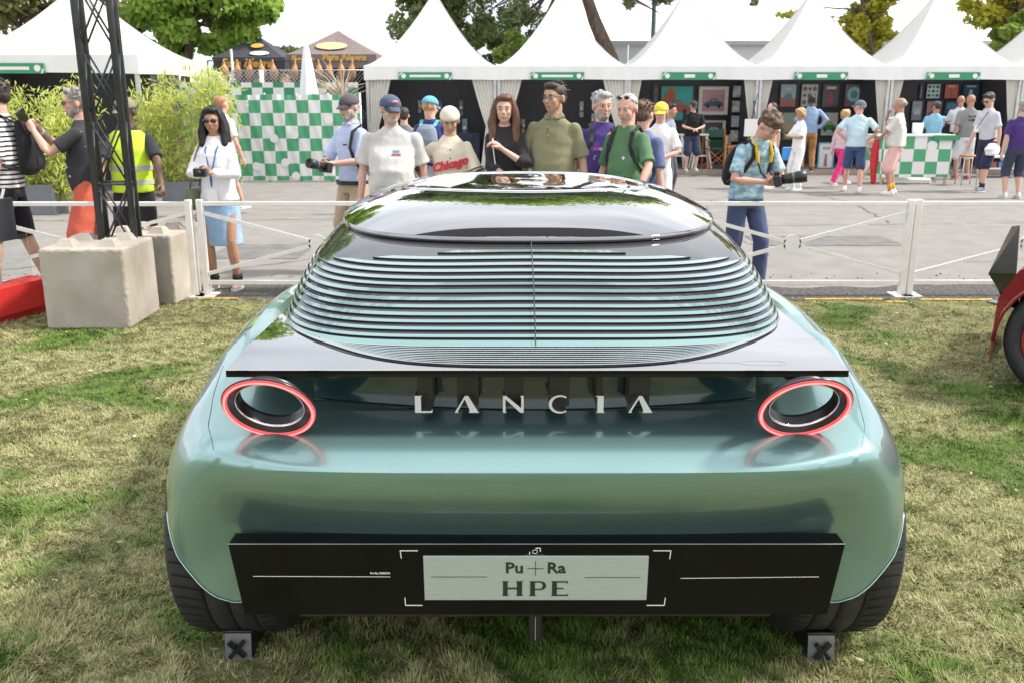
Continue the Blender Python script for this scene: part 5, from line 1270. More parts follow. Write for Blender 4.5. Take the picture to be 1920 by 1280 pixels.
# ================================================================== THINGS AT THE EDGES
# red info stand at the left
M_redp = mat('red_panel', (.62, .035, .03), rough=.35, var=.06, scale=2)
M_acr = mat('clear_acrylic', (.92, .95, .95), rough=.02, trans=1.0, var=0.01)
g0, g1 = gnd(76, 572), gnd(-60, 610)
t = thing('info_stand', 'red information stand with a clear acrylic panel at the left edge', 'stand', (g0.x, g0.y-.1, 0)); d = Vector((g1.x-g0.x, g1.y-g0.y, 0)).normalized(); up = Vector((0, 0, 1)); nn = Vector((d.y, -d.x, 0))
def quadbox(name, p, u0, u1, z0, z1, m, th_=.02, back=0.0, lean=0.0, par=None, sh=0.0):
    P = []
    for th in (0, th_):
        for (u, z) in ((u0, z0), (u1, z0), (u1, z1), (u0, z1)):
            P.append(d*u + Vector((0, 0, z+sh*u)) + Vector((-nn.x, -nn.y, 0))*(back+th+lean*(z-z0)))
    mb = MB(); mb.add(P, [(0, 1, 2, 3), (7, 6, 5, 4), (0, 4, 5, 1), (1, 5, 6, 2), (2, 6, 7, 3), (3, 7, 4, 0)]); return mb.build(name, m, par)
quadbox('red_panel', None, 0, .75, .06, .27, M_redp, .22, par=t)
quadbox('foot', None, .03, .7, .0, .058, M_redp, .15, .03, par=t)
quadbox('clear_panel', None, .0, .7, .272, .62, M_acr, .006, .02, .0, par=t)
quadbox('grey_side', None, .36, .75, .272, .60, mat('grey_board', (.22, .22, .22), rough=.5), .03, .05, par=t)
quadbox('black_board', None, .20, .75, .60, .92, M_dark, .03, .10, par=t)
# red car at the right
M_cred = mat('car_red', (.27, .018, .025), rough=.25, metal=.4, coat=1.0, var=.05)
rc = thing('red_sports_car', 'dark red sports car cut off by the right edge, wheel and black nose wing showing', 'car', (0, 0, 0))
wc = at(2018, 590, 4.95); RW = .34; wc.z = RW; rc.location = (wc.x, wc.y, 0)
mb = MB(); Mx = Matrix.Rotation(R(-36), 4, 'Z') @ Matrix.Rotation(pi/2, 4, 'X')
mb.lathe([(.245, -.10), (.30, -.10), (.335, -.08), (.34, .0), (.335, .08), (.30, .10), (.25, .10), (.245, .08)], 56, M=Mx, c=(0, 0, RW)); tw = mb.build('wheel', M_rubber, rc)
mb = MB(); mb.lathe([(.245, .085), (.225, .095), (.215, .05), (.10, .02), (.05, .06), (0, .06)], 48, M=Mx, c=(0, 0, RW)); mb.build('rim', M_cred, tw)
for k in range(5):
    a = 2*pi*k/5; mb = MB(); v0 = Mx @ Vector((.05*math.cos(a), .05*math.sin(a), .06)); v1 = Mx @ Vector((.22*math.cos(a), .22*math.sin(a), .07)); mb.bar(v0+Vector((0, 0, RW)), v1+Vector((0, 0, RW)), .05, .03, up=(0, 1, 0)); mb.build('spoke', M_cred, tw)
Mr = Matrix.Rotation(R(-36), 4, 'Z')
out = [(-.385, .16), (-.39, .36), (-.385, .55), (-.30, .72), (-.10, .84), (.3, .93), (1.2, 1.0), (1.9, 1.28), (2.7, 1.3), (3.6, .95), (3.9, .8), (3.95, .4), (3.8, .2), (2.9, .2)]
for k in range(13): a = pi*(k/12); out.append((2.5+.4*math.cos(a), .2+.5*math.sin(a)) if False else (2.52+.38*math.cos(a), .25+.42*math.sin(a)))
out += [(2.1, .2), (.42, .2)]
for k in range(15): a = pi*(k/14); out.append((.375*math.cos(a), .30+.40*math.sin(a)))
mb = MB(); mb.prism(out, -.11, 1.55, M=Mr); mb.build('body', M_cred, rc)
mb = MB(); ringp = [Mr @ Vector((.385*math.cos(pi*k/14), -.112, .30+.41*math.sin(pi*k/14))) for k in range(15)]; mb.tube(ringp, .012, 8); mb.build('arch_lip', M_cred, rc)
mb = MB(); mb.box(-.3, .3, .12, .5, .1, .62, M=Mr); mb.build('wheel_well', M_black, rc)
mb = MB(); mb.ball((0, 0, 0), (.05, .03, .05), 14, 8, M=Mr); mb.build('headlight', M_tent, rc, Mr @ Vector((-.20, -.115, .73)))
# black folded nose wing standing in front of it
w0 = at(1853, 513, 5.6)
bw = thing('black_wing', 'angular black fin panel standing in front of the red car', 'panel', (w0.x, 5.6, 0))
pts = [at(x, y, D) - Vector((w0.x, 5.6, 0)) for x, y, D in ((1853, 513, 5.6), (1896, 426, 5.75), (1912, 424, 5.5), (1905, 513, 5.2), (1912, 580, 5.35), (1884, 575, 5.45), (1872, 545, 5.5))]
mb = MB(); P = [Vector(p) for p in pts]; Q = [p+Vector((.02, .03, 0)) for p in P]; n = len(P)
mb.add(P+Q, [(0, 3, 2, 1), (0, 6, 5, 4, 3), (7, 8, 9, 10), (7, 10, 11, 12, 13)]+[(i, (i+1) % n, (i+1) % n+n, i+n) for i in range(n)]); mb.build('fin', M_board, bw)
mb = MB(); g_ = gnd(1850, 570); mb.add([(v.x-w0.x, v.y-5.6, .006+k*.01) for k in (0, 1) for v in (gnd(1848, 568), gnd(1915, 582), gnd(1915, 566), gnd(1875, 566))], [(3, 2, 1, 0), (4, 5, 6, 7), (0, 1, 5, 4), (1, 2, 6, 5), (2, 3, 7, 6), (3, 0, 4, 7)]); mb.build('base_plate', M_plant, bw)
# ================================================================== PEOPLE
def C3(*a): return tuple(a)
SKIN = {'light': mat('skin_light', (.58, .36, .27), rough=.5, var=.06, scale=9, spec=.35), 'rosy': mat('skin_rosy', (.60, .34, .26), rough=.5, var=.08, scale=9, spec=.35),
        'tan': mat('skin_tan', (.42, .23, .15), rough=.5, var=.07, scale=9, spec=.35), 'dark': mat('skin_dark', (.14, .075, .05), rough=.45, var=.08, scale=9, spec=.4),
        'olive': mat('skin_olive', (.46, .27, .18), rough=.5, var=.07, scale=9, spec=.35)}
M_eyew = mat('eye_white', (.42, .38, .36), rough=.2); M_eye = mat('eye_dark', (.02, .015, .012), rough=.15); M_lip = mat('lips', (.42, .15, .13), rough=.4); M_lipred = mat('lips_red', (.45, .03, .04), rough=.35)
M_lens = mat('dark_lens', (.012, .010, .010), rough=.05, coat=1.0)
HAIR = {'black': (.012, .010, .010), 'dark': (.035, .024, .018), 'brown': (.10, .055, .03), 'auburn': (.12, .055, .028), 'grey': (.27, .25, .235), 'silver': (.38, .37, .36), 'blond': (.45, .28, .12), 'ginger': (.36, .16, .08)}
def hairm(k): return mat('hair_'+k, HAIR[k], rough=.55, var=.4, scale=45, bump=.7, bscale=90, stretch=(1, 1, .25), bdist=.01)

class Acc:
    """collects closed primitives that are fused into one skin by a voxel remesh"""
    def __init__(s): s.mb = MB(); s.post = MB()
    def limb(s, pts, rad, n=12, round_ends=True, hem=False):
        pts = [Vector(p) for p in pts]; s.mb.tube(pts, rad, n)
        if round_ends:
            s.mb.ball(pts[0], rad[0]*.99, 12, 8)
            if not hem: s.mb.ball(pts[-1], rad[-1]*.99, 12, 8)
    def loft(s, rings, n=20, M=None):
        """rings: (centre, rx, ry) stacked; exponent 2.4 section"""
        V = []; F = []
        for c, rx, ry in rings:
            c = Vector(c)
            for j in range(n):
                t = 2*pi*j/n; ct, st = math.cos(t), math.sin(t)
                v = Vector((rx*math.copysign(abs(ct)**.85, ct), ry*math.copysign(abs(st)**.85, st), 0)) + c
                V.append(M @ v if M is not None else v)
        k = len(rings)
        for i in range(k-1):
            for j in range(n): F.append((i*n+j, i*n+(j+1) % n, (i+1)*n+(j+1) % n, (i+1)*n+j))
        F.append(tuple(range(n))[::-1]); F.append(tuple((k-1)*n+j for j in range(n)))
        s.mb.add(V, F)
    def fuse(s, name, m, parent, vox, smooth=4, fold=0.0, seed=0):
        me = s.mb.mesh(name, m if not isinstance(m, (list, tuple)) else m[0])
        o = bpy.data.objects.new('tmp', me); COL.objects.link(o)
        md = o.modifiers.new('r', 'REMESH'); md.mode = 'VOXEL'; md.voxel_size = vox; md.use_smooth_shade = True
        if smooth: sm = o.modifiers.new('s', 'SMOOTH'); sm.factor = .5; sm.iterations = smooth
        dg = bpy.context.evaluated_depsgraph_get(); me2 = bpy.data.meshes.new_from_object(o.evaluated_get(dg))
        COL.objects.unlink(o); bpy.data.objects.remove(o); me2.name = name
        if s.post.V:
            bm = bmesh.new(); bm.from_mesh(me2); pm = s.post.mesh('p', m); bm.from_mesh(pm); bm.to_mesh(me2); bm.free()
        if fold:
            n = len(me2.vertices); co = np.empty(n*3, np.float32); me2.vertices.foreach_get('co', co); co = co.reshape(-1, 3)
            nr = np.empty(n*3, np.float32); me2.vertices.foreach_get('normal', nr); nr = nr.reshape(-1, 3)
            g = np.random.default_rng(abs(seed)+3); d = np.zeros(n)
            for k in range(5):
                a = g.normal(size=3)*np.array([14, 14, 22]); ph = g.random()*6.3; b = g.normal(size=3)*6
                d += np.sin(co @ a + ph + 1.6*np.sin(co @ b + ph*2))
            co += nr*(d/5*fold)[:, None]; me2.vertices.foreach_set('co', co.reshape(-1)); me2.update()
        me2.materials.clear()
        for k in (m if isinstance(m, (list, tuple)) else [m]): me2.materials.append(k)
        me2.polygons.foreach_set('use_smooth', [True]*len(me2.polygons))
        return link(name, me2, parent)

def ik(S, T, l1, l2, hint):
    S, T = Vector(S), Vector(T); d = T-S; L_ = d.length
    if L_ > (l1+l2)*.995: d = d*((l1+l2)*.995/L_); T = S+d; L_ = d.length
    if L_ < abs(l1-l2)+.02: L_ = abs(l1-l2)+.02
    a = (l1*l1-l2*l2+L_*L_)/(2*L_); h = math.sqrt(max(l1*l1-a*a, 0)); u = d.normalized(); hv = Vector(hint); hv = hv-u*hv.dot(u)
    if hv.length < 1e-4: hv = u.orthogonal()
    return S+u*a+hv.normalized()*h, T

POSE = {'hang': ((.25, .02, .84), (.6, .8, -.1)), 'hang_fwd': ((.24, -.10, .86), (.5, .9, 0)), 'cam': ((.06, -.30, 1.10), (.8, .2, -.8)), 'cam_high': ((.09, -.36, 1.40), (.6, 0, -1)),
        'hip': ((.19, .02, 1.0), (1, .5, .2)), 'pocket': ((.20, -.06, .93), (1, .7, 0)), 'chest': ((.02, -.22, 1.27), (.7, -.1, -.9)), 'belly': ((.05, -.24, 1.06), (.8, .1, -.6)),
        'face': ((.05, -.17, 1.50), (.8, -.4, -.8)), 'phone': ((.04, -.30, 1.16), (.7, .1, -.9)), 'back': ((.14, .22, .98), (.9, .6, 0)), 'rail': ((.30, -.28, .95), (.8, .6, 0)), 'lean': ((.10, -.42, .95), (.7, .3, -.6))}

def person(label, px, top_py, D, face=0, skin='light', hair='brown', hstyle='short', cap=None, top=None, top_name='shirt', sleeve=.55, bottom=None, blen=1.0, bname='trousers', shoes=(.6, .6, .6),
           armA='hang', armB='hang', head=(0, 0), lean=0.0, width=1.0, belly=0.0, fem=False, stride=0.0, near=True, glasses=None, beard=None, loose=.0, skirt=False, group='people watching the car', feetz=0.0,
           neck_y=0.0, sock=None, extra=None, collar=False, H=None, long_top=0.0, lips=None, hs=1.0, bend=0.0):
    X = at(px, top_py, D).x; Hh = H or (at(px, top_py, D).z-feetz); k = Hh/1.75
    t = thing('person', label, 'person', (X, D, feetz), R(face), group=group); t.scale = (k, k, k)
    sk = SKIN[skin]; vox = .0095 if near else .015
    sw = (.172 if fem else .195)*width; hw_ = .088*width**.5
    # torso frame: lean bends everything above the hips forward (towards -y)
    hip = Vector((0, 0, .92)); Lm = Matrix.Translation(hip) @ Matrix.Rotation(lean, 4, 'X') @ Matrix.Translation(-hip)
    def tp(x, y, z):
        v = Lm @ Vector((x, y, z))
        if bend and z > 1.1: v.y -= bend*(z-1.1)**1.3; v.z -= bend*.35*(z-1.1)
        return v
    S = {1: tp(sw-.038, .0, 1.378), -1: tp(-sw+.038, 0, 1.378)}
    arms = {}
    for s, a in ((1, armA), (-1, armB)):
        if isinstance(a, str): (hx, hy, hz), (ex, ey, ez) = POSE[a]
        else: (hx, hy, hz), (ex, ey, ez) = a
        if not (isinstance(a, str) and a.startswith('hang')): T = tp(s*hx, hy, hz)
        else: T = Vector((s*(hx+(width-1)*.2), hy+S[s].y, hz+ (S[s].z-1.378)))
        E, W_ = ik(S[s], T, .285, .265, (s*ex, ey, ez)); arms[s] = (S[s], E, W_)
    # feet and legs
    legs = {}
    for s in (1, -1):
        fy = -s*stride*.34; A = Vector((s*(.10+.02*width), fy, .085)); J = Vector((s*hw_, 0, .90)); K, A2 = ik(J, A, .425, .41, (s*.12, -1, 0)); legs[s] = (J, K, A2)
    # ---- skin: head, neck, arms, (legs)
    A = Acc(); hc = tp(0, neck_y, 1.627) + Vector((0, -.012, 0)); yaw, pit = R(head[0]), R(head[1])
    HM = Matrix.Translation(hc) @ Matrix.Rotation(yaw, 4, 'Z') @ Matrix.Rotation(pit+lean*.5, 4, 'X') @ Matrix.Scale(hs*1.07, 4)
    def hp(x, y, z): return HM @ Vector((x, y, z))
    HR = HM.to_3x3().to_4x4()
    A.mb.ball(hp(0, .012, .030), (.078, .096, .086), 18, 12, M=HR); A.mb.ball(hp(0, -.028, -.028), (.060, .062, .078), 16, 10, M=HR)
    A.mb.ball(hp(0, -.045, -.078), (.036, .034, .032), 12, 8, M=HR); A.mb.ball(hp(0, -.072, .028), (.048, .02, .014), 10, 6, M=HR)
    A.mb.tube([hp(0, -.084, .020), hp(0, -.108, -.022), hp(0, -.092, -.030)], [.009, .015, .010], 8)
    A.mb.ball(hp(0, -.082, -.052), (.026, .014, .012), 10, 6, M=HR)
    for s in (1, -1): A.mb.ball(hp(s*.080, .012, -.008), (.011, .020, .032), 8, 8, M=HR); A.mb.ball(hp(s*.038, -.066, -.018), (.022, .02, .022), 8, 6, M=HR)
    nr = .050 if fem else .062
    A.limb([tp(0, .005, 1.40), tp(0, .01, 1.50), hp(0, .02, -.055)], [nr*1.2, nr, nr*.95])
    A.loft([(tp(0, 0, 1.34), .14*width, .07), (tp(0, 0, 1.40), sw*.66, .06), (tp(0, 0, 1.47), .068, .055), (tp(0, 0, 1.51), .056, .052)])
    ar = .9 if fem else 1.0
    for s in (1, -1):
        a, e, w_ = arms[s]; A.limb([a, a.lerp(e, .4), e, e.lerp(w_, .3), w_], [.050*ar*width**.5, .046*ar*width**.5, .037*ar, .038*ar, .024*ar])
        # hand: palm, four unequal bent fingers and a side thumb
        f = (w_-e).normalized(); side = Vector((s, 0, 0)); 
        if abs(f.z) > .7: inn = Vector((-s, 0, 0)); spread = Vector((0, -1, 0))
        else: inn = Vector((0, 0, -1)) if not (isinstance(armA if s == 1 else armB, str) and (armA if s == 1 else armB) in ('cam', 'cam_high', 'phone')) else Vector((-s*.8, 0, .4)); spread = f.cross(inn)
        spread = (spread-f*spread.dot(f)).normalized(); inn = (inn-f*inn.dot(f)).normalized()
        p0 = w_; p1 = w_+f*.085
        A.limb([p0, p0.lerp(p1, .5)+spread*.012, p1+spread*.008], [.024, .030, .026], 10); A.limb([p0, p0.lerp(p1, .5)-spread*.014, p1-spread*.016], [.022, .026, .024], 10)
        hold = not (isinstance(armA if s == 1 else armB, str) and (armA if s == 1 else armB).startswith('hang')); cu = 1.0 if hold else .35
        if near:
            for q, L_ in ((1.5, .070), (.5, .078), (-.5, .073), (-1.5, .058)):
                b0 = p1+spread*q*.0165-f*.012; b1 = b0+f*L_*.5+inn*L_*.12*cu; b2 = b1+f*L_*.32*(1-.6*cu)+inn*L_*.38*cu; b3 = b2+f*L_*.10*(1-1.2*cu)+inn*L_*.28*cu
                A.post.tube([b0, b1, b2, b3], [.0098, .0092, .0085, .0065], 6)
            th = p0+f*.030+spread*.026; A.post.tube([th, th+spread*.022+f*.020+inn*.012, th+spread*.024+f*.050+inn*.028*cu, th+spread*.014+f*.066+inn*.04*cu], [.013, .012, .0105, .008], 6)
        else: A.limb([p1, p1+f*.05+inn*.03], [.026, .018], 8)
    bl = blen
    for s in (1, -1):
        J, K, An = legs[s]; r_ = (.085, .078, .056, .050, .036) if not fem else (.088, .076, .052, .047, .033)
        if skirt or blen < .95:
            A.limb([J, J.lerp(K, .5), K, K.lerp(An, .35), An], [r_[0], r_[1], r_[2], r_[3]+.006, r_[4]]); A.limb([An, An+Vector((0, -.02, -.03))], [.035, .04])
    A.fuse('body', sk, t, vox, 3)
    # ---- face
    if near:
        for s in (1, -1):
            if glasses != 'dark':
                mb = MB(); mb.ball(hp(s*.031, -.0765, .010), (.0125, .0105, .0075), 10, 8, M=HR); mb.build('eye', M_eyew, t)
                mb = MB(); mb.ball(hp(s*.031, -.0845, .010), .0062, 8, 6); mb.build('iris', M_eye, t)
                mb = MB(); mb.tube([hp(s*.012, -.090, .030), hp(s*.030, -.094, .034), hp(s*.050, -.082, .029)], [.003, .004, .002], 6); mb.build('eyebrow', hairm(hair if hair not in ('silver', 'blond') else 'grey'), t)
        mb = MB(); mb.tube([hp(-.022, -.089, -.050), hp(0, -.0985, -.052), hp(.022, -.089, -.050)], [.002, .0065, .002], 8); mb.build('mouth', lips or M_lip, t)
    if glasses:
        mb = MB()
        for s in (1, -1):
            if glasses == 'dark': mb.ball(hp(s*.033, -.098, .012), (.027, .006, .021), 14, 8, M=HR)
            else: mb.tube([hp(s*.033+.022*math.cos(2*pi*i/14), -.100, .010+.017*math.sin(2*pi*i/14)) for i in range(15)], .0016, 5, caps=False)
            mb.tube([hp(s*.056, -.094, .016), hp(s*.082, -.02, .014), hp(s*.082, .01, .008)], .002, 5)
        mb.tube([hp(-.010, -.101, .014), hp(.010, -.101, .014)], .002, 5)
        mb.build('sunglasses' if glasses == 'dark' else 'glasses', M_lens if glasses == 'dark' else M_dark, t)
    if glasses == 'up' : pass
    # ---- hair
    hm = hairm(hair)
    if hstyle != 'bald':
        Hh_ = Acc()
        if hstyle in ('short', 'curly', 'long', 'bun', 'bob', 'shortf'):
            z0 = .0
            Hh_.mb.ball(hp(0, .022, .046), (.085, .098, .083), 18, 12, M=HR); Hh_.mb.ball(hp(0, .055, .0), (.075, .062, .070), 14, 8, M=HR)
            Hh_.mb.ball(hp(0, -.045, .098), (.062, .040, .030), 12, 8, M=HR)
        if hstyle == 'buzz': Hh_.mb.ball(hp(0, .022, .040), (.0805, .0935, .080), 18, 12, M=HR); Hh_.mb.ball(hp(0, .05, .0), (.072, .060, .06), 14, 8, M=HR)
        if hstyle == 'fringe': Hh_.mb.ball(hp(0, .050, .022), (.083, .072, .055), 18, 12, M=HR)   # hair round the back only
        if hstyle == 'curly':
            q = random.Random(5)
            for i in range(34):
                th = q.uniform(0, 2*pi); zz = q.uniform(.03, 1); r_ = math.sqrt(1-zz*zz); Hh_.mb.ball(hp(.082*r_*math.cos(th), .02+.095*r_*math.sin(th), .050+.085*zz), .021, 8, 6)
        if hstyle in ('long', 'bob'):
            L2 = .33 if hstyle == 'long' else .19
            for s in (1, -1):
                Hh_.limb([hp(s*.058, -.012, .070), hp(s*.088, -.010, -.01), hp(s*.098, -.02, -.10), hp(s*.095, -.045, -.10-L2*.5), hp(s*.082, -.055, -.10-L2*.85)], [.035, .034, .040, .038, .016])
                Hh_.limb([hp(s*.05, .06, .04), hp(s*.07, .07, -.06), hp(s*.075, .07, -.10-L2*.4), hp(s*.06, .07, -.10-L2*.9)], [.05, .055, .055, .025])
            Hh_.limb([hp(0, .075, .02), hp(0, .09, -.08), hp(0, .09, -.10-L2*.8)], [.06, .06, .035])
        if hstyle == 'bun': Hh_.mb.ball(hp(.0, .110, .075), .036, 12, 8)
        if hstyle == 'shortf': 
            for s in (1, -1): Hh_.limb([hp(s*.07, -.02, .06), hp(s*.083, .0, -.01), hp(s*.07, .04, -.06)], [.03, .03, .025])
        q2 = random.Random(int(px))
        if near and hstyle in ('short', 'bun', 'shortf') and not cap:
            for i in range(60):
                th = q2.uniform(0, 2*pi); zz = q2.uniform(.0, 1); r_ = math.sqrt(max(0, 1-zz*zz)); x_, y_ = r_*math.cos(th), r_*math.sin(th)
                if y_ < -.55 and zz < .55: continue
                b_ = hp(.083*x_, .022+.094*y_, .050+.078*zz); d_ = (hp(.083*x_*1.1+q2.uniform(-.02, .02), .03+.094*y_*1.1, .052+.078*zz*1.08)-b_)
                Hh_.post.tube([b_, b_+d_*.7, b_+d_*.9+Vector((q2.uniform(-.012, .012), q2.uniform(-.012, .012), .0))], [.011, .008, .002], 5)
        if near and hstyle in ('long', 'bob'):
            L3 = .34 if hstyle == 'long' else .20
            for i in range(110):
                s = q2.choice((1, -1)); u_ = q2.uniform(0, 1); y0 = -.03+.12*u_; j1, j2, j3 = (q2.gauss(0, .010) for _ in range(3)); e_ = q2.uniform(.75, 1.08)
                Hh_.post.tube([hp(s*.010, -.035+.08*u_, .132), hp(s*.062, y0-.012, .100+j1*.3), hp(s*(.098-.02*u_), y0+j1*.5, .0), hp(s*(.108-.02*u_)+j2, y0-.008+j1, -.10), hp(s*(.112-.03*u_)+j3, y0-.02+j2, -.10-L3*.5*e_), hp(s*(.088-.02*u_)+j1*1.6, y0-.025+j3, -.10-L3*.92*e_)], [.006, .008, .008, .0085, .007, .002], 5)
        Hh_.fuse('hair', hm, t, .008 if near else .013, 2, fold=.0035, seed=len(label))
    if beard:
        B = Acc(); B.mb.ball(hp(0, -.036, -.078), (.050, .045, .042), 14, 10, M=HR); B.mb.ball(hp(0, -.078, -.072), (.032, .018, .022), 12, 8, M=HR)
        for s in (1, -1): B.mb.ball(hp(s*.055, -.012, -.045), (.015, .035, .04), 10, 8, M=HR)
        B.mb.ball(hp(0, -.088, -.037), (.024, .010, .006), 10, 6, M=HR)
        B.fuse('beard', hairm(beard), t, .008, 2, fold=.002)
    if cap:
        cm = cloth('cap_%.2f_%.2f_%.2f' % tuple(cap['c']), cap['c'], bump=.2); ct = t
        K_ = Acc(); back = cap.get('back', False)
        V = []; F = []; nu, nv = 28, 9
        for i in range(nv+1):
            th = pi/2*i/nv
            for j in range(nu):
                ph = 2*pi*j/nu; V.append(hp(.0905*math.cos(ph)*math.sin(th) if i else 0, .012+.1065*math.sin(ph)*math.sin(th), .034+.092*math.cos(th)))
        for i in range(nv):
            for j in range(nu): F.append((i*nu+j, (i+1)*nu+j, (i+1)*nu+(j+1) % nu, i*nu+(j+1) % nu))
        mb = MB(); mb.sm = True; mb.add(V, F); crown = mb.build('cap_crown', cm, t); md = crown.modifiers.new('s', 'SOLIDIFY'); md.thickness = .004
        sg = 1 if back else -1
        G = []
        for i in range(7):
            f = i/6; G.append([hp(.072*math.sin(a_)*(1-.08*f), .012+sg*(.098*math.cos(a_)+.072*f*math.cos(a_*.9)), .038-.030*f+(-.012*math.sin(a_)**2)) for a_ in [R(-68)+R(136)*j/14 for j in range(15)]])
        mb = MB(); mb.sm = True; mb.grid(G); vz = mb.build('visor', cloth('cap_%.2f_%.2f_%.2f' % tuple(cap.get('v', cap['c'])), cap.get('v', cap['c']), bump=.2), t); md = vz.modifiers.new('s', 'SOLIDIFY'); md.thickness = .004
        if cap.get('logo'):
            mb = MB(); mb.ball(hp(.005, -.088, .078), (.030, .008, .014), 12, 6, M=HR); mb.build('cap_badge', mat('logo_%.2f' % cap['logo'][0], cap['logo'], rough=.6), t)
    # ---- top
    T = Acc(); lo = loose; w_ = width; bz = .88-long_top
    fm = .86 if fem else 1.0
    bust = .018 if fem else 0
    rings = [((0, 0, bz), .160*w_+lo*1.2, .108*w_**.6+belly*.5+lo), ((0, -belly*.4, .98), (.152*fm)*w_+lo, .110*w_**.5+belly*.9+lo), ((0, -belly*.45, 1.10), (.148*fm)*w_+lo*.8, .108*w_**.5+belly+lo*.8),
             ((0, -belly*.2-bust*.3, 1.22), (.162*fm**.5)*w_+lo*.6, .112*w_**.4+belly*.5+bust+lo*.5), ((0, -bust*.3, 1.32), .172*w_**.9*(.95 if fem else 1)+lo*.4, .108+bust+lo*.3), ((0, 0, 1.375), sw*.82+lo*.1, .092), ((0, .003, 1.425), sw*.66, .080), ((0, .008, 1.465), .092, .068), ((0, .010, 1.492), .069, .062)]
    rings = [(tp(*c), a, b) for c, a, b in rings]
    T.loft(rings)
    for s in (1, -1):
        a, e, wr = arms[s]
        if sleeve > 0:
            tot = .55; l = sleeve*tot; r0 = .0545*w_**.5*(.92 if fem else 1)
            if l <= .285: T.limb([a, a.lerp(e, .5*l/.285), a.lerp(e, l/.285)], [r0, r0*1.04+lo*.2, r0*1.14+lo*.45], 14, True, True)
            else: T.limb([a, e, e.lerp(wr, (l-.285)/.265)], [r0, r0*.92+lo*.35, r0*.78+lo*.4], 14, True)
    if top is None: top = cloth('grey_tee', (.4, .4, .4))
    tm = top if not isinstance(top, tuple) else cloth('cloth_%.2f_%.2f_%.2f' % top, top)
    T.fuse(top_name, tm, t, .011 if near else .017, 3, fold=.0065 if near else .007, seed=int(px))
    if collar:
        mb = MB(); mb.sm = True
        G = [[tp(rr*math.cos(a_), .006+rr*.92*math.sin(a_), z-(.018 if math.sin(a_) < -.6 else 0)) for a_ in [R(-80)+2*pi*.945*j/20-R(0) for j in range(21)]] for rr, z in ((.074, 1.475), (.070, 1.508), (.088, 1.472))]
        mb.grid(G); c_ = mb.build('collar', tm, t); md = c_.modifiers.new('s', 'SOLIDIFY'); md.thickness = .004
    # ---- bottom
    if bottom is not None:
        bmx = bottom if not isinstance(bottom, tuple) else cloth('cloth_%.2f_%.2f_%.2f' % bottom, bottom)
        B = Acc()
        if skirt:
            zb = .90-(.82*blen); B.loft([((0, 0, zb), .185, .145), ((0, 0, .70), .188, .14), ((0, 0, .88), .176, .125), ((0, 0, 1.0), .135, .10)])
        else:
            lf = .010 if blen > .95 else .022
            B.loft([((0, 0, .80), .150*w_**.7, .112+belly*.3), ((0, 0, .90), .163*w_**.8, .116+belly*.4), ((0, -belly*.2, .985), .150*w_**.9*(.95 if fem else 1), .106+belly*.7)])
            for s in (1, -1):
                J, K, An = legs[s]; J = J+Vector((0, 0, -.03)); tot = .835; l = blen*tot; r0 = .092*w_**.4
                if l <= .42: T_ = J.lerp(K, min(1, l/.42)); B.limb([J, J.lerp(T_, .5), T_], [r0, r0+lf*.5, r0-.012+lf*1.3], 14, True)
                else: T_ = K.lerp(An, (l-.42)/.415); B.limb([J, J.lerp(K, .5), K, K.lerp(T_, .5), T_], [r0, r0-.006+lf*.3, .068+lf, .062+lf, (.052 if blen > .95 else .066)+lf*.8], 14, True, True)
        B.fuse(bname, bmx, t, .011 if near else .017, 3, fold=.004 if near else .005, seed=int(px)+7)
    # ---- shoes
    shm = mat('shoe_%.2f_%.2f_%.2f' % tuple(shoes), shoes, rough=.6, var=.08); som = mat('shoe_sole', (.55, .54, .52), rough=.6)
    for s in (1, -1):
        J, K, An = legs[s]; Sx = Acc(); a = An
        Sx.limb([a+Vector((0, .045, -.045)), a+Vector((s*.004, -.05, -.048)), a+Vector((s*.012, -.135, -.058))], [.038, .042, .030], 12); Sx.limb([a+Vector((0, .01, .0)), a+Vector((0, .005, -.04))], [.043, .042], 12)
        sh = Sx.fuse('shoe', shm, t, .012, 2)
        mb = MB(); z0 = a.z-.085; mb.add([(a.x+s*.006+.043*math.sin(2*pi*j/16)*(1 if math.cos(2*pi*j/16) < 0 else 1.05), a.y-.045-.135*math.cos(2*pi*j/16), z) for z in (max(z0, .0), max(z0, 0)+.022) for j in range(16)], [tuple(range(16)), tuple(range(31, 15, -1))]+[(i, (i+1) % 16, (i+1) % 16+16, i+16) for i in range(16)]); mb.build('sole', som, sh)
        if sock:
            mb = MB(); mb.tube([An+Vector((0, 0, .0)), An.lerp(K, .18), An.lerp(K, sock[1])], [.044, .043, .052], 12); mb.build('sock', mat('sock_%.2f' % sock[0][0], sock[0], rough=.9), t)
    ctx = dict(t=t, tp=tp, hp=hp, arms=arms, legs=legs, w=width, HM=HM, k=k, belly=belly, HR=HR)
    if extra: extra(ctx)
    return t

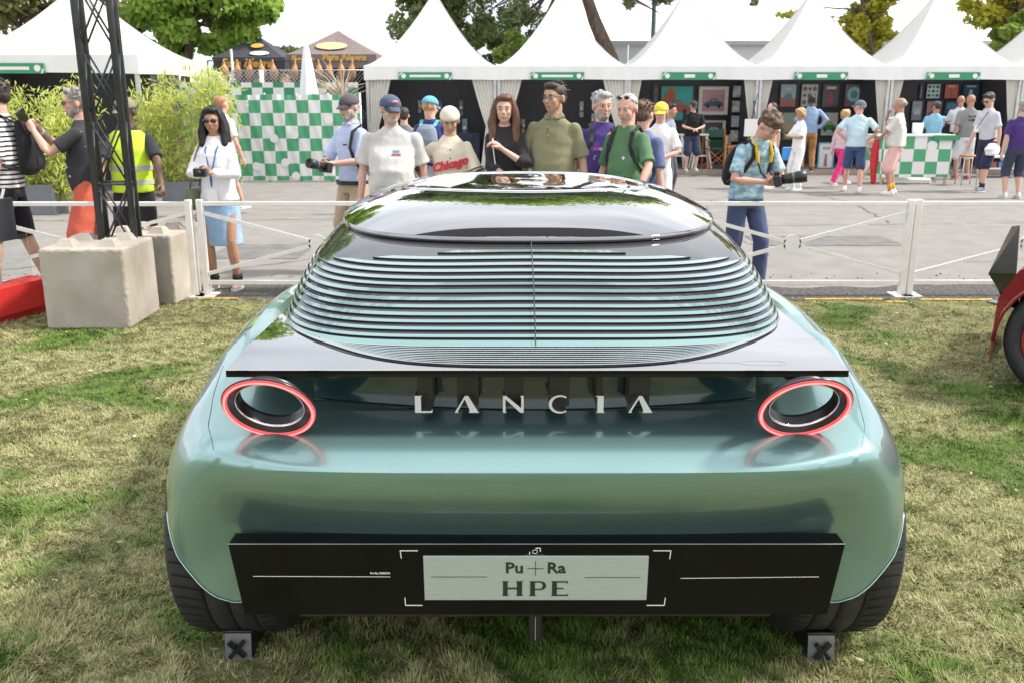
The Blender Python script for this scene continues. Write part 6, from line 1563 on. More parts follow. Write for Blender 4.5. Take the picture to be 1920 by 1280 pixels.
# ---- carried things (each its own object, placed in the world)
def held(name, label, cat, ctx, local, rz=0.0, group=None):
    ctx['t'].rotation_euler; M = Matrix.LocRotScale(ctx['t'].location, ctx['t'].rotation_euler, ctx['t'].scale)
    p = M @ Vector(local); o = thing(name, label, cat, p, ctx['t'].rotation_euler.z+rz, group); return o
M_cam = mat('camera_black', (.018, .018, .02), rough=.4, var=.2); M_strapb = cloth('strap_black', (.02, .02, .022))
def dslr(ctx, local, label, rz=0.0, tilt=-.15, lens=.20, r=.040):
    t = held('camera', label, 'camera', ctx, local, rz); t.rotation_euler.x = tilt
    mb = MB(); mb.box(-.070, .070, -.030, .030, -.048, .045, bev=.010); mb.build('camera_body', M_cam, t)
    mb = MB(); mb.box(-.025, .025, -.028, .022, .046, .075, bev=.008); mb.build('viewfinder', M_cam, t)
    mb = MB(); mb.lathe([(0, .0), (r*.9, .0), (r*.9, lens*.25), (r, lens*.3), (r, lens*.6), (r*1.12, lens*.65), (r*1.15, lens), (r*.9, lens), (r*.85, lens*.9), (0, lens*.88)], 24, M=Matrix.Rotation(pi/2, 4, 'X'), c=(0, -.03, 0)); mb.build('lens', M_cam, t)
    mb = MB(); mb.lathe([(r*1.005, lens*.44), (r*1.03, lens*.45), (r*1.03, lens*.5), (r*1.005, lens*.51)], 24, M=Matrix.Rotation(pi/2, 4, 'X'), c=(0, -.03, 0)); mb.build('lens_ring', mat('ring_grey', (.12, .12, .12), rough=.5), t)
    return t
def strap(ctx, pts, m, name='strap', r=.010, flat=True, par=None):
    P = [ctx['tp'](*p) for p in pts]; mb = MB(); Q = []
    for i in range(len(P)-1):
        for j in range(4): Q.append(P[i].lerp(P[i+1], j/4))
    Q.append(P[-1])
    mb.tube(Q, r, 6); mb.build(name, m, par or ctx['t'])
def backpack(ctx, label, c1, c2, depth=.13):
    w0 = ctx['w']; t = held('backpack', label, 'backpack', ctx, (0, 0, 0)); t.scale = ctx['t'].scale; A = Acc(); tp = ctx['tp']
    A.loft([(tp(0, .175, .98), .125, .055), (tp(0, .195, 1.04), .145, .085), (tp(0, .195, 1.25), .145, .085), (tp(0, .175, 1.38), .12, .065), (tp(0, .155, 1.43), .07, .035)])
    A.fuse('pack', cloth('pk_%.2f_%.2f' % c1[:2], c1), t, .012, 3, fold=.003)
    A = Acc(); A.loft([(tp(0, .26, 1.02), .10, .030), (tp(0, .27, 1.10), .105, .035), (tp(0, .265, 1.18), .095, .025)]); A.fuse('front_pocket', cloth('pk_%.2f_%.2f' % c2[:2], c2), t, .010, 2)
    for s in (1, -1):
        pts = [(s*.085, .13, 1.41), (s*.098, .03, 1.475), (s*.100, -.07, 1.43), (s*.108, -.118, 1.32), (s*.135*w0, -.10, 1.18), (s*.165*w0, .03, 1.07), (s*.12, .14, 1.03)]
        mb = MB(); P = [tp(*p) for p in pts]; Q = []
        for i in range(len(P)-1):
            for j in range(3): Q.append(P[i].lerp(P[i+1], j/3))
        Q.append(P[-1])
        for q0, q1 in zip(Q[:-1], Q[1:]): mb.bar(q0, q1+(q1-q0)*.15, .040, .010, up=(0, 1, .2) if q0.z < tp(0, 0, 1.43).z else (0, 0, 1))
        mb.build('shoulder_strap', cloth('pk_%.2f_%.2f' % c2[:2], c2), t)
    return t
def chest_print(ctx, polys, m, z0=1.25, x0=0.0, front=True, name='shirt_print'):
    """small flat print standing just proud of the shirt"""
    y = -.128-ctx['belly']*.45 if front else .127
    for P in polys:
        V = []; n = len(P)
        for dd in (0, .004):
            for (x, z) in P: V.append(ctx['tp'](x0+x, (y-.006-dd+ .9*abs(x0+x)**2) if front else (y+.006+dd), z0+z))
        mb = MB(); mb.add(V, [tuple(range(n)), tuple(range(2*n-1, n-1, -1))]+[(i, (i+1) % n, (i+1) % n+n, i+n) for i in range(n)]); mb.build(name, m, ctx['t'])
def rect(x0, x1, z0, z1): return [(x0, z0), (x1, z0), (x1, z1), (x0, z1)]
def shirt_text(ctx, s_, size, m, z, x=0.0, rot=0.0, front=True, shear=0.0, yadd=0.0, bold=.004):
    o = text_mesh(s_, size, .002, m, ctx['t'], 'shirt_lettering', (0, 0, 0), bold=bold, shear=shear)
    for v in o.data.vertices:
        c = v.co.copy(); c.x, c.y = c.x*math.cos(rot)-c.y*math.sin(rot), c.x*math.sin(rot)+c.y*math.cos(rot)
        X_ = x+c.x; Z_ = z+c.y; y = (-.136-ctx['belly']*.6+1.6*X_*X_-yadd-c.z)
        v.co = ctx['tp'](X_ if front else -X_, y if front else -y, Z_)
    o.rotation_euler = (0, 0, 0)

# striped shirt and other patterned cloths
def stripes(name, c1, c2, n, axis=2):
    m = bpy.data.materials.new(name); m.use_nodes = True; N = m.node_tree; L = N.links; b = N.nodes['Principled BSDF']; tcn = N.nodes.new('ShaderNodeTexCoord'); sp_ = N.nodes.new('ShaderNodeSeparateXYZ')
    mt = N.nodes.new('ShaderNodeMath'); mt.operation = 'MULTIPLY'; mt.inputs[1].default_value = n; fr = N.nodes.new('ShaderNodeMath'); fr.operation = 'FRACT'; gt = N.nodes.new('ShaderNodeMath'); gt.operation = 'GREATER_THAN'; gt.inputs[1].default_value = .6
    mx_ = N.nodes.new('ShaderNodeMix'); mx_.data_type = 'RGBA'; mx_.inputs[6].default_value = (*c1, 1); mx_.inputs[7].default_value = (*c2, 1)
    L.new(tcn.outputs['Object'], sp_.inputs[0]); L.new(sp_.outputs[axis], mt.inputs[0]); L.new(mt.outputs[0], fr.inputs[0]); L.new(fr.outputs[0], gt.inputs[0]); L.new(gt.outputs[0], mx_.inputs[0]); L.new(mx_.outputs[2], b.inputs['Base Color']); b.inputs['Roughness'].default_value = .85
    return m
def patches(name, cols_, scale, rough=.85, sharp=True):
    m = bpy.data.materials.new(name); m.use_nodes = True; N = m.node_tree; L = N.links; b = N.nodes['Principled BSDF']; tcn = N.nodes.new('ShaderNodeTexCoord'); nz_ = N.nodes.new('ShaderNodeTexNoise'); nz_.inputs['Scale'].default_value = scale; nz_.inputs['Detail'].default_value = 6; nz_.inputs['Roughness'].default_value = .65
    mp_ = N.nodes.new('ShaderNodeMapping'); mp_.inputs['Scale'].default_value = (1, 1, 1.8); r_ = N.nodes.new('ShaderNodeValToRGB'); r_.color_ramp.interpolation = 'CONSTANT' if sharp else 'LINEAR'
    while len(r_.color_ramp.elements) < len(cols_): r_.color_ramp.elements.new(.5)
    for i, c in enumerate(cols_): r_.color_ramp.elements[i].position = .36+.28*i/max(1, len(cols_)-1) if i else 0; r_.color_ramp.elements[i].color = (*c, 1)
    L.new(tcn.outputs['Object'], mp_.inputs[0]); L.new(mp_.outputs[0], nz_.inputs['Vector']); L.new(nz_.outputs[0], r_.inputs[0]); L.new(r_.outputs[0], b.inputs['Base Color']); b.inputs['Roughness'].default_value = rough
    return m
GF = 'people at the barrier watching the car'; GB = 'visitors at the stalls'
M_tie = patches('tie_dye', [(.10, .20, .28), (.20, .34, .42), (.34, .50, .57), (.50, .63, .68)], 13, sharp=False)

# 1 far left, striped shirt
def ex1(c):
    backpack(c, 'black backpack on the man in the striped shirt at the left edge', (.02, .02, .022), (.03, .03, .03))
    for s in (1, -1):
        J, K, A_ = c['legs'][s]
        mb = MB()
        for dx in (0, .012): mb.tube([J+Vector((s*.098, dx, -.02)), J.lerp(K, .5)+Vector((s*.094, dx, 0)), K+Vector((s*.089, dx, .02))], .006, 5)
        mb.build('side_stripe', M_tent, c['t'])
person('man in a striped shirt and black shorts, cut off by the left edge', -12, 150, 8.0, face=-75, top=stripes('striped_shirt', (.72, .71, .69), (.02, .02, .025), 26), sleeve=.5, bottom=(.02, .02, .024), blen=.55, bname='shorts', shoes=(.7, .7, .7), armA='hang_fwd', armB='belly', hair='dark', width=1.1, extra=ex1, group=GF, stride=.5, loose=.01)
# 2 man with the tablet
def ex2(c):
    t = held('tablet', 'black tablet held up by the man in coral shorts', 'tablet', c, (0.0, -.44, 1.46)); t.rotation_euler = (R(18), R(12), t.rotation_euler.z); mb = MB(); mb.box(-.105, .105, -.006, .006, -.08, .12, bev=.004); mb.build('case', M_black, t)
    mb = MB(); mb.box(-.095, .095, .0062, .0078, -.07, .11); mb.build('screen', M_lens, t)
    mb = MB(); A_ = c['arms'][-1]; w_ = A_[1].lerp(A_[2], .9); u = (A_[2]-A_[1]).normalized(); mb.tube([w_-u*.012, w_+u*.012], .031, 12); mb.build('watch', M_tent, c['t'])
person('grey-haired man in a black patterned shirt and coral shorts holding up a tablet', 143, 167, 8.1, face=-78, skin='rosy', hair='grey', top=patches('race_shirt', [(.03, .03, .035), (.03, .03, .035), (.60, .58, .56), (.45, .05, .05)], 3.0), top_name='polo_shirt', sleeve=.36, bottom=(.62, .13, .08), blen=.5, bname='shorts', armA='cam_high', armB='cam_high', head=(5, 5), glasses='dark', belly=.03, width=1.08, extra=ex2, group=GF, beard='grey')
# 3 hi-vis marshal
M_hv = mat('hi_vis', (.55, .75, .03), rough=.6, var=.08, scale=5, bump=.4, bscale=9, bdist=.02)
def ex3(c):
    A_ = Acc(); tp = c['tp']; A_.loft([(tp(0, 0, .90), .185, .142), (tp(0, 0, 1.10), .18, .14), (tp(0, 0, 1.3), .192, .135), (tp(0, 0, 1.42), .165, .10), (tp(0, .005, 1.462), .11, .08)]); v = A_.fuse('safety_vest', M_hv, c['t'], .012, 3, fold=.003)
    for z in (.97, 1.10):
        mb = MB(); mb.sm = True; mb.grid([[tp(.191*math.cos(a), .150*math.sin(a), zz) for a in [2*pi*j/32 for j in range(33)]] for zz in (z, z+.045)]); mb.build('reflective_band', mat('reflective', (.45, .45, .44), rough=.35), v)
person('dark-skinned marshal in a yellow high-visibility vest and camouflage cap behind the truss', 232, 184, 8.15, face=12, skin='dark', hair='black', hstyle='buzz', cap=dict(c=(.20, .19, .13)), top=(.03, .03, .035), sleeve=.42, bottom=(.025, .025, .028), armA=((.33, -.42, .93), (1, .5, .2)), armB=((.20, -.42, .93), (1, .5, .2)), head=(-20, 8), glasses='dark', width=1.08, extra=ex3, group=GF)
# 4 woman in sunglasses
def ex4(c):
    t = held('phone_camera', 'small black camera in the hands of the woman in sunglasses', 'camera', c, (0.0, -.40, 1.17)); mb = MB(); mb.box(-.055, .055, -.02, .02, -.035, .035, bev=.006); mb.build('camera_body', M_cam, t); mb = MB(); mb.lathe([(0, 0), (.024, 0), (.024, .03), (0, .03)], 14, M=Matrix.Rotation(pi/2, 4, 'X'), c=(0, -.02, 0)); mb.build('lens', M_cam, t)
    b = held('handbag', 'olive leather shoulder bag at the hip of the woman in sunglasses', 'bag', c, (-.24, -.01, .90)); A_ = Acc(); A_.loft([((0, 0, -.10), .06, .14), ((0, 0, 0), .065, .15), ((0, 0, .09), .045, .12)]); A_.fuse('bag_body', mat('olive_leather', (.13, .14, .085), rough=.45, var=.1), b, .012, 3)
    mb = MB(); mb.tube([(0, -.1, .08), (.06, -.08, .35), (.12, 0, .56), (.06, .08, .35), (0, .1, .08)], .008, 6); mb.build('bag_strap', mat('olive_leather', (.13, .14, .085)), b)
    strap(c, [(-.06, .04, 1.48), (-.055, -.12, 1.36), (-.01, -.165, 1.15), (0, -.17, 1.02)], cloth('lanyard_blue', (.05, .12, .30)), 'lanyard', .007); strap(c, [(.06, .04, 1.48), (.055, -.12, 1.36), (.01, -.165, 1.15), (0, -.17, 1.02)], cloth('lanyard_blue', (.05, .12, .30)), 'lanyard', .007)
    mb = MB(); mb.box(-.05, .05, -.175, -.170, .84, 1.0); bd_ = mb.build('badge', M_tent, c['t']); mb = MB(); mb.box(-.045, .045, -.178, -.1755, .85, .875); mb.build('badge_band', mat('band_green', (.02, .10, .06)), bd_)
    strap(c, [(-.02, -.02, .93), (-.16, -.13, .86), (-.19, -.12, .68)], mat('scarf_orange', (.65, .22, .04), rough=.8), 'scarf', .022)
person('woman in sunglasses, white blouse and light blue split skirt holding a camera', 398, 202, gnd(420, 541).y, face=-5, skin='tan', hair='black', hstyle='bob', top=(.74, .73, .76), top_name='blouse', sleeve=.88, bottom=(.30, .45, .66), blen=.56, bname='skirt', skirt=True, shoes=(.55, .42, .40), armA='phone', armB='phone', head=(6, 6), fem=True, glasses='dark', loose=.028, extra=ex4, group=GF, lips=M_lipred, sock=((.03, .03, .03), .06))
# 5 fair young man walking away behind her
person('fair-haired man in a white T-shirt and shorts walking past the checkered fence', 414, 180, 13.2, face=150, skin='rosy', hair='ginger', hstyle='buzz', top=(.76, .74, .72), sleeve=.40, bottom=(.66, .62, .60), blen=.45, bname='shorts', shoes=(.75, .75, .75), armA='hang', armB='hang_fwd', stride=1.2, near=False, group=GB)
# 6 man with camera and dark cap
def ex6(c):
    dslr(c, (.02, -.36, 1.07), 'black telephoto camera held by the man in the pale blue shirt', 0.0, -.25, .18)
    strap(c, [(.10, .05, 1.46), (.12, -.09, 1.40), (.13, -.14, 1.25), (.15, -.10, 1.10), (.17, 0, 1.02)], M_strapb, 'shoulder_strap', .016)
    mb = MB(); tp = c['tp']; mb.sm = True; mb.grid([[tp(.176*math.cos(a), -.012+.146*math.sin(a), z) for a in [2*pi*j/32 for j in range(33)]] for z in (.885, .925)]); mb.build('belt', M_black, c['t'])
    mb = MB(); mb.box(.05, .10, -.16, -.152, 1.27, 1.285); mb.build('pocket_pen', M_black, c['t'])
person('man in a dark cap, pale blue shirt and khaki trousers holding a big camera', 655, 178, 8.9, face=-38, skin='light', hair='silver', hstyle='fringe', cap=dict(c=(.09, .075, .085), v=(.06, .06, .065)), top=(.46, .52, .72), sleeve=.5, bottom=(.45, .34, .24), shoes=(.2, .15, .1), armA='cam', armB='cam', head=(4, 8), extra=ex6, collar=True, width=1.0, beard='silver', group=GF, loose=.006)
# 7 big man in the pale grey tee
def ex7(c):
    chest_print(c, [rect(.02, .10, .02, .055)], mat('pr_red', (.55, .20, .20), rough=.8), 1.20, .0); chest_print(c, [rect(.03, .09, .06, .085)], mat('pr_blue', (.30, .40, .60), rough=.8), 1.20, .0)
    for i in range(4): chest_print(c, [rect(.012+.026*i, .032+.026*i, -.02, .008)], M_black, 1.20, .0)
person('heavy bearded man with glasses and navy cap in a pale grey T-shirt', 732, 180, 8.0, face=-2, skin='rosy', hair='grey', hstyle='fringe', cap=dict(c=(.07, .09, .15), logo=(.55, .25, .25)), top=(.52, .50, .48), sleeve=.42, bottom=(.10, .12, .18), blen=.6, armA='hang', armB='hang', head=(28, 8), width=1.28, belly=.075, beard='silver', glasses='clear', extra=ex7, group=GF, loose=.012)
# 8 grey hoodie behind him
person('man in a grey jacket standing behind the heavy man in the navy cap', 757, 203, 13.5, face=180, skin='light', hair='dark', top=(.20, .20, .22), sleeve=.95, bottom=(.05, .06, .09), shoes=(.1, .1, .1), near=False, group=GB)
# 9 man with turquoise backpack, seen from behind
def ex9(c): backpack(c, 'grey and turquoise backpack on the man in the blue cap', (.20, .24, .30), (.10, .45, .48))
person('man in a sky-blue cap and navy T-shirt seen from behind with a backpack', 806, 182, 10.8, face=168, skin='rosy', hair='blond', hstyle='buzz', cap=dict(c=(.12, .36, .60)), top=(.045, .045, .16), sleeve=.42, bottom=(.32, .38, .46), shoes=(.5, .5, .5), armA='hang_fwd', armB='belly', head=(-25, 12), extra=ex9, group=GB)
# 10 Chicago jersey
M_cream = cloth('jersey_cream', (.66, .58, .45))
def ex10(c):
    Mt = mat('jersey_red', (.50, .03, .035), rough=.7)
    shirt_text(c, 'Chicago', .108, Mt, 1.22, -.012, .24, shear=.35, yadd=.016, bold=.006)
    for s in (1, -1):
        a, e, w_ = c['arms'][s]; u = (e-a).normalized(); p = a.lerp(e, .83)
        for d_ in (0, .03): mb = MB(); mb.sm = True; mb.tube([p+u*d_, p+u*(d_+.012)], .0790, 18, caps=False); mb.build('sleeve_stripe', M_black, c['t'])
    for z in (1.36, 1.28, 1.12): mb = MB(); mb.ball(c['tp'](0, -.135, z), .008, 8, 6); mb.build('button', M_black, c['t'])
    mb = MB(); mb.tube([c['hp'](.03*math.cos(a_), -.105, .052+.02*math.sin(a_)) for a_ in [pi*j/8 for j in range(9)]], .004, 5); mb.build('cap_strap', M_cream, c['t'])
    t = held('leaflet', 'white leaflet held by the young man in the cream baseball shirt', 'paper', c, (.05, -.36, 1.08)); t.rotation_euler.x = -.9; mb = MB(); mb.box(-.08, .08, -.0015, .0015, -.06, .06); mb.build('sheet', M_tent, t)
person('young man in a backwards cream cap and cream baseball shirt with red lettering, looking down', 843, 202, 8.1, face=4, skin='olive', hair='dark', hstyle='buzz', cap=dict(c=(.66, .60, .48), back=True), top=M_cream, top_name='baseball_shirt', sleeve=.48, bottom=(.5, .48, .44), armA='belly', armB='hip', head=(0, 26), extra=ex10, loose=.022, group=GF)
# 11 long-haired woman
def ex11(c):
    strap(c, [(-.10, .03, 1.46), (-.10, -.12, 1.35), (-.07, -.17, 1.15), (-.02, -.17, 1.0)], mat('strap_silver', (.5, .5, .5), rough=.4, metal=.5), 'bag_strap', .007)
    a, e, w_ = c['arms'][-1]; u = (w_-e).normalized(); mb = MB(); mb.tube([w_-u*.03, w_-u*.01], .031, 12); mb.build('watch', M_chrome, c['t'])
    t = held('phone', 'dark phone in the hand of the long-haired woman', 'phone', c, (.10, -.30, 1.04)); mb = MB(); mb.box(-.04, .04, -.005, .005, -.03, .05, bev=.003); mb.build('case', M_lens, t)
person('woman with long auburn hair in a loose black top, one hand raised to her chest', 946, 180, 8.05, face=-4, skin='light', hair='auburn', hstyle='long', top=(.028, .024, .028), top_name='loose_top', sleeve=.62, bottom=(.03, .03, .035), armA=((-.01, -.23, 1.30), (1, .1, -.9)), armB=((-.08, -.30, 1.04), (1, .4, -.4)), head=(0, 2), fem=True, extra=ex11, loose=.03, group=GF, lips=M_lip)
# 12 olive polo man
person('tall dark-haired man with glasses in an olive polo shirt', 1040, 156, 8.0, face=-22, skin='olive', hair='dark', top=(.21, .20, .115), top_name='polo_shirt', sleeve=.43, bottom=(.05, .05, .06), armA='hang', armB='hang_fwd', head=(-14, 4), glasses='clear', collar=True, belly=.04, width=1.12, group=GF, loose=.012, extra=lambda c: (chest_print(c, [rect(-.006, .006, -.09, .06)], cloth('placket', (.15, .14, .08)), 1.36), [chest_print(c, [rect(-.004, .004, -.004, .004)], M_cream, z) for z in (1.40, 1.33)]))
# 13 purple tee
def ex13(c):
    pr1 = mat('print_pink', (.60, .14, .30), rough=.8); pr2 = mat('print_pale', (.62, .58, .64), rough=.8)
    chest_print(c, [[(-.10, .02), (.04, .03), (.05, .055), (-.09, .045)]], pr1, 1.22); chest_print(c, [rect(-.04, .06, .005, .03), [(.04, .06), (.10, .09), (.11, .08), (.06, .05)]], pr2, 1.235)
    mb = MB(); mb.tube([c['tp'](x, -.138-c['belly']*.5, z) for x, z in ((-.07, 1.20), (-.09, 1.17), (-.05, 1.15), (.03, 1.175), (.09, 1.19), (.11, 1.27), (.07, 1.31), (.03, 1.28))], .0045, 5); mb.build('track_outline', pr2, c['t'])
    backpack(c, 'dark grey backpack on the man in the purple T-shirt', (.05, .05, .055), (.06, .06, .065))
person('grey-haired man in a purple T-shirt with a racetrack print', 1130, 174, 8.35, face=2, skin='rosy', hair='silver', hstyle='short', top=(.075, .05, .21), sleeve=.42, bottom=(.06, .06, .08), head=(12, 4), belly=.06, width=1.1, beard='silver', extra=ex13, group=GF, loose=.01)
# 14 green tee with backpack
def ex14(c):
    backpack(c, 'grey and black backpack with orange piping on the man in the green T-shirt', (.22, .23, .24), (.03, .03, .035))
    mb = MB()
    for s in (1, -1): mb.ball(c['hp'](s*.034, -.058, .105), (.026, .010, .018), 12, 6, M=c['HR']); mb.tube([c['hp'](s*.056, -.05, .10), c['hp'](s*.086, .03, .03)], .003, 5)
    mb.build('pushed_up_sunglasses', M_lens, c['t'])
    for P in ([(-.016, -.004), (.016, -.004), (.016, .004), (-.016, .004)], [(-.004, -.016), (.004, -.016), (.004, .016), (-.004, .016)]): chest_print(c, [P], M_tent, 1.21, .06)
person('grey-cropped man in a green T-shirt with sunglasses pushed up on his head', 1178, 177, 7.95, face=-38, skin='rosy', hair='silver', hstyle='buzz', top=(.085, .175, .085), sleeve=.46, bottom=(.08, .08, .09), armA='rail', armB='hang_fwd', head=(4, 14), belly=.035, extra=ex14, group=GF, beard=None, loose=.008)
# 15 bun
person('man with knotted brown hair and a slate-blue T-shirt, seen from behind', 1208, 192, 8.3, face=132, skin='light', hair='brown', hstyle='bun', top=(.11, .14, .27), sleeve=.45, bottom=(.6, .58, .55), armA='hang', armB='hang', head=(14, 10), width=1.1, group=GF, loose=.012)
# 16 yellow cap
person('man in a yellow cap and white T-shirt behind the slate-blue shirt', 1240, 193, 11.2, face=-12, skin='rosy', hair='grey', hstyle='fringe', cap=dict(c=(.75, .62, .08)), top=(.76, .75, .74), sleeve=.42, bottom=(.74, .73, .72), shoes=(.7, .7, .7), armA='belly', armB='hang', head=(-8, 10), group=GB, extra=lambda c: None)
# 17
person('dark-haired man in a grey striped shirt partly hidden by the yellow cap', 1258, 196, 15.5, face=60, skin='tan', hair='black', top=(.25, .27, .33), sleeve=.9, bottom=(.08, .08, .1), near=False, group=GB)
# 18 black tee vendor
def ex18(c): pass
person('man in black cap, black T-shirt and navy shorts beside the folding chairs', 1301, 190, 20.2, face=4, skin='light', hair='dark', hstyle='buzz', cap=dict(c=(.05, .045, .05)), top=(.012, .012, .014), sleeve=.42, bottom=(.035, .04, .07), blen=.5, bname='shorts', shoes=(.5, .48, .42), armA='belly', armB='belly', head=(5, 22), width=1.25, near=False, group=GB, feetz=.118)
# 19 photographer
def ex19(c):
    dslr(c, (-.01, -.44, 1.09), 'large black telephoto camera held low by the young photographer', R(55), -.18, .20, .045)
    tp = c['tp']; Mg = cloth('strap_yellow', (.62, .40, .02))
    for s in (1, -1):
        strap(c, [(s*.055, .07, 1.49), (s*.085, -.04, 1.46), (s*.085, -.125, 1.36), (s*.07, -.16, 1.27)], Mg, 'neck_strap', .016); strap(c, [(s*.07, -.16, 1.27), (s*.05, -.22, 1.18), (s*.04, -.36, 1.11)], M_strapb, 'neck_strap', .009)
    backpack(c, 'black backpack on the young photographer', (.02, .02, .022), (.025, .025, .028))
person('young photographer in a tie-dye blue T-shirt bending over his camera', 1408, 225, 7.96, face=24, skin='rosy', hair='brown', hstyle='curly', top=M_tie, sleeve=.40, bottom=(.065, .085, .17), shoes=(.30, .13, .05), armA='cam', armB='cam', head=(8, 42), lean=R(6), bend=.35, extra=ex19, group=GF, stride=.35, H=1.61, loose=.012, neck_y=-.02, width=1.05)
# 20 tan-shirted man
person('dark-haired man in a sand-coloured T-shirt behind the photographer', 1449, 193, 17.4, face=-70, skin='light', hair='dark', hstyle='buzz', top=(.60, .44, .32), sleeve=.42, bottom=(.60, .50, .42), blen=.5, bname='shorts', shoes=(.7, .65, .6), near=False, group=GB, beard='dark')
# 21 woman in white
def ex21(c):
    t = held('phone', 'phone held by the blonde woman dressed in white', 'phone', c, (0, -.42, 1.16)); mb = MB(); mb.box(-.035, .035, -.005, .005, -.05, .06); mb.build('case', M_lens, t)
    b = held('gift_bag', 'small blue bag hanging from the arm of the blonde woman in white', 'bag', c, (-.25, -.12, .80)); mb = MB(); mb.box(-.02, .02, -.09, .09, -.14, .10, bev=.01); mb.build('bag_body', mat('bag_blue', (.05, .25, .60), rough=.5), b)
person('blonde woman dressed all in white looking at her phone', 1503, 203, 17.0, face=-72, skin='tan', hair='blond', hstyle='shortf', top=(.80, .79, .78), sleeve=.45, bottom=(.80, .78, .76), shoes=(.78, .78, .78), armA='phone', armB='phone', head=(0, 22), fem=True, near=False, extra=ex21, group=GB, loose=.012)
# 22 blue shirt brown trousers
person('man in a denim-blue shirt and brown trousers with hands on hips facing the posters', 1523, 178, 20.0, face=176, skin='dark', hair='black', hstyle='buzz', top=(.24, .34, .50), sleeve=.95, bottom=(.33, .17, .06), shoes=(.02, .02, .02), armA='hip', armB='hip', width=1.15, near=False, group=GB, feetz=.118, belly=.02, extra=lambda c: None)
# 23 pink trousers
person('woman in a pale pink blouse and bright pink trousers striding right of the poster wall', 1586, 206, 17.6, face=118, skin='light', hair='blond', hstyle='shortf', top=(.68, .52, .58), sleeve=.9, bottom=(.72, .04, .22), shoes=(.66, .40, .36), armA='hang', armB='hang', fem=True, stride=1.1, near=False, group=GB, loose=.02, width=1.05)
# 24 light blue shirt, navy shorts
person('man in grey cap, pale aqua shirt and denim shorts, hands on hips, seen from behind', 1613, 189, 16.7, face=165, skin='rosy', hair='grey', hstyle='fringe', cap=dict(c=(.13, .15, .20)), top=(.52, .68, .74), sleeve=.42, bottom=(.05, .085, .17), blen=.55, bname='shorts', shoes=(.75, .75, .75), armA='hip', armB='hip', head=(55, 0), width=1.25, belly=.03, near=False, group=GB, stride=.5)
# 25 cream tee, pink shorts, red cloth
def ex25(c):
    t = held('red_jacket', 'red jacket hanging from the hand of the man in pink shorts', 'jacket', c, (.06, -.34, 1.0)); A_ = Acc(); A_.loft([((0, 0, 0), .05, .05), ((.0, -.01, -.2), .07, .07), ((.02, 0, -.5), .10, .06), ((.03, .02, -.78), .05, .04)]); A_.fuse('cloth', mat('jacket_red', (.50, .015, .03), rough=.7), t, .016, 3, fold=.012)
    for s in (1, -1): chest_print(c, [rect(-.05+s*.0, .05, .02, .03), rect(-.03, .04, -.03, .0)], mat('pr_grey', (.25, .25, .28)), 1.28, 0, front=False)
person('grey-haired man in a cream T-shirt and pale pink shorts holding a red jacket', 1690, 184, 16.3, face=-122, skin='tan', hair='grey', hstyle='fringe', top=(.64, .60, .55), sleeve=.45, bottom=(.70, .42, .40), blen=.5, bname='shorts', shoes=(.72, .70, .68), armA=((.04, -.30, 1.02), (1, .3, 0)), armB=((.05, -.20, 1.47), (1, -.2, -.8)), belly=.04, width=1.2, near=False, extra=ex25, group=GB, sock=((.70, .33, .03), .30), loose=.015)
# 26 light blue behind the counter
person('man in a dark cap and light blue shirt leaning over behind the checkered counter', 1757, 191, 19.6, face=160, skin='tan', hair='dark', hstyle='buzz', cap=dict(c=(.08, .07, .09)), top=(.25, .48, .62), sleeve=.42, bottom=(.1, .12, .2), shoes=(.1, .1, .1), armA='hang_fwd', armB='lean', head=(40, 10), width=1.1, near=False, group=GB)
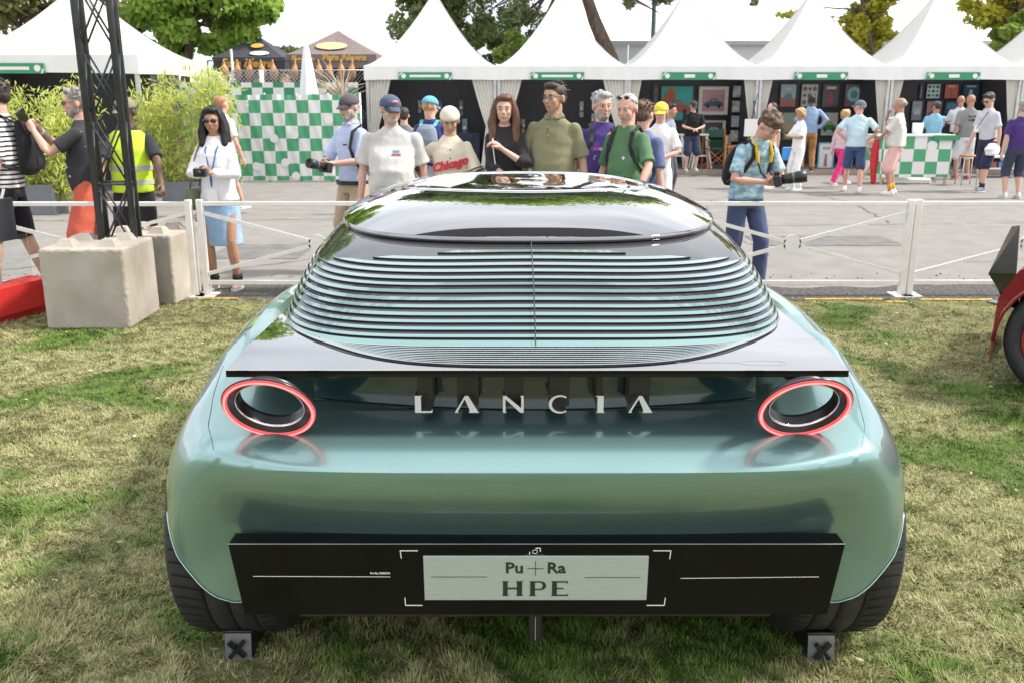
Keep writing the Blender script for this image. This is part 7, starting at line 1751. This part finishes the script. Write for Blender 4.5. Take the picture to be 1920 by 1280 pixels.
# 27, 28
person('man in a white T-shirt and black shorts, back turned, behind the checkered counter', 1803, 180, 20.3, face=160, skin='tan', hair='dark', hstyle='bald', top=(.66, .67, .72), sleeve=.42, bottom=(.012, .012, .015), blen=.5, bname='shorts', shoes=(.04, .04, .045), armA='belly', armB='belly', head=(0, 12), width=1.1, near=False, group=GB, feetz=.118)
def ex28(c): chest_print(c, [rect(-.08, -.02, .03, .06), rect(-.06, .0, -.06, -.01), rect(.02, .07, -.05, -.02), rect(.0, .08, .03, .05)], M_dark, 1.27, 0, front=False); chest_print(c, [rect(-.04, .01, .05, .09)], mat('pr_red', (.55, .20, .20)), 1.27, .05, front=False)
person('man in a back-printed grey T-shirt and white shorts behind the bar stool', 1822, 178, 19.4, face=182, skin='tan', hair='dark', hstyle='bald', top=(.235, .24, .235), sleeve=.46, bottom=(.66, .64, .66), blen=.48, bname='shorts', shoes=(.40, .08, .08), head=(0, 10), width=1.2, near=False, extra=ex28, group=GB)
# 29 white tee with bag
def ex29(c):
    t = held('carrier_bag', 'white crumpled bag carried by the man in the pale grey T-shirt', 'bag', c, (.22, -.16, .78)); A_ = Acc(); A_.loft([((0, 0, -.12), .08, .13), ((0, .0, 0), .09, .17), ((0, 0, .09), .04, .08)]); A_.fuse('bag_body', M_tent, t, .016, 3, fold=.012)
    t = held('paper_badge', 'white badge swinging from the neck of the man with the white bag', 'badge', c, (-.02, -.33, 1.13)); mb = MB(); mb.box(-.05, .05, -.002, .002, -.07, .05); mb.build('card', M_tent, t)
    strap(c, [(.05, -.02, 1.48), (.03, -.20, 1.32), (0, -.32, 1.18)], M_strapb, 'lanyard', .006)
person('dark-haired man with glasses in a pale grey T-shirt and navy shorts bending forward', 1862, 191, 16.9, face=-62, skin='light', hair='dark', top=(.56, .57, .61), sleeve=.42, bottom=(.03, .035, .07), blen=.5, bname='shorts', shoes=(.15, .15, .16), armA='hang', armB='hang_fwd', head=(0, 22), lean=R(9), glasses='dark', near=False, extra=ex29, group=GB, stride=.5, sock=((.02, .03, .08), .12), H=1.76)
# 30
person('person in a purple T-shirt and long navy shorts at the right edge', 1921, 190, 15.6, face=178, skin='light', hair='grey', top=(.065, .035, .16), sleeve=.42, bottom=(.045, .05, .085), blen=.62, bname='shorts', shoes=(.5, .52, .55), near=False, width=1.15, group=GB)
# far left behind the fence
person('man in a grey shirt seated at the food stall far behind the bamboo', 318, 113, 20.8, face=-60, skin='rosy', hair='brown', top=(.35, .36, .45), sleeve=.9, bottom=(.1, .1, .12), near=False, group='people at the food stalls')
person('person in a pale jacket behind the chain-link fence under the brown canopy', 533, 140, 21.3, face=0, skin='light', hair='blond', top=(.45, .47, .50), sleeve=.9, bottom=(.1, .1, .12), near=False, group='people at the food stalls')
person('person in a grey sweater behind the chain-link fence under the black canopy', 484, 142, 21.4, face=30, skin='rosy', hair='brown', top=(.35, .33, .36), sleeve=.9, bottom=(.1, .1, .12), near=False, group='people at the food stalls')
